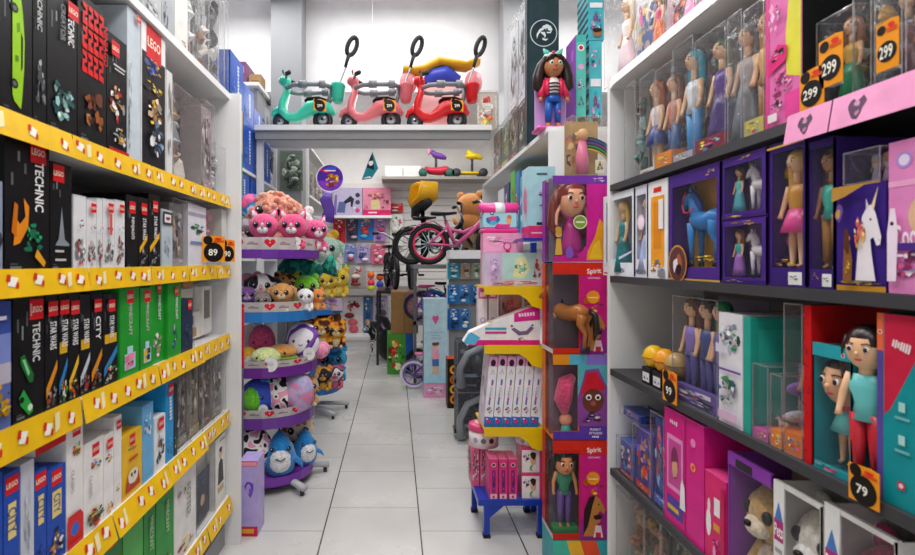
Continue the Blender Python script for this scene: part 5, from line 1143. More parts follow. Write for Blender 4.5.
# ---------------------------------------------------------------- bridge shelf and ride-on scooters
YB = 5.28; ZB = zat(126.5, YB-.15)
br_ = tag(empty('bridge_shelf', (-.15, YB, ZB)), 'white shelf spanning the aisle overhead carrying the ride-on scooters', 'shelf')
wp(br_, 'board', (-1.38, YB-.22, ZB-.05, XC, YB+.62, ZB, WH)); wp(br_, 'support_beam', (-1.38, YB-.18, ZB-.13, XC, YB-.12, ZB-.05, GR))
wp(br_, 'post', (-1.39, YB-.1, 0, -1.33, YB-.04, ZB-.05, WH))
def scooter(col, dark, label, px, handle=True):
    """ride-on scooter seen from its side, front wheel towards -x"""
    root = empty('ride_on_scooter'); m = mat(col, 'plastic'); k = mat('202024', 'rubber'); g = mat('7c8086', 'plastic'); gl = mat('a4a8ae', 'metal')
    b = MB()
    # leg shield, floor and rear shell as one swept body
    b.sweep([(-.2, 0, .46), (-.21, 0, .38), (-.25, 0, .27), (-.255, 0, .19), (-.19, 0, .135), (-.1, 0, .13), (-.02, 0, .17), (.06, 0, .225), (.18, 0, .24), (.27, 0, .215), (.34, 0, .165)],
            [(.05, .04), (.085, .038), (.11, .045), (.115, .055), (.1, .05), (.095, .045), (.1, .06), (.115, .08), (.122, .082), (.1, .065), (.035, .025)], m, 16, side=(0, 1, 0))
    b.build('body_shell', root)
    b = MB(); b.sweep([(-.37, 0, .135), (-.345, 0, .18), (-.29, 0, .205), (-.23, 0, .185), (-.2, 0, .13)], [(.04, .02), (.065, .035), (.075, .045), (.065, .04), (.04, .02)], m, 12, side=(0, 1, 0)); b.build('front_fender', root)
    for x, r in ((-.275, .085), (.205, .105)):
        w = MB(); w.ring((x, 0, r), (0, 1, 0), r-.03, (.03, .06), k, 22, 8); w.cyl((x, -.055, r), (x, .055, r), r*.5, gl, 14); w.cyl((x, -.062, r), (x, .062, r), r*.15, k, 10); wo = w.build('wheel', root); wo.scale = (1/.9, 1, 1); wo.location = (x-x/.9, 0, 0)
    b = MB(); b.sweep([(.0, 0, .295), (.04, 0, .318), (.17, 0, .322), (.25, 0, .305)], [(.05, .012), (.075, .02), (.08, .02), (.06, .012)], k, 12, side=(0, 1, 0)); b.build('seat', root)
    b = MB(); b.sweep([(-.205, 0, .42), (-.215, 0, .5), (-.205, 0, .54)], [.035, .055, .045], m, 12); b.ell((-.25, 0, .51), (.045, .06, .048), m, 12, 8); b.cyl((-.297, 0, .51), (-.285, 0, .51), .03, mat('e8e8e8', 'plastic'), 12)
    hd = b.build('steering_head', root)
    for s in (-1, 1):
        q = MB(); q.sweep([(-.21, s*.03, .53), (-.19, s*.1, .545), (-.16, s*.15, .54)], [.016, .015, .016], g, 8); q.cyl((-.185, s*.11, .545), (-.14, s*.17, .538), .022, k, 10); q.build('hand_grip', hd)
        q = MB(); q.sweep([(-.22, s*.08, .545), (-.225, s*.1, .56)], .008, g, 6); q.ell((-.225, s*.1, .57), (.012, .03, .02), mat(dark, 'plastic'), 8, 6); q.build('mirror', hd)
    # safety rail around the seat
    q = MB()
    for s in (-1, 1): q.sweep([(-.2, s*.055, .42), (-.11, s*.13, .425), (.05, s*.14, .43), (.24, s*.12, .435), (.29, s*.05, .435)], .024, g, 8); q.cyl((-.04, s*.145, .43), (.05, s*.145, .43), .038, g, 10); q.cyl((.18, s*.13, .435), (.25, s*.12, .435), .04, g, 10)
    q.sweep([(.29, -.05, .435), (.3, 0, .435), (.29, .05, .435)], .024, g, 8); q.sweep([(.25, 0, .25), (.28, 0, .34), (.295, 0, .435)], .024, g, 8); q.build('safety_rail', root)
    q = MB(); q.sweep([(.375, 0, .29), (.375, 0, .32), (.38, 0, .45), (.382, 0, .465)], [(.06, .05), (.085, .065), (.11, .08), (.116, .086)], m, 14, side=(0, 1, 0), cap=True); q.sweep([(.382, 0, .466), (.382, 0, .47)], [(.1, .072), (.1, .072)], mat(dark, 'plastic'), 14, side=(0, 1, 0)); q.build('basket', root)
    q = MB(); q.sweep([(.24, .1, .26), (.31, .2, .42), (.36, .235, .55), (.43, .235, .72), (.455, .235, .8)], .011, gl, 8); ph = q.build('push_handle', root)
    q = MB(); q.M = Matrix.Translation((0, .235, 0)); q.sweep([(.435, 0, .74), (.455, 0, .81), (.48, 0, .88)], [.018, .02, .026], k, 10)
    q.sweep([(.515+.45*.1*math.cos(a)+.89*.045*math.sin(a), .03*math.sin(a), .965+.89*.1*math.cos(a)-.45*.045*math.sin(a)) for a in [2*PI*i/16 for i in range(16)]], .026, k, 8, closed=True, side=(0, 1, 0)); q.build('grip_loop', ph)
    q = MB(); q.add([(.12, -.1318, .175), (.26, -.126, .16), (.26, -.126, .27), (.12, -.1318, .29)], [(0, 1, 2, 3)], 'f0981c')
    F = Face(q, (.12, -.1325, .175), (.14, .0058, -.012), (0, 0, .11)); F.disc(.5, .45, .42, '181410'); F.text('299', .5, .45, .03, 'f4f0e0', .1); F.disc(.2, .85, .16, '181410'); q.build('price_sticker', root)
    root.scale = (.9, 1, 1); root.location = ((px-CX)*(YB+.02)/FX, YB+.02, ZB+.001); return tag(root, label, 'ride-on scooter', None)
scooter('3cc4a6', '1a7a68', 'turquoise ride-on scooter on the bridge shelf', 305)
scooter('d87078', 'a83a48', 'dusty pink ride-on scooter in the middle of the bridge shelf', 373)
scooter('d01c24', '901018', 'red ride-on scooter on the bridge shelf', 439)
# clear wrap on the scooters, seesaw behind
root = empty('seesaw_rocker'); m = mat('dca418', 'plastic'); b = MB()
b.sweep([(-.42, 0, .66), (-.3, 0, .64), (-.18, 0, .66), (-.02, 0, .73), (.12, 0, .71), (.28, 0, .69), (.42, 0, .74)], [(.1, .04), (.12, .04), (.12, .045), (.12, .05), (.12, .045), (.12, .04), (.1, .035)], m, 14, side=(0, 1, 0)); b.build('rocking_seat', root)
b = MB(); b.prism([(-.3, 0), (.3, 0), (.2, .5), (-.2, .5)], -.14, .14, mat('f0b8b8', 'plastic')); b.build('base', root)
b = MB(); b.sweep([(-.2, -.02, .52), (-.08, -.03, .6), (.05, -.03, .62), (.2, -.02, .55)], [.04, .07, .075, .05], mat('3848b8', 'plastic'), 10); b.build('blue_wrap', root)
for s in (-1, 1):
    b = MB(); b.ell((s*.36, 0, .54), (.1, .1, .11), mat('e89098', 'plastic')); b.build('pink_cup', root)
root.scale = (1, 1, 1.18); root.location = ((441-CX)*5.7/FX, 5.72, ZB+.001); tag(root, 'yellow wavy rocking toy with pink cups behind the red scooter', 'rocking toy')
pack_at('open pack of orange and red toys at the end of the bridge shelf', (489-CX)*5.1/FX, 5.12, ZB, .19, .12, .36, 'c8bcb0', ['e86a28', 'd8c838', 'c83028', 'e8e0d8'], 75, n=5)
# hanging signs
p = P(330, 178, 4.35); rt = empty('hanging_round_sign', p); b = MB(); R_ = .118
b.prism([(R_*math.cos(2*PI*i/32), R_*math.sin(2*PI*i/32)) for i in range(32)], 0, .006, 'e8e0f0'); F = Face(b, (-R_, 0, -R_), (2*R_, 0, 0), (0, 0, 2*R_))
F.disc(.5, .5, .465, '4a249c', n=32); F.poly([(.05, .4), (.95, .42), (.9, .25), (.72, .1), (.5, .04), (.28, .1), (.1, .25)], '7a38c0'); F.blob(.35, .76, .26, .08, 'd02040', 3); F.blob(.55, .84, .2, .06, '2858c8', 5); F.rect(.3, .74, .7, .78, 'e8e0f0')
F.burst(.58, .4, .26, .26, ['f0a828', 'e88a18', 'f8c850', 'c86a10'], 14, 5); F.blob(.54, .26, .14, .1, '80301c', 8); b.build('disc', rt)
b = MB(); b.cyl((0, .003, R_), (0, .003, 5.1-p.z), .0008, mat('d0d0d0', 'metal'), 5); b.build('cord', rt); tag(rt, 'round purple hanging sign with a golden figure', 'sign')
b = MB(); b.sweep([(0, 0, 0), (.02, 0, .1), (-.01, 0, .2), (.02, 0, .27)], [(.06, .004), (.05, .004), (.055, .004), (.03, .004)], mat('6a48b8', 'plastic'), 8, side=(1, 0, 0)); o = b.build('sign_flag'); o.location = tuple(P(327, 222, 4.6)); tag(o, 'purple curled flag hanging below the round sign', 'sign')
q = MB(); q.cyl((0, .004, .26), (0, .004, .55), .0015, mat('b0b0b0', 'metal'), 6); q.build('cord', o)
p = P(370, 180, 6.2); b = MB(); b.add([(-.1, 0, 0), (.02, 0, .02), (.1, 0, .14), (.03, 0, .34), (-.03, .0, .2)], [(0, 1, 2, 3, 4)], '2a8a98'); F = Face(b, (-.1, -.001, 0), (.2, 0, 0), (0, 0, .34)); F.poly([(.3, .45), (.75, .35), (.7, .75), (.62, .95)], '282c34'); F.poly([(.1, .05), (.6, .08), (.5, .14), (.2, .1)], 'e8f0f4'); F.blob(.55, .6, .14, .12, 'e8e8ec', 2); o = b.build('sign_flag'); o.location = p; tag(o, 'teal and dark paper pennant hanging in the aisle', 'sign')
q = MB(); q.cyl((.03, .0, .33), (.03, .0, 4.95-p.z), .0015, mat('c8c8cc', 'metal'), 6); q.build('cord', o)
# ---------------------------------------------------------------- top board of the shelving behind the blue display
ZT = 2.5
def cam_box(label, px0, px1, ytop, Y, z, d, col, art=None, side=None, name='toy_box', cat='toy box', top=None, h=None):
    """carton whose printed front looks down the aisle towards the entrance"""
    a = (px0-CX)*Y/FX; c = (px1-CX)*Y/FX; h = h or zat(ytop, Y)-z
    o = carton(name, c-a-.002, d, h, col, art, side, top=top); return settop(o, ((a+c)/2, Y, z), 0, label, cat)
def dino(F):
    F.disc(.52, .70, .43, 'c8d0d2', n=28); F.disc(.52, .70, .40, '26383e', n=28)
    w = 'dfe4e4'; k = F.W/F.H
    def p(pts, c): F.poly([(.52+x*.36, .70+y*.36*k) for x, y in pts], c)
    p([(-.1, .62), (.3, .78), (.62, .62), (.78, .3), (.62, .18), (.3, .3), (.1, .2), (-.12, .36)], w); p([(.5, .1), (.74, .22), (.6, -.02), (.3, -.02), (.24, .1)], w)
    p([(-.12, .5), (-.4, .3), (-.62, -.1), (-.6, -.5), (-.44, -.1), (-.2, .2), (.1, .3)], w); p([(-.3, .1), (.1, .1), (.2, -.2), (.1, -.45), (0, -.2), (-.2, -.05)], w); p([(-.1, -.4), (.1, -.5), (.4, -.5), (.2, -.68), (-.1, -.6)], w)
    F.disc(.62, .725, .03, '26383e'); F.disc(.55, .72, .035, '26383e')
    F.rect(0, 0, .03, 1, '1c2a2e')
cam_box('tall dark slate box with a white dinosaur skeleton badge', 527, 559, -14, 3.66, ZT, .06, '2c4046', dino)
TOPS = {}
def r2pack(label, p0, p1, yt, z, card, cols, seed, d=.18, n=8, amt=.16):
    a = XC*FX/(p1-CX); c = XC*FX/(p0-CX); ym = (a+c)/2; h = zat(yt, ym)-z; w = c-a-.01; TOPS[p0] = z+h+.004
    def ct(root):
        printed(card, cols, seed)(root, w, d, h)
    o = clearpack('toy_pack', w, d, h, card, None, ct, crinkle=.9, amt=amt)
    return settop(o, (XC+.012, ym, z), -PI/2, label, 'toy pack')
r2pack('olive clear pack low on the top board just behind the dinosaur badge box', 514.5, 524, 104, ZT, '2c3028', ['787858', '1a201c', 'c8a860', 'd8d8c8', '303830'], 201)
r2pack('dark red clear pack low on the top board, second behind the badge box', 506, 514, 112, ZT, '3a2420', ['a83830', 'c8b080', '201c1c', 'e8d8c0'], 202)
r2pack('yellow-green clear pack low on the top board, third behind the badge box', 498, 505.5, 122, ZT, '58603a', ['d8c838', '489048', 'f0e8d0', '282c20'], 203)
r2pack('brown clear pack at the far end of the top board by the red scooter', 490, 497.5, 130, ZT, '4a3828', ['c87828', 'e8a858', '302820', 'd8d0c0'], 204)
r2pack('upright silver bag standing on the olive pack', 514.5, 524, 6, TOPS[514.5], 'd4d8de', ['f0f0f4', '50545c', 'e0e4e8', 'a0a4ac', '2c2e34'], 205, n=5, amt=.12)
r2pack('upright silver bag standing on the dark red pack', 506, 514, 22, TOPS[506], 'dce0e4', ['f4f4f8', '686c74', 'e8ecf0', 'b8bcc4'], 206, n=5, amt=.12)
# the dark-haired doll on a pink base
Y = 3.34; root = empty('display_doll', (( 553-CX)*Y/FX, Y, ZT+.001)); tag(root, 'long-haired doll in red jacket and blue jeans on a pink base', 'doll')
b = MB(); b.box(-.12, -.08, 0, .12, .08, .022, mat('e85aa8', 'plastic'), .008); F = Face(b, (-.12, -.0802, 0), (.24, 0, 0), (0, 0, .022)); F.burst(.5, .5, .4, .4, ['f8c0e0', 'c03888'], 8, 3); b.box(-.1, .06, .02, .1, .075, .3, mat('c89ad8', 'plastic')); b.build('base', root)
b = MB(); s = 'c08058'; sk = mat('b87850', 'plastic')
b.ell((0, -.01, .42), (.063, .058, .068), sk, 18, 12); b.sweep([(0, 0, .37), (0, 0, .335)], [.02, .022], sk, 10)
for k in (-1, 1):
    b.sweep([(k*.05, 0, .325), (k*.075, -.005, .26), (k*.085, -.02, .21), (k*.088, -.03, .19)], [.016, .015, .012, .013], sk, 8)
    b.sweep([(k*.03, 0, .08), (k*.032, 0, .05), (k*.034, -.03, .03)], [.014, .013, .017], sk, 8)
b.ell((0, -.068, .412), (.008, .01, .008), sk, 8, 6); b.sweep([(0, 0, .335), (0, 0, .27), (0, 0, .2)], [(.03, .02), (.035, .025), (.04, .028)], sk, 10, side=(1, 0, 0))
for k in (-1, 1): b.sweep([(k*.025, 0, .21), (k*.03, 0, .14), (k*.03, 0, .07)], [.02, .018, .014], sk, 8)
bd = b.build('body', root)
for k in (-1, 1):
    b = MB(); b.ell((k*.026, -.06, .428), (.013, .008, .015), mat('f4f4f4', 'plastic'), 10, 8); b.ell((k*.026, -.066, .427), (.008, .005, .0095), mat('3a7048', 'plastic'), 8, 6); b.ell((k*.026, -.07, .427), (.004, .003, .005), '101010', 6, 5); b.build('eye', bd)
    b = MB(); b.sweep([(k*.012, -.063, .452), (k*.026, -.063, .458), (k*.04, -.054, .453)], .0025, '2a1814', 6); b.build('eyebrow', bd)
b = MB(); b.sweep([(-.018, -.062, .385), (0, -.066, .38), (.018, -.062, .385)], .003, mat('a03848', 'plastic'), 6); b.build('mouth', bd)
b = MB(); h = mat('2a1a18', 'plastic'); b.ell((0, .012, .438), (.07, .062, .066), h, 16, 10)
for k in (-1, 1):
    b.sweep([(k*.045, -.02, .475), (k*.078, 0, .43), (k*.095, .005, .36), (k*.1, .0, .29), (k*.07, .01, .25)], [.02, .028, .036, .034, .01], h, 10)
    b.sweep([(0, -.052, .48), (k*.03, -.06, .47), (k*.058, -.045, .445)], [.01, .014, .008], h, 8)
b.sweep([(0, .05, .45), (0, .06, .35), (0, .05, .26)], [(.07, .03), (.085, .035), (.05, .015)], h, 12); b.build('hair', root)
b = MB(); b.sweep([(0, 0, .345), (0, 0, .32), (0, 0, .26), (0, 0, .225)], [(.03, .025), (.055, .034), (.043, .033), (.045, .035)], mat('e8e4e0', 'plastic'), 14, side=(1, 0, 0))
for z in (.24, .262, .284, .306): b.ring((0, 0, z), (0, 0, 1), .0405, .0045, '1a1a1c', 18, 6)
b.build('striped_shirt', root)
b = MB(); r = mat('d02850', 'plastic')
for k in (-1, 1):
    b.sweep([(k*.04, .0, .335), (k*.046, -.004, .29), (k*.045, -.006, .235)], [(.02, .036), (.02, .037), (.018, .036)], r, 10, side=(1, 0, 0))
    b.sweep([(k*.052, 0, .328), (k*.075, -.005, .268), (k*.084, -.018, .22)], [.021, .02, .019], r, 10)
b.build('jacket', root)
b = MB(); j = mat('1c58b0', 'plastic')
b.sweep([(0, 0, .235), (0, 0, .19)], [(.046, .036), (.052, .038)], j, 12, side=(1, 0, 0))
for k in (-1, 1): b.sweep([(k*.027, 0, .2), (k*.03, -.002, .13), (k*.031, 0, .065)], [.027, .023, .02], j, 10)
b.ell((.035, -.02, .125), (.012, .01, .012), mat('d03858', 'plastic'), 8, 6); b.build('jeans', root)
b = MB(); t = mat('68c8b8', 'plastic'); b.sweep([(-.066, 0, .46), (-.05, -.005, .49), (0, -.008, .505), (.05, -.005, .49), (.066, 0, .46)], [(.008, .012)]*5, mat('d8eee8', 'plastic'), 8)
for k in (-1, 1): b.sweep([(k*.03, 0, .498), (k*.048, 0, .52), (k*.062, 0, .54)], [(.022, .012), (.017, .01), (.004, .004)], t, 8, side=(1, 0, 0))
b.ell((0, -.012, .512), (.014, .008, .01), mat('d84878', 'plastic'), 8, 6); b.build('bow_headband', root)
def teal_pic(F):
    F.rect(0, .93, 1, 1, '48b8ac'); F.disc(.5, .87, .34, 'f0f4f0'); F.disc(.5, .87, .22, 'c83040'); F.disc(.5, .68, .3, 'e8a8d0'); F.burst(.5, .5, .35, .06, ['e860a0', '8858c0', 'f0f0f0'], 6, 2); F.burst(.5, .33, .35, .06, ['38a0a0', 'e870a8', '604888'], 6, 4); F.disc(.5, .1, .4, 'a87050', .07); F.blob(.5, .14, .4, .05, '38221c', 2)
cam_box('slim turquoise and purple box standing beside the dark-haired doll', 576, 586, 35, 3.4, ZT, .2, '60c4b8', teal_pic, lambda F: (F.rect(0, 0, 1, 1, '9a58b8'), F.burst(.5, .7, .35, .2, ['b878d0', '8848a8'], 6, 3)))
def teal2(F): F.burst(.5, .8, .4, .12, ['e8e0f0', '38a0b0', 'd878c0'], 6, 2); F.rect(.1, .52, .9, .6, 'f0f0f4'); F.burst(.5, .3, .4, .2, ['38b0c0', '7858b8', 'e88ac0', 'f0f0f0'], 10, 4); F.disc(.55, .12, .28, 'a87050', .07); F.blob(.55, .16, .3, .05, '38221c', 2)
cam_box('lower of two stacked turquoise boxes with striped black and white edges', 589, 602, 41, 3.45, ZT, .2, '58bcc8', teal2, lambda F: [F.rect(0, i/12, 1, i/12+.04, '202028' if i % 2 else 'f0f0f0') for i in range(12)])
cam_box('upper of two stacked turquoise boxes, near the top edge', 588, 604, -22, 3.45, zat(41, 3.45)+.003, .2, '50b4c4', teal2, lambda F: [F.poly([(0, i/8), (1, i/8+.06), (1, i/8+.11), (0, i/8+.05)], '28282c') for i in range(8)])
for i, (p0, p1, yt, c, lab) in enumerate([(508, 512.5, 172, '50b040', 'green carton on the inner shelf behind the toy chest'), (513, 517, 172, '3878b8', 'blue carton on the inner shelf behind the toy chest'), (517.5, 522, 176, '40a0c0', 'turquoise carton on the inner shelf beside the tall teal pack'), (522.5, 530, 178, 'e8b828', 'yellow carton on the inner shelf beside the tall teal pack'), (496, 501, 190, 'e0e0e4', 'white carton on the inner shelf at the far post'), (502, 507, 184, '283878', 'navy carton on the inner shelf behind the toy chest')]):
    a = XC*FX/(p1-CX); c_ = XC*FX/(p0-CX); ym = (a+c_)/2
    o = carton('toy_box', c_-a-.01, .25, zat(yt, ym)-1.82, c, lambda F: F.burst(.5, .5, .4, .35, [c, 'f0f0f0', 'e06030', '303858'], 8, i)); settop(o, (XC+.02, ym, 1.82), -PI/2, lab, 'toy box')
# ---------------------------------------------------------------- column of window boxes at the end of the row
SY = 2.73; SX = ((553+607)/2-CX)*SY/FX; SW = (607-553)*SY/FX
zs = [0.0, zat(540, SY), zat(440, SY), zat(354, SY), zat(262, SY), zat(175, SY), zat(115, SY)]
def stack(i, label, col, content, art, win, inner, name='doll_box', side=None):
    h = zs[i+1]-zs[i]-.004; dp = .11
    o = winbox(name, SW, .2, h, col, win, inner, art, side, openside=True, content=(lambda r: content(r, SW, dp, h)) if content else None)
    return settop(o, (SX, SY, zs[i]), 0, label, 'toy box')
def rain(F): F.poly([(0, .2), (.3, .1), (.5, 1), (0, 1)], '48b8a0'); F.poly([(.25, 1), (.5, 1), (.7, .2), (.4, .2)], 'e8b030'); F.poly([(.5, 1), (.8, 1), (.95, .2), (.66, .2)], 'e05030'); F.disc(.5, .0, .5, '2a1a18', .4); F.rect(0, 0, 1, .12, 'c8d0d8')
o = carton('toy_box', SW, .2, zs[1]-.004, '38a8b0', rain); settop(o, (SX, SY, 0), 0, 'rainbow topped box on the floor under the column of window boxes', 'toy box')
def spirit(sd):
    def f(F):
        F.rect(.5, .1, 1, .9, 'cc1c7c'); F.rect(0, .9, 1, 1, 'd82c1c'); F.rect(.5, .0, 1, .1, '8a2a88'); F.poly([(.5, .1), (1, .1), (1, .3), (.5, .2)], 'a82088')
        F.poly([(.5, .86), (1, .86), (1, .91), (.5, .91)], 'd82c1c'); F.text('Spirit', .76, .9, .034, 'f8ece8', .06, F.W*.44); F.text('UNTAMED', .76, .83, .01, 'f0c8d8', 0, F.W*.36)
        F.disc(.74, .62, .13, 'f08a1c', n=9); F.rect(.65, .6, .83, .615, 'f8d090'); F.rect(.66, .63, .82, .642, 'f8d090')
        F.burst(.74, .56, .2, .12, ['e8602c', 'f0a030', 'd8387c'], 6, 3); F.disc(.74, .62, .12, 'f09420', n=10); F.rect(.65, .61, .83, .622, 'f8e0b0')
        F.poly([(.56, .04), (.84, .04), (.8, .24), (.86, .3), (.94, .26), (.96, .31), (.86, .42), (.78, .45), (.68, .4), (.58, .22)], 'b87838'); F.poly([(.56, .06), (.64, .14), (.72, .34), (.78, .45), (.66, .43), (.57, .3)], '2a1a18'); F.disc(.84, .36, .016, '1a1010')
        F.disc(.82, .2, .055, 'b87850'); F.blob(.82, .235, .08, .035, '30201c', 2); F.poly([(.74, .03), (.92, .03), (.88, .15), (.78, .15)], 'e8c8d0'); F.rect(.78, .03, .88, .08, 'c02848')
    return f
def horse_in(root, w, d, h):
    horse(root, h*.68, (-w*.13, d*.5, .012), -.9, 'a86830', '201818', 'packed_horse')
def girl_in(root, w, d, h):
    b = MB(); b.box(-w*.46, d*.2, .006, w*.0, d*.9, h*.1, mat('208848', 'plastic')); b.build('green_base', root)
    doll(root, h*.8, (-w*.24, d*.45, h*.09), hair='241818', skin='d89060', top='3a8868', bottom='6a4a98', style='trousers', name='packed_doll', head=.15)
stack(1, 'magenta window box with dark-haired doll on green, lower one of two alike', 'c4281c', girl_in, spirit(1), (.0, .06, .48, .87), '504858', side=lambda F: F.rect(0, 0, 1, .05, 'c8c8d0'))
def funky(F):
    F.rect(.48, .0, 1, .16, '5a3aa0'); F.rect(0, .0, .48, .1, '5a3aa0'); F.poly([(0, .88), (.34, .88), (.3, 1), (0, 1)], 'e89020'); F.poly([(.3, .88), (.66, .88), (.62, 1), (.3, 1)], '58b0c8'); F.poly([(.62, .88), (1, .88), (1, 1), (.62, 1)], '8870c8')
    F.rect(.46, .16, 1, .88, '8a4898'); F.poly([(.46, .5), (.6, .82), (.84, .84), (1, .62), (1, .88), (.46, .88)], '58b0b8'); F.poly([(.5, .52), (.62, .78), (.8, .8), (.98, .6), (.86, .58), (.6, .56)], 'd02030')
    F.disc(.74, .46, .2, '6a3828', .14); F.disc(.66, .5, .055, 'f0e8e8'); F.disc(.83, .5, .055, 'f0e8e8'); F.disc(.66, .495, .03, '301810'); F.disc(.83, .495, .03, '301810'); F.disc(.74, .43, .05, 'a05048'); F.burst(.72, .26, .2, .08, ['482018', 'e8e0e8', '6a4898', '302030'], 8, 4)
    for i, t in enumerate(['FUNKY', 'STYLING', 'HAIR']): F.text(t, .78, .125-i*.042, .013, 'f0e8f8', 0, F.W*.34)
def hair_in(root, w, d, h):
    b = MB(); m = mat('e04878', 'plush'); b.sweep([(-.06*w, d*.5, h*.72), (-.2*w, d*.4, h*.66), (-.26*w, d*.45, h*.45), (-.22*w, d*.5, h*.28)], [.02, .045, .05, .02], m, 10); b.build('packed_hair', root)
    b = MB(); b.ell((-.2*w, d*.5, h*.2), (.035, .03, .035), mat('f0a080', 'plastic')); b.sweep([(-.2*w, d*.5, h*.15), (-.2*w, d*.5, h*.04)], [.02, .035], mat('58c8c0', 'plastic'), 8); b.build('packed_figure', root)
stack(2, 'orange and purple window box with long pink toy hair', 'e07028', hair_in, funky, (.0, .1, .46, .88), '786070', name='toy_box')
stack(3, 'magenta window box with a brown toy horse, upper one of two alike', 'd0301c', horse_in, spirit(2), (.0, .06, .48, .87), '584c58', side=lambda F: F.rect(0, 0, 1, .05, 'c8c8d0'))
def princess(F):
    F.rect(0, .9, 1, 1, '7a3aa8'); F.rect(.62, .0, 1, .9, 'd02494'); F.poly([(.0, 0), (1, 0), (1, .22), (.7, .26), (.5, .1), (0, .06)], 'c8288c'); F.poly([(.62, .02), (1, .02), (1, .4), (.86, .5), (.78, .3), (.64, .12)], 'e8a020'); F.poly([(.66, .04), (.9, .04), (.86, .26), (.76, .2)], 'f0c030'); F.burst(.85, .95, .12, .03, ['f0e8f8', 'c8a0e0'], 4, 3)
    F.disc(.5, .46, .13, 'e8e8c0'); F.disc(.5, .46, .11, '88a848'); F.rect(.42, .45, .58, .47, 'e8f0d0')
    F.disc(.1, .32, .06, 'd8a078'); F.blob(.1, .36, .08, .06, 'c89838', 3); F.poly([(.03, .08), (.17, .08), (.14, .27), (.06, .27)], 'd8a848'); F.blob(.3, .12, .1, .08, '8858c0', 4)
def princess_in(root, w, d, h):
    b = MB(); b.box(-w*.46, d*.9, h*.05, w*.2, d*.93, h*.88, '6a6878'); b.build('backing_card', root)
    doll(root, h*.92, (-w*.1, d*.42, h*.03), hair='7a2a1c', skin='dca080', top='c02888', bottom='b02080', name='packed_doll', head=.21, longhair=.5)
stack(4, 'purple and magenta window box with a large-headed red-haired doll', '8a2a98', princess_in, princess, (.0, .05, .66, .9), '6a6878')
def cords(root, w, d, h):
    for i, c in enumerate(['1a1a1c', '2858b0', '181818', '8a3890', '202020', '28a058', '1c1c1c', 'd8c028']):
        b = MB(); r = (.44-.035*i)*min(w, h)
        b.sweep([(w*.0+(r+.10)*math.cos(a)*.95, d*.4, h*.1+(r+.05)*1.3*math.sin(a)) for a in [PI*(-.08+.62*j/14) for j in range(15)]], .0055, mat(c, 'plastic'), 6); b.build('coloured_cord', root)
    b = MB(); b.sweep([(-w*.1, d*.45, .01), (-w*.12, d*.4, h*.3), (-w*.1, d*.45, h*.62)], [.03, .035, .02], mat('e07898', 'plastic'), 10); b.ell((-w*.1, d*.4, h*.7), (.03, .03, .035), mat('d8a070', 'plastic')); b.build('packed_toy', root)
    b = MB(); b.box(w*.2, d*.1, .01, w*.45, d*.14, h*.26, 'f0e8c8'); F = Face(b, (w*.2, d*.1, .01), (w*.25, 0, 0), (0, 0, h*.26-.01)); F.burst(.5, .5, .4, .4, ['8858c0', 'e8c030', '38a058', '202020'], 10, 4); b.build('picture_card', root)
h5 = zs[6]-zs[5]-.004
CW = (607-571)*SY/FX
o = clearpack('toy_pack', CW, .12, h5, 'b89868', lambda F: F.burst(.4, .5, .4, .4, ['c8a878', 'd08898', 'a87848', '504048'], 12, 3), lambda r: cords(r, CW, .10, h5), amt=.08, crinkle=.5); settop(o, ((589-CX)*SY/FX, SY, zs[5]), 0, 'clear pack of arched black and rainbow cords on top of the window boxes', 'toy pack')
# ---------------------------------------------------------------- blue and yellow display
DX0, DX1, DY = .535, .90, 3.1; BL = mat('1a3ca8', 'plastic'); YE = mat('ecc412', 'plastic')
ds = tag(empty('display_stand', (.72, 3.28, 0)), 'blue post display stand with yellow trays and a low blue table foot', 'display stand')
wp(ds, 'post', (.905, DY-.02, .0, .942, DY+.05, 1.79, BL)); wp(ds, 'back_post', (.905, DY+.33, 0, .942, DY+.36, 1.79, BL))
wp(ds, 'table_top', (.50, DY, .195, .904, DY+.36, .23, BL))
for x, y in ((.535, DY), (.86, DY+.0), (.51, DY+.32), (.86, DY+.32)): wp(ds, 'leg', (x, y, .02, x+.035, y+.035, .195, BL), (x-.004, y-.004, 0, x+.039, y+.039, .02, mat('18181a', 'rubber')))
b = MB(); b.M = Matrix.Translation(-ds.location); b.prism([(.57, .195), (.66, .195), (.57, .12)], DY+.005, DY+.02, BL); b.build('gusset', ds)
for z in (.66, 1.155, 1.51):
    b = MB(); b.M = Matrix.Translation(-ds.location); b.box(DX0, DY, z-.012, DX1, DY+.33, z, YE); b.box(DX0, DY-.012, z-.045, DX1+.005, DY, z+.006, YE)
    t = b.build('yellow_tray', ds)
    b = MB(); b.M = Matrix.Translation(-ds.location); b.prism([(.74, z-.044), (.904, z-.044), (.904, z-.13), (.87, z-.13), (.82, z-.115), (.79, z-.075)], DY-.012, DY-.002, YE); b.build('bracket', t)
wp(ds, 'top_tray', (.745, DY-.1, 1.785, .945, DY+.1, 1.80, BL))
def barbie(F):
    F.rect(0, 0, 1, .14, '2878d0'); F.rect(0, .86, 1, 1, 'e8a8d8'); F.disc(.5, .91, .3, '38243c', .05); F.poly([(.3, .32), (.5, .3), (.72, .66), (.5, .68)], '4a80c8'); F.poly([(.4, .36), (.52, .36), (.68, .64), (.56, .64)], 'd83888'); F.vtext('Barbie', .6, .5, .018, .3*F.H, 'f0f0f8'); F.disc(.5, .08, .24, 'e02878'); F.rect(.2, .1, .4, .12, 'f0f0f0'); F.burst(.5, .24, .35, .05, ['d83888', '38284c', 'f0c0d8'], 6, 3); F.burst(.5, .78, .3, .05, ['c8d0e0', 'f0a8c8'], 5, 4)
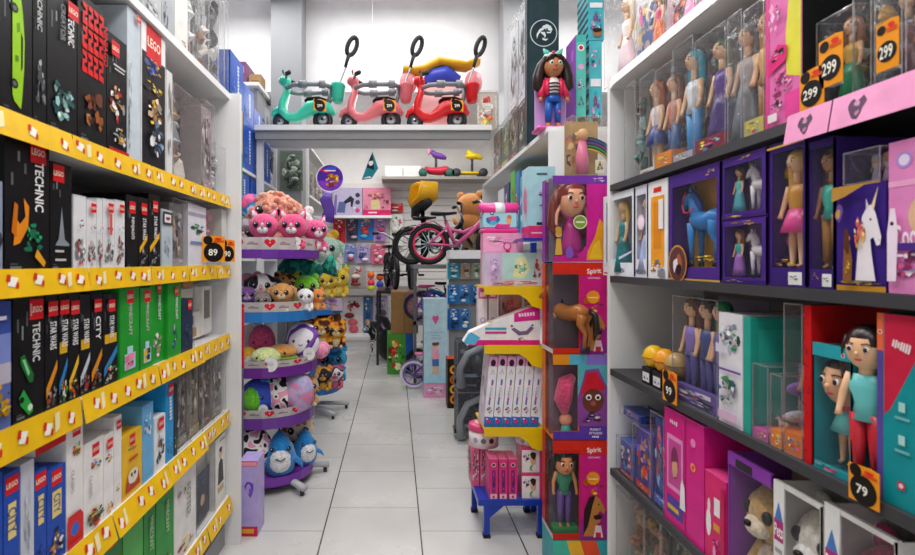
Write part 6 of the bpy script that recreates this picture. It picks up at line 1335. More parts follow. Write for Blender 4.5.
for i in range(6):
    o = carton('doll_box', .051, .2, .425+.004*(i % 2), 'f0f0f6', barbie, lambda F: (F.rect(0, 0, 1, 1, 'd8c8d8'), F.burst(.5, .5, .4, .4, ['e8a0c8', 'b0a8b8', 'f0e8f0'], 8, 3)))
    lab = ['first slim white doll box from the open end of the yellow tray row', 'second slim white doll box from the open end of the row', 'third slim white doll box from the open end of the row', 'fourth slim white doll box, third from the blue post', 'fifth slim white doll box, second from the blue post', 'slim white doll box right against the blue post'][i]
    settop(o, (.562+i*.0555, DY+.02, .663), 0, lab, 'doll box', 'slim white doll boxes in the yellow tray'); o.rotation_euler = (0, .085, 0)
root = empty('toy_box'); b = MB(); hh = .235
b.prism([(-.24, .02), (-.22, 0), (.22, 0), (.22, hh), (.17, hh), (-.02, .16), (-.2, .08)], 0, .09, 'f0eef0'); o = b.build('carton', root)
b = MB(); F = Face(b, (-.24, 0, 0), (.46, 0, 0), (0, 0, hh)); F.poly([(.05, .0), (1, 0), (1, .14), (.14, .14)], 'd82888'); F.poly([(.66, .6), (1, .66), (1, 1), (.9, 1), (.66, .82)], 'd82c90'); F.poly([(0, .1), (.02, .04), (.14, .02), (.22, .2), (.1, .34), (.06, .3)], '58b4dc'); F.rect(.28, .4, .56, .46, '48a8c8'); F.rect(.28, .3, .56, .36, 'c84890'); F.poly([(.62, .42), (.66, .46), (.74, .36), (.82, .38), (.88, .5), (.92, .44), (.84, .28), (.72, .26)], '786888'); F.disc(.63, .5, .016, '685880'); F.disc(.9, .52, .014, '685880'); F.text('Barbie', .83, .8, .024, 'f8d8ec', .1); F.burst(.76, .16, .05, .06, ['402030', 'a84838', 'e8d0c0'], 6, 3); F.poly([(.3, .62), (.34, .58), (.38, .62), (.34, .68)], 'd8c890'); b.build('printed_front', root)
settop(root, (.655, DY+.015, 1.155), 0, 'white wedge-shaped box with pink foot on the middle yellow tray', 'toy box')
for i, (x, lab) in enumerate([(.555, 'slim pink and white box upright behind the wedge-shaped box, open end'), (.62, 'second slim pink and white box upright behind the wedge-shaped box')]):
    o = carton('toy_box', .055, .08, .34, 'e8dce4', lambda F: (F.rect(0, .8, 1, 1, 'e0589c'), F.rect(.2, .84, .8, .92, 'f0e0e8'), F.disc(.5, .4, .3, 'a890a8'), F.disc(.5, .4, .2, 'e8e0f0'), F.rect(0, 0, 1, .15, 'd878a8'))); settop(o, (x, DY+.16, 1.155), 0, lab, 'toy box')
pack_at('clear pack of red and pink bottles behind the wedge-shaped box', .745, DY+.14, 1.155, .16, .1, .31, 'e8a8a8', ['e04858', 'f08070', 'e878a0', 'c83048'], 301, n=11)
pack_at('small clear pack of orange-red toys next to the blue post', .862, DY+.14, 1.155, .06, .1, .3, 'e0a088', ['d85838', 'f09060', 'c04858'], 302)
def mint(F): F.rect(0, 0, .3, 1, 'd8c0e0'); F.poly([(.3, .2), (.9, .2), (.9, 1), (.3, 1)], 'b8dcd4'); F.poly([(.48, .3), (.66, .24), (.78, .5), (.7, .9), (.54, .84)], 'e8e8a8'); F.burst(.62, .56, .12, .2, ['58b898', 'f0e8c8', '78c8b0'], 7, 3); F.burst(.9, .5, .08, .35, ['e83078', 'f08840', 'e8487c'], 8, 4); F.burst(.5, .12, .45, .08, ['e89878', 'e86890', 'f0c8a8', 'a878c0'], 14, 6); F.burst(.15, .5, .12, .35, ['b898d0', 'e0d0f0', 'f0b0c8'], 8, 8)
o = carton('toy_box', .345, .1, .205, 'e8e4ea', mint); settop(o, (.715, DY+.005, 1.51), 0, 'wide mint and lilac printed box on the highest yellow tray', 'toy box')
o = carton('toy_box', .25, .1, .33, 'eaa0c4', lambda F: (F.burst(.5, .85, .4, .1, ['f0c0d8', 'e890b8'], 8, 2), F.disc(.6, .75, .1, 'c8387c'), F.disc(.6, .75, .07, 'eaa0c4'), F.rect(.56, .63, .66, .68, 'b82860'), F.rect(.1, .9, .3, .93, 'f8e0ec'))); settop(o, (.675, DY+.12, 1.51), 0, 'pink carton behind the mint and lilac box', 'toy box')
root = empty('toy_chest', (.66, DY+.2, 1.842)); tag(root, 'pink and blue toy chest with a handle print on the pink carton', 'toy chest')
b = MB(); b.box(-.115, -.07, 0, .115, .07, .03, mat('e83890', 'plastic'), .01); b.build('base', root)
b = MB(); b.box(-.108, -.065, .03, .108, .065, .145, mat('a8d8e4', 'plastic'), .008); F = Face(b, (-.108, -.0652, .03), (.216, 0, 0), (0, 0, .115)); F.blob(.28, .45, .2, .3, '2878b8', 2); F.blob(.28, .55, .17, .14, 'e04888', 4); F.blob(.28, .3, .14, .14, '58b0d8', 6); F.disc(.26, .82, .06, '283868'); F.disc(.26, .82, .035, 'a8d8e4'); F.blob(.75, .4, .1, .3, 'e8a870', 3); F.blob(.76, .6, .07, .12, 'd87850', 5); F.blob(.55, .12, .3, .14, 'e83890', 8); b.build('body', root)
b = MB(); b.sweep([(-.115, 0, .145), (-.112, 0, .147), (.112, 0, .147), (.115, 0, .145)], [(.06, .03), (.072, .05), (.072, .05), (.06, .03)], mat('ea3c94', 'plastic'), 16, side=(0, 1, 0)); b.sweep([(-.03, 0, .147), (.03, 0, .147)], [(.0735, .0515)]*2, mat('e4e4ec', 'plastic'), 16, side=(0, 1, 0)); b.build('lid', root)
def tealp(F): F.rect(0, 0, 1, .17, 'e03878'); F.rect(.1, .06, .7, .08, 'f0c0d0'); F.rect(.3, .18, .98, .22, '303440'); F.rect(.3, .88, .7, .91, '506878'); F.burst(.66, .76, .2, .05, ['d84868', 'e8a0b0', '804858'], 6, 1); F.burst(.6, .62, .26, .05, ['6878c0', 'e890b0', '484868'], 7, 2); F.burst(.6, .48, .26, .06, ['7858b0', 'd878a8', 'a0b8e0'], 7, 4); F.burst(.6, .34, .2, .04, ['e890a8', 'f0d0d8'], 6, 6)
o = carton('toy_box', .155, .16, .418, 'a8d4de', tealp, lambda F: (F.rect(0, 0, 1, .17, 'd83478'), F.blob(.5, .5, .4, .3, 'd0a0b8', 3), F.blob(.5, .5, .25, .2, 'b878a0', 5))); settop(o, (.86, DY-.08, 1.80), 0, 'tall pale teal box with pink foot on top of the blue post', 'toy box')
def pinkslim(F): F.rect(.12, .0, .88, .12, 'f0c8d8'); F.rect(.3, .16, .72, .72, '8a2878'); F.burst(.5, .45, .2, .26, ['6858c0', 'c83888', '482868'], 8, 3); F.disc(.5, .86, .26, 'f0c0d0'); F.disc(.5, .86, .18, '604048'); F.rect(.35, .03, .6, .09, 'c83070')
for i, lab in enumerate(['pink slim box on the blue table, first of the front three', 'pink slim box on the blue table, middle of the front three', 'pink slim box on the blue table, beside the picture cases']):
    o = carton('toy_box', .052, .14, .24, 'e03880', pinkslim, lambda F: F.rect(0, 0, 1, 1, 'd86898'), top='f078a8'); settop(o, (.595+i*.058, DY+.012, .23), 0, lab, 'toy box', 'pink slim boxes on the blue table')
def patt(F): F.burst(.5, .5, .48, .48, ['f0e8ec', 'c83060', '402030', 'f0b0c8'], 26, 5, .3)
for i, lab in enumerate(['pink and white patterned slim box at the open end of the blue table', 'second pink and white patterned slim box behind the front three']):
    o = carton('toy_box', .05, .14, .245, 'e06890', patt, patt); settop(o, (.512+i*.056, DY+.19, .23), 0, lab, 'toy box')
def girl(F): F.rect(0, .0, .78, .88, 'f4ecec'); F.rect(0, .88, 1, 1, 'e04080'); F.rect(.78, 0, 1, .88, 'e04080'); F.burst(.2, .6, .16, .2, ['705888', 'd8a8c8', '504058'], 7, 3); F.disc(.5, .5, .13, 'e0b090', .24); F.blob(.5, .66, .17, .18, '402820', 3); F.blob(.42, .2, .12, .12, '68a868', 4); F.blob(.56, .2, .16, .16, 'e8e0e0', 6)
for i, (z, lab) in enumerate([(.23, 'lower white and pink picture case on the blue table'), (.387, 'upper white and pink picture case on the blue table')]):
    o = carton('toy_box', .135, .15, .153, 'e8508c', girl, top='e85a94'); settop(o, (.835, DY+.02, z), 0, lab, 'toy box')
def roundcase(label, x, y, z, r, h):
    root = empty('round_case', (x, y, z)); tag(root, label, 'toy case')
    b = MB(); b.cyl((0, 0, 0), (0, 0, h*.7), r, 'f0e8e8', 26)
    for k, (c, q) in enumerate([('a8a0c0', -2.3), ('78788c', -1.75), ('5a3830', -1.2), ('d898b8', -.6)]):
        d = Vector((math.cos(q), math.sin(q), 0)); s_ = Vector((-math.sin(q), math.cos(q), 0)); w = r*.42
        F = Face(b, d*(r*1.0)-s_*w/2, s_*w, (0, 0, h*.7)); F.disc(.5, .5, .42, c)
    b.build('body', root)
    b = MB(); b.sweep([(0, 0, h*.7), (0, 0, h*.72), (0, 0, h*.95), (0, 0, h)], [r*1.0, r*1.04, r*1.02, r*.9], mat('e0487c', 'plastic'), 26); b.ell((0, 0, h), (r*.7, r*.7, h*.12), mat('f0a0b8', 'plastic'), 18, 6); b.build('lid', root)
roundcase('round pink lidded case on the patterned slim boxes', .575, DY+.25, .478, .095, .14); 
roundcase('low round pink case on the two picture cases', .83, DY+.1, .5425, .08, .07)
# ---------------------------------------------------------------- clear packs of black ride-on cars behind the display
for i, lab in enumerate(['lower clear pack of a black toy car on the floor behind the display', 'upper clear pack of a black toy car stacked behind the display']):
    def ct(root):
        vehicle(root, .30, (-.02, .16, .03), 0, '26282c', '6a88a0', 'packed_car')
        b = MB(); b.sweep([(-.1, .1, .03), (-.12, .08, .2), (-.05, .08, .34), (.1, .1, .4)], [(.05, .05), (.03, .06), (.03, .06), (.03, .03)], mat('8a9298', 'plastic'), 8); b.build('grey_bumper', root)
    o = clearpack('car_pack', .30, .3, .465, '3a4048', lambda F: F.burst(.5, .5, .4, .4, ['282c30', '485058', '5a6a78'], 8, i), ct, amt=.14); settop(o, (.72, 4.7, .0+i*.468), 0, lab, 'toy pack')
# ---------------------------------------------------------------- far wall
YW = 10.5
def fx(px, Y): return (px-CX)*Y/FX
ws = tag(empty('wall_shelf', (.2, YW-.2, zat(178, 10.2))), 'long white shelf high on the far slatted wall holding ride-on toys', 'shelf')
zsh = zat(178.5, 10.1); wp(ws, 'board', (fx(382, 10.1), 9.85, zsh-.05, fx(492, 10.1), 10.52, zsh, mat('9a948e', 'paint'))); wp(ws, 'rail', (fx(330, 10.1), 10.4, zsh-.14, fx(492, 10.1), 10.5, zsh-.05, mat('d8d4d0', 'paint')))
ws2 = tag(empty('wall_shelf', (-.8, YW-.2, zat(216, 10.3))), 'white shelf under the lilac and pink boxes on the far wall', 'shelf')
z2 = zat(215.5, 10.25); wp(ws2, 'board', (fx(328, 10.25), 10.2, z2-.05, fx(392, 10.25), 10.52, z2, WH))
ws3 = tag(empty('wall_shelf', (-.8, YW-.2, 1.1)), 'grey shelf low on the far wall above the big red blister pack', 'shelf')
z3 = zat(289, 10.25); wp(ws3, 'board', (fx(342, 10.25), 10.2, z3-.12, fx(388, 10.25), 10.52, z3, mat('a8a4a2', 'paint')))
ws4 = tag(empty('wall_bench', (-.6, 10.2, 0)), 'low white bench along the foot of the far wall', 'bench')
wp(ws4, 'top', (fx(340, 10.1), 9.95, .16, fx(392, 10.1), 10.52, .22, WH)); wp(ws4, 'front', (fx(340, 10.1), 10.0, 0, fx(392, 10.1), 10.03, .16, WH))
def far(label, p0, p1, y0, y1, col, art, Y=10.3, d=.14, cat='toy box', name='toy_box'):
    w = (p1-p0)*Y/FX; h = (y1-y0)*Y/FX
    o = carton(name, w-.01, d, h, col, art); return settop(o, (fx((p0+p1)/2, Y), Y, zat(y1, Y)), 0, label, cat)
far('lilac box with a black dresser print on the far wall shelf', 333, 362.5, 188, 215.5, 'b8b0cc', lambda F: (F.poly([(.0, 0), (.06, .75), (.14, .75), (.1, 0)], '7868a8'), F.poly([(.12, .1), (.4, .1), (.44, .5), (.2, .5)], '5a6498'), F.poly([(.36, .5), (.6, .72), (.72, .6), (.66, .3), (.6, .32), (.6, .5), (.42, .42)], '2c2c38'), F.disc(.84, .74, .08, '383848'), F.disc(.84, .48, .08, '484858'), F.disc(.84, .18, .08, 'c84878'), F.rect(.7, .25, .76, .3, 'e8e8f0')))
far('pink box with dolls-house print on the far wall shelf', 362.5, 391, 188, 215.5, 'e08aa4', lambda F: (F.rect(0, 0, 1, .2, 'd0286c'), F.rect(.2, .08, .5, .13, 'f8d0dc'), F.poly([(.3, .22), (.62, .22), (.62, .52), (.46, .62), (.3, .52)], 'd8c890'), F.burst(.5, .7, .35, .16, ['c85878', 'e0a868', 'a85068'], 10, 3), F.burst(.8, .4, .15, .2, ['a83058', 'e8b890'], 6, 5), F.burst(.1, .3, .08, .15, ['b06848', 'c84868'], 5, 6)))
def hang(label, p0, p1, y0, y1, col, cols, seed, shape='toy', Y=10.42):
    w = (p1-p0)*Y/FX; h = (y1-y0)*Y/FX; root = empty('blister_pack', (fx((p0+p1)/2, Y), Y, zat(y1, Y))); b = MB()
    b.box(-w/2, .05, 0, w/2, .056, h, col); F = Face(b, (-w/2, .05, 0), (w, 0, 0), (0, 0, h)); F.burst(.5, .75, .4, .2, cols+['f0f0f0'], 6, seed); F.rect(.35, .93, .65, .97, 'f4f4f4'); b.build('backing_card', root)
    q = MB(); R = random.Random(seed)
    for i in range(3): q.ell((R.uniform(-.2, .2)*w, .03, h*(.18+.17*i)), (w*R.uniform(.18, .32), .028, h*R.uniform(.07, .13)), mat(R.choice(cols), 'plastic'), 8, 6)
    q.build('toy', root)
    q = MB(); q.cyl((0, .06, h*.95), (0, .11, h*.95), .006, mat('a0a0a4', 'metal'), 6); q.build('hook', root)
    return tag(root, label, 'toy pack')
for a in [('red blister pack, first in the upper hanging row on the far wall', 333, 345, 219, 243, 'c83038', ['e8e0d8', '902028', 'e86058'], 1), ('dark slate blister pack, second in the upper hanging row', 346, 357.5, 219, 241, '4a4860', ['c8b8d0', '302c40', 'c05878'], 2), ('bright blue blister pack with orange toy, upper hanging row', 358, 373, 218, 240, '2a80d0', ['f0a830', 'd84838', '60b8f0'], 3), ('violet and pink blister pack, last in the upper hanging row', 374, 386, 219, 241, 'b888c8', ['7848a8', 'f0d0e8', 'e05088'], 4),
        ('blue and white blister pack, first in the lower hanging row', 344, 356, 244, 262, '8090d0', ['e8e8f4', '4858a8', 'c84868'], 5), ('lilac blister pack, second in the lower hanging row', 357, 370, 244, 263, 'b0a0c8', ['6878a8', 'e8e0f0', '4848a0'], 6), ('rosy blister pack, last in the lower hanging row', 371, 385, 244, 264, 'd86888', ['e8a0b0', '803858', 'f0e0e0'], 7),
        ('red and white toy face pack hanging above the grey shelf', 349, 366, 266, 288, 'b0a8a8', ['d82828', 'f0e8e0', '903030'], 8), ('green slim pack hanging by the second plush rack', 342, 349, 264, 287, '68a858', ['3888c8', 'e8d040', '305838'], 9),
        ('large red-topped white blister pack low on the far wall', 343, 363, 297, 336, 'e4dcdc', ['c83048', 'd86070', '802838', 'f0f0f0'], 10), ('blue blister pack low on the far wall', 363.5, 372, 297, 336, '4878b0', ['68a0d8', '284878', 'd8a060'], 11), ('violet and white pack low on the far wall behind the zebra', 373, 388, 297, 330, 'c8b8d0', ['9068b0', 'e8e0e8', '585068'], 12),
        ('white pack with green and pink toys beside the dark bikes', 390, 403, 214, 246, 'e8e8e4', ['d85878', '88b860', 'f0f0f0', '40505c'], 13), ('short red pack hanging above the white pack', 390, 403, 203, 212, 'd83038', ['f0d8d0', 'a02028'], 14), ('purple sports blister pack with a turquoise ball', 386.5, 396, 264, 292, '803078', ['38a8c8', 'e8a830', 'd83868'], 15)]:
    hang(*a)
for i, (px, py, c, lab) in enumerate([(371, 275, 'f07028', 'orange ball hanging top of the ball cluster'), (371, 283, 'f03858', 'pink-red ball in the ball cluster'), (371, 288, 'c8d830', 'lime ball low in the ball cluster'), (380, 277, 'e86028', 'deep orange ball on the outer side of the ball cluster'), (380, 284.5, '2850b0', 'blue ball in the ball cluster'), (380, 291.5, 'e02868', 'crimson ball lowest in the ball cluster')]):
    b = MB(); b.ell((0, 0, 0), .075, mat(c, 'plastic'), 16, 10); b.cyl((0, .07, .02), (0, .26, .05), .005, mat('b0b0b4', 'metal'), 6); o = b.build('toy_ball'); p = P(px, py, 10.25); o.location = p; tag(o, lab, 'ball', 'hanging toy balls on the far wall')
# ride-on toys on the high shelf
def rideon(label, px, col, hcol, flat=False):
    root = empty('ride_on_car', (fx(px, 10.05), 10.05, zsh+.001)); tag(root, label, 'ride-on toy'); m = mat(col, 'plastic')
    b = MB()
    if not flat: b.sweep([(-.22, 0, .2), (-.12, 0, .14), (.05, 0, .13), (.2, 0, .15), (.24, 0, .2)], [(.05, .03), (.12, .07), (.13, .08), (.13, .09), (.08, .04)], m, 12, side=(0, 1, 0))
    else: b.sweep([(-.25, 0, .1), (-.2, 0, .09), (.2, 0, .09), (.25, 0, .1)], [(.08, .02), (.11, .03), (.11, .03), (.08, .02)], m, 12, side=(0, 1, 0))
    b.build('body', root)
    for x in (-.26, .26):
        for s in (-1, 1): b = MB(); b.cyl((x, s*.09, .085), (x, s*.14, .085), .085, mat('2a5a50' if not flat else '383840', 'rubber'), 16); b.build('wheel', root)
    b = MB(); x = .0 if not flat else .06
    b.sweep([(x, 0, .1), (x, 0, .45)], .025, mat('404048', 'plastic'), 8); b.sweep([(x-.1, -.02, .52), (x-.02, 0, .45), (x+.1, 0, .42), (x+.2, 0, .38)], [.04, .06, .06, .03], mat(hcol, 'plastic'), 10)
    if flat: b.ell((x, 0, .42), (.14, .1, .06), mat(hcol, 'plastic'))
    else: b.ell((x-.14, 0, .54), (.04, .05, .1), mat('e8a0b0', 'plastic'))
    b.build('steering', root)
rideon('red ride-on toy with purple handle on the high far shelf', 436, 'c82840', '7040a0'); rideon('yellow ride-on scooter toy on the high far shelf', 469, 'f0d020', 'f0d020', True)
b = MB(); b.box(-.36, 0, 0, .36, .25, .25, 'e8e4e2', .01); b.box(-.02, -.001, .05, .02, 0, .2, 'c8c4c0'); o = b.build('storage_box'); o.location = (fx(403, 10.05), 10.1, zsh+.001); tag(o, 'plain white box on the high far shelf beside the red ride-on toy', 'box')
# ---------------------------------------------------------------- bikes on a two-tier rack
rk = tag(empty('bike_rack', (.6, 7.3, 0)), 'grey two-tier rack carrying the children\'s bikes', 'rack')
ZU, ZM = 1.62, .86
wp(rk, 'upper_deck', (.25, 6.95, ZU-.05, 1.6, 8.25, ZU, mat('8a8c90', 'metal'))); wp(rk, 'lower_deck', (.25, 6.95, ZM-.05, 1.6, 8.25, ZM, mat('8a8c90', 'metal')))
for x in (.25, 1.56):
    for y in (6.95, 8.21): wp(rk, 'post', (x, y, 0, x+.04, y+.04, ZU-.05, mat('6a6c70', 'metal')))
def bike(label, loc, rz, s, frame, tyre='1c1c1e', rim='c8c8cc', seat='202020', accent='e8e8e8', trainers=False):
    root = empty('child_bike', loc, rz); tag(root, label, 'bicycle'); r = .21*s; wb = .68*s; fm = mat(frame, 'plastic'); st = mat('8a8c90', 'metal')
    for x in (0, wb):
        b = MB(); b.ring((x, 0, r), (0, 1, 0), r-.025*s, (.025*s, .025*s), mat(tyre, 'rubber'), 28, 8); w = b.build('wheel', root)
        b = MB(); b.ring((x, 0, r), (0, 1, 0), r-.055*s, (.014*s, .018*s), mat(rim, 'plastic'), 28, 6); b.build('rim', w)
        b = MB()
        for i in range(12):
            a = 2*PI*i/12; b.cyl((x, 0, r), (x+math.cos(a)*(r-.06*s), 0, r+math.sin(a)*(r-.06*s)), .004*s, mat(accent, 'plastic'), 5)
        b.cyl((x, -.03*s, r), (x, .03*s, r), .025*s, st, 10); b.build('spokes', w)
    bb_ = Vector((.27*s, 0, .19*s)); hd = Vector((.56*s, 0, .47*s)); sp = Vector((.17*s, 0, .44*s))
    b = MB(); b.sweep([hd, (hd+bb_)/2+Vector((0, 0, -.01*s)), bb_], .024*s, fm, 10); b.sweep([sp, bb_], .02*s, fm, 8); b.sweep([(.55*s, 0, .42*s), (.35*s, 0, .33*s), (.19*s, 0, .36*s)], .018*s, fm, 8)
    for k in (-1, 1): b.sweep([bb_+Vector((0, k*.03*s, 0)), (0, k*.045*s, r)], .012*s, fm, 8); b.sweep([(.185*s, k*.02*s, .38*s), (0, k*.045*s, r)], .011*s, fm, 8)
    b.sweep([(.55*s, 0, .42*s), (.57*s, 0, .5*s)], .026*s, fm, 10); b.build('frame', root)
    b = MB()
    for k in (-1, 1): b.sweep([(.565*s, k*.02*s, .42*s), (.59*s, k*.045*s, .36*s), (wb, k*.045*s, r)], .014*s, fm, 8)
    b.build('fork', root)
    b = MB(); b.sweep([(.57*s, 0, .5*s), (.56*s, 0, .58*s)], .014*s, st, 8); b.sweep([(.5*s, -.22*s, .66*s), (.55*s, -.12*s, .66*s), (.56*s, 0, .58*s), (.55*s, .12*s, .66*s), (.5*s, .22*s, .66*s)], .012*s, st, 8); h = b.build('handlebar', root)
    for k in (-1, 1): b = MB(); b.cyl((.525*s, k*.17*s, .662*s), (.495*s, k*.24*s, .66*s), .018*s, mat(seat, 'rubber'), 10); b.build('grip', h)
    b = MB(); b.sweep([(.17*s, 0, .44*s), (.155*s, 0, .5*s)], .012*s, st, 8); b.sweep([(.02*s, 0, .52*s), (.1*s, 0, .515*s), (.2*s, 0, .52*s), (.28*s, 0, .525*s)], [(.05*s, .02*s), (.085*s, .025*s), (.045*s, .02*s), (.02*s, .012*s)], mat(seat, 'plastic'), 12, side=(0, 1, 0)); b.build('saddle', root)
    b = MB(); b.ring(bb_, (0, 1, 0), .06*s, .01*s, mat(accent, 'plastic'), 18, 6); b.cyl(bb_+Vector((0, -.07*s, 0)), bb_+Vector((0, .07*s, 0)), .012*s, st, 8)
    for k in (-1, 1): b.sweep([bb_+Vector((0, k*.07*s, 0)), bb_+Vector((k*.1*s, k*.075*s, -.03*s))], .009*s, st, 6); b.box(bb_.x+k*.1*s-.04*s, bb_.y+k*.11*s-.035*s, bb_.z-.04*s, bb_.x+k*.1*s+.04*s, bb_.y+k*.11*s+.035*s, bb_.z-.015*s, mat('202024', 'rubber'))
    b.build('crank', root)
    b = MB(); b.sweep([(-.2*s, 0, r+.1*s), (-.1*s, 0, r+.2*s), (.05*s, 0, r+.23*s), (.15*s, 0, r+.16*s)], [(.03*s, .006*s)]*4, fm, 8, side=(0, 1, 0)); b.build('mudguard', root)
    return root
bike('pink bike with pink-rimmed black wheel on the upper rack deck', (fx(429, 7.05), 7.08, ZU), .02, 1.36, 'e0609c', rim='e83868', seat='1c1820', accent='b8d8dc')
bk_ = bike('black bike behind the pink bike on the upper rack deck', (fx(411, 7.42), 7.46, ZU), -.0, 1.3, '18181a', seat='101012', rim='30343a', accent='787c80')
root = empty('child_carrier', Vector((fx(423, 7.4), 7.46, ZU+.80))-bk_.location, -1.15); root.parent = bk_; root['label'] = 'yellow and black child seat'
b = MB(); b.sweep([(-.16, 0, .0), (-.15, 0, .12), (-.06, 0, .34), (.0, 0, .38)], [(.1, .03), (.17, .04), (.17, .035), (.12, .02)], mat('d8a014', 'plastic'), 14, side=(0, 1, 0)) ; b.sweep([(-.15, 0, .05), (-.02, 0, .1), (.16, 0, .16), (.2, 0, .38)], [(.12, .05), (.17, .06), (.17, .05), (.14, .02)], mat('e0a818', 'plastic'), 14, side=(0, 1, 0)); b.build('shell', root)
b = MB(); b.sweep([(-.24, -.02, -.1), (-.15, -.02, .02), (0, -.02, .06), (.22, -.02, .08)], [.05, .09, .1, .06], mat('1a1a1c', 'rubber'), 12); b.build('pad', root)
b = MB(); b.cyl((0, .0, .02), (0, .0, -.798), .03, mat('28282c', 'metal'), 10); b.build('post', root)
bike('purple bike with dark wheel on the lower rack deck', (fx(417, 7.1), 7.12, ZM), .03, .9, '7a3898', rim='5a3878', seat='c03878', accent='a868b8')
bike('bike with bright blue wheel on the lower rack deck', (fx(434, 7.4), 7.45, ZM-.0), .05, .95, '2a2c34', tyre='2a78d0', rim='1c5cb8', seat='202024', accent='4888d0')
bike('small purple bike with white wheels standing on the floor', (fx(413.5, 6.78), 6.78, .001), -.08, .88, '6a3a9c', tyre='e4e4ea', rim='9a60c0', seat='e878b0', accent='b890d8')
bike('black bike on the floor beneath the rack, behind the purple one', (.35, 7.35, .001), .0, 1.0, '1c1a20', rim='404048', seat='e0b028')
# teddy on a carton
o = carton('carton_box', .42, .3, .52, '8a7050', lambda F: F.rect(.4, 0, .6, 1, 'a88a60')); settop(o, (fx(468, 7.9)+.05, 7.92, ZU), 0, 'brown carton on the upper rack deck under the teddy bear', 'carton')
critter('large tan teddy bear above the pink bike', 470, 8.08, ZU+.522, .64, 2.5, 'd08a48', 'e0a868', 'round', name='teddy_bear', cat='plush toy')
# cartons on the floor
o = carton('carton_box', .40, .38, .62, '9a7448', lambda F: (F.rect(.48, 0, .52, 1, '86623a'), F.rect(0, .96, 1, 1, 'a8845a'))); settop(o, (fx(404.5, 7.62), 7.62, .605), 0, 'brown cardboard carton on the green picture box', 'carton') 
o.rotation_euler = (0, 0, 0)
def kid(F): F.rect(.72, 0, 1, 1, '2858a8'); F.burst(.35, .5, .35, .4, ['e8d030', '2a8030', 'd84030', 'f0e8a0', '58b040'], 18, 3); F.disc(.3, .72, .1, 'e8c060'); F.disc(.24, .24, .09, 'c83028'); F.disc(.24, .5, .09, 'c83028'); F.rect(.76, .1, .96, .3, '88b8e8')
o = carton('toy_box', .38, .38, .60, '4a9a3c', kid); settop(o, (fx(400, 7.62), 7.62, .0), 0, 'green and yellow picture box on the floor by the bikes', 'toy box')
def tall(F):
    F.rect(0, 0, 1, .15, 'e8a0c8'); F.burst(.5, .07, .45, .05, ['f0c8e0', 'd878b0'], 10, 3); F.poly([(.5, .74), (.36, .8), (.4, .835), (.5, .82), (.6, .835), (.64, .8)], 'e05a98'); F.rect(.2, .66, .8, .665, '8ab0c8'); F.rect(.3, .63, .7, .635, '8ab0c8'); F.rect(.26, .6, .74, .605, '8ab0c8')
    F.disc(.5, .52, .12, 'e8b898'); F.blob(.5, .545, .16, .025, '804828', 2); F.poly([(.34, .38), (.66, .38), (.64, .49), (.36, .49)], 'f0a8c0'); F.rect(.36, .32, .64, .39, '4878b8'); F.rect(.38, .22, .48, .32, 'e8b898'); F.rect(.52, .22, .62, .32, 'e8b898'); F.disc(.62, .185, .09, 'c84868'); F.poly([(.6, .24), (1, .18), (1, .15), (0, .15), (0, .22)], 'a8d8ec')
o = carton('doll_box', .285, .25, 1.21, 'bcdcea', tall, lambda F: (F.rect(0, 0, 1, 1, '98b8c8'), F.burst(.5, .5, .4, .4, ['d86878', '7898a8', 'c8a0b0'], 10, 3))); settop(o, (fx(435.5, 6.3), 6.3, 0), 0, 'tall pale blue doll box with a pink foot standing on the floor', 'doll box')
o = carton('toy_box', .16, .2, .56, '2a2018', lambda F: [F.disc(.5, .18+.2*i, .34, ['e88a20', 'd8b030', 'c86018', 'e8a030'][i]) for i in range(4)] + [F.disc(.5, .18+.2*i, .18, '402818') for i in range(4)], top='d05020'); settop(o, (fx(454.5, 5.85), 5.85, 0), 0, 'black box with orange discs on the floor beside the tall doll box', 'toy box')
# zebra plush
zz = horse(None, .52, (fx(379, 9.2), 9.2, .001), .25, 'e8e8e8', '141416', 'plush_zebra'); zz.data.materials.clear(); zz.data.materials.append(patches(['f0f0f0', '202022', 'e8e8e8', '181818', 'f0f0f0', '1c1c1e'], 9)); tag(zz, 'black and white striped plush horse on the floor by the far wall', 'plush toy')
b = MB(); b.ell((0, 0, .27), (.2, .18, .27), mat('1a1a1e', 'plush'), 14, 10); b.sweep([(-.1, -.1, .5), (-.2, -.15, .62), (-.3, -.16, .66)], [.05, .06, .02], mat('242428', 'plush'), 8); b.sweep([(.05, -.1, .5), (-.05, -.2, .7), (-.2, -.22, .78)], [.06, .07, .02], mat('202024', 'plush'), 8); o = b.build('bin_bag'); o.location = (fx(388, 8.9), 8.75, .001); tag(o, 'black bag with loose ends slumped behind the cardboard carton', 'bag')
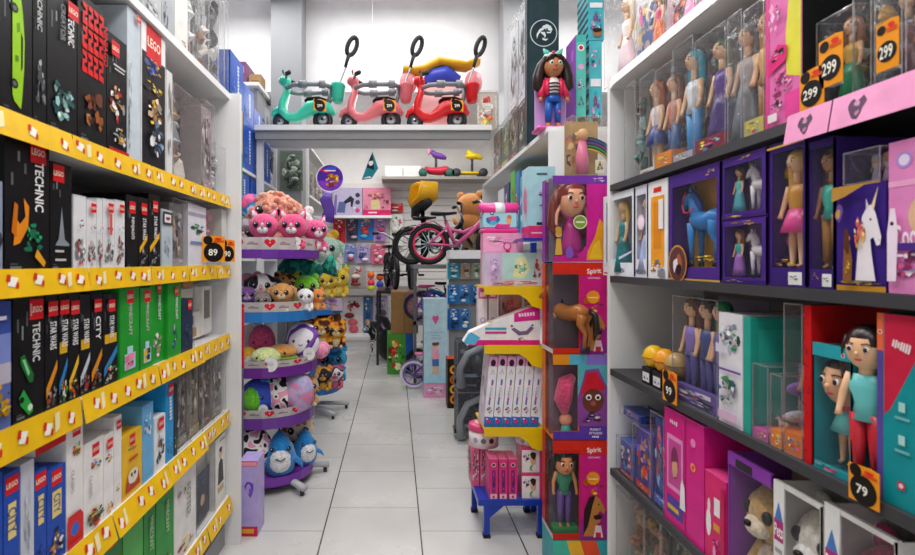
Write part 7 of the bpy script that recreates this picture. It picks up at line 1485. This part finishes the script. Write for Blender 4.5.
# white unit with hanging packs
wu = tag(empty('display_unit', (.95, 6.35, 0)), 'white hanging display unit with small blue packs under its top board', 'display unit')
wp(wu, 'top_board', (.645, 6.1, 1.70, 1.25, 6.5, 1.80, WH)); wp(wu, 'back_panel', (.655, 6.47, .1, 1.25, 6.5, 1.70, mat('8c8e92', 'paint'))); wp(wu, 'base', (.655, 6.15, 0, 1.25, 6.5, .1, GR)); wp(wu, 'side_post', (.645, 6.43, .1, .67, 6.47, 1.70, WH))
for a in [(448, 460, 263, 279, '3aa0b8', ['e8f0f0', '2a6078', 'e0b040'], 'turquoise small pack, first in the top row of the white unit'), (461, 471, 263, 279, 'b8a08c', ['d8c8b0', '705848', 'e07848'], 'tan small pack in the top row of the white unit'), (472, 482, 263, 279, '98b0a0', ['e8e8d8', '486858', 'd8b040'], 'sage small pack, last in the top row of the white unit'),
          (448, 459, 285, 304, '2878c0', ['e0f0f8', '104878', '60b0e0'], 'blue small pack, first in the second row of the white unit'), (460, 470, 285, 304, '4088c8', ['e8e8f0', '184070', 'd84858'], 'lighter blue small pack in the second row of the white unit'), (471, 481, 285, 304, '3070b0', ['c8d8e8', '183858'], 'deep blue small pack behind the slim pink boxes'),
          (448, 460, 309, 330, '2c6cb8', ['e8f0f8', '0c3868', 'a8c8e0'], 'navy and blue small pack, first in the third row of the white unit'), (461, 470, 309, 330, '3484cc', ['f0f0f0', '204878'], 'sky blue small pack in the third row of the white unit')]:
    p0, p1, y0, y1, c, cs, lab = a; hang(lab, p0, p1, y0, y1, c, cs, p0+y0, Y=6.36)

# rack of black bikes by the far wall
rk2 = tag(empty('bike_rack', (-.1, 8.8, 0)), 'dark bike rack with black bikes behind the cardboard carton', 'rack')
wp(rk2, 'deck', (-.3, 8.3, 1.15,  .65, 9.7, 1.2, mat('3a3c40', 'metal')))
for x in (-.3, .61):
    for y in (8.3, 9.66): wp(rk2, 'post', (x, y, 0, x+.04, y+.04, 1.15, mat('3a3c40', 'metal')))
bike('black bike with its front wheel towards the aisle on the dark rack', (-.14, 9.4, 1.201), -PI/2+.15, 1.42, '141416', rim='26282c', seat='101012', accent='585c60')
bike('black bike with lime marks nearer the pink bike on the dark rack', (.36, 9.62, 1.201), -PI/2-.1, 1.42, '1a1a1e', rim='a8c838', seat='141416', accent='606468')
# ---------------------------------------------------------------- light and camera
def area(x, y, z, sx, sy, e, rx=0, col=(1, .985, .96)):
    l = bpy.data.lights.new('ceiling_light', 'AREA'); l.shape = 'RECTANGLE'; l.size = sx; l.size_y = sy; l.energy = e; l.color = col
    o = bpy.data.objects.new('ceiling_light', l); COL.objects.link(o); o.location = (x, y, z); o.rotation_euler = (rx, 0, 0)
for y, e in ((.2, 40), (2.2, 60), (4.4, 58)):
    area(0.1, y, 4.9, 1.6, 1.0, e)
area(-1.8, 5.6, 4.9, 1, 1, 48); area(2.2, 5.6, 4.9, 1, 1, 48); area(0, 5.9, 5.0, 2, .8, 36)
for y in (-.6, .9, 2.3): area(.04, y, 3.7, .5, 1.0, 17)
area(0, 8.6, 4.2, 3.5, 2.0, 120)
w = bpy.data.worlds.new('World'); scene.world = w; w.use_nodes = True
w.node_tree.nodes['Background'].inputs[0].default_value = (1, .98, .96, 1); w.node_tree.nodes['Background'].inputs[1].default_value = .7
cam = bpy.data.cameras.new('Camera'); co = bpy.data.objects.new('Camera', cam); COL.objects.link(co)
co.location = (0, 0, EYE); co.rotation_euler = (PI/2, 0, 0)
cam.sensor_width = 36; cam.lens = 36*FX/915; cam.shift_x = (457.5-CX)/915; cam.shift_y = (CY-277.5)/915
cam.clip_start = .05
cam.dof.use_dof = True; cam.dof.focus_distance = 4.2; cam.dof.aperture_fstop = 4.0
scene.camera = co
scene.view_settings.view_transform = 'Standard'
scene.view_settings.exposure = -.38
scene.cycles.transparent_max_bounces = 24
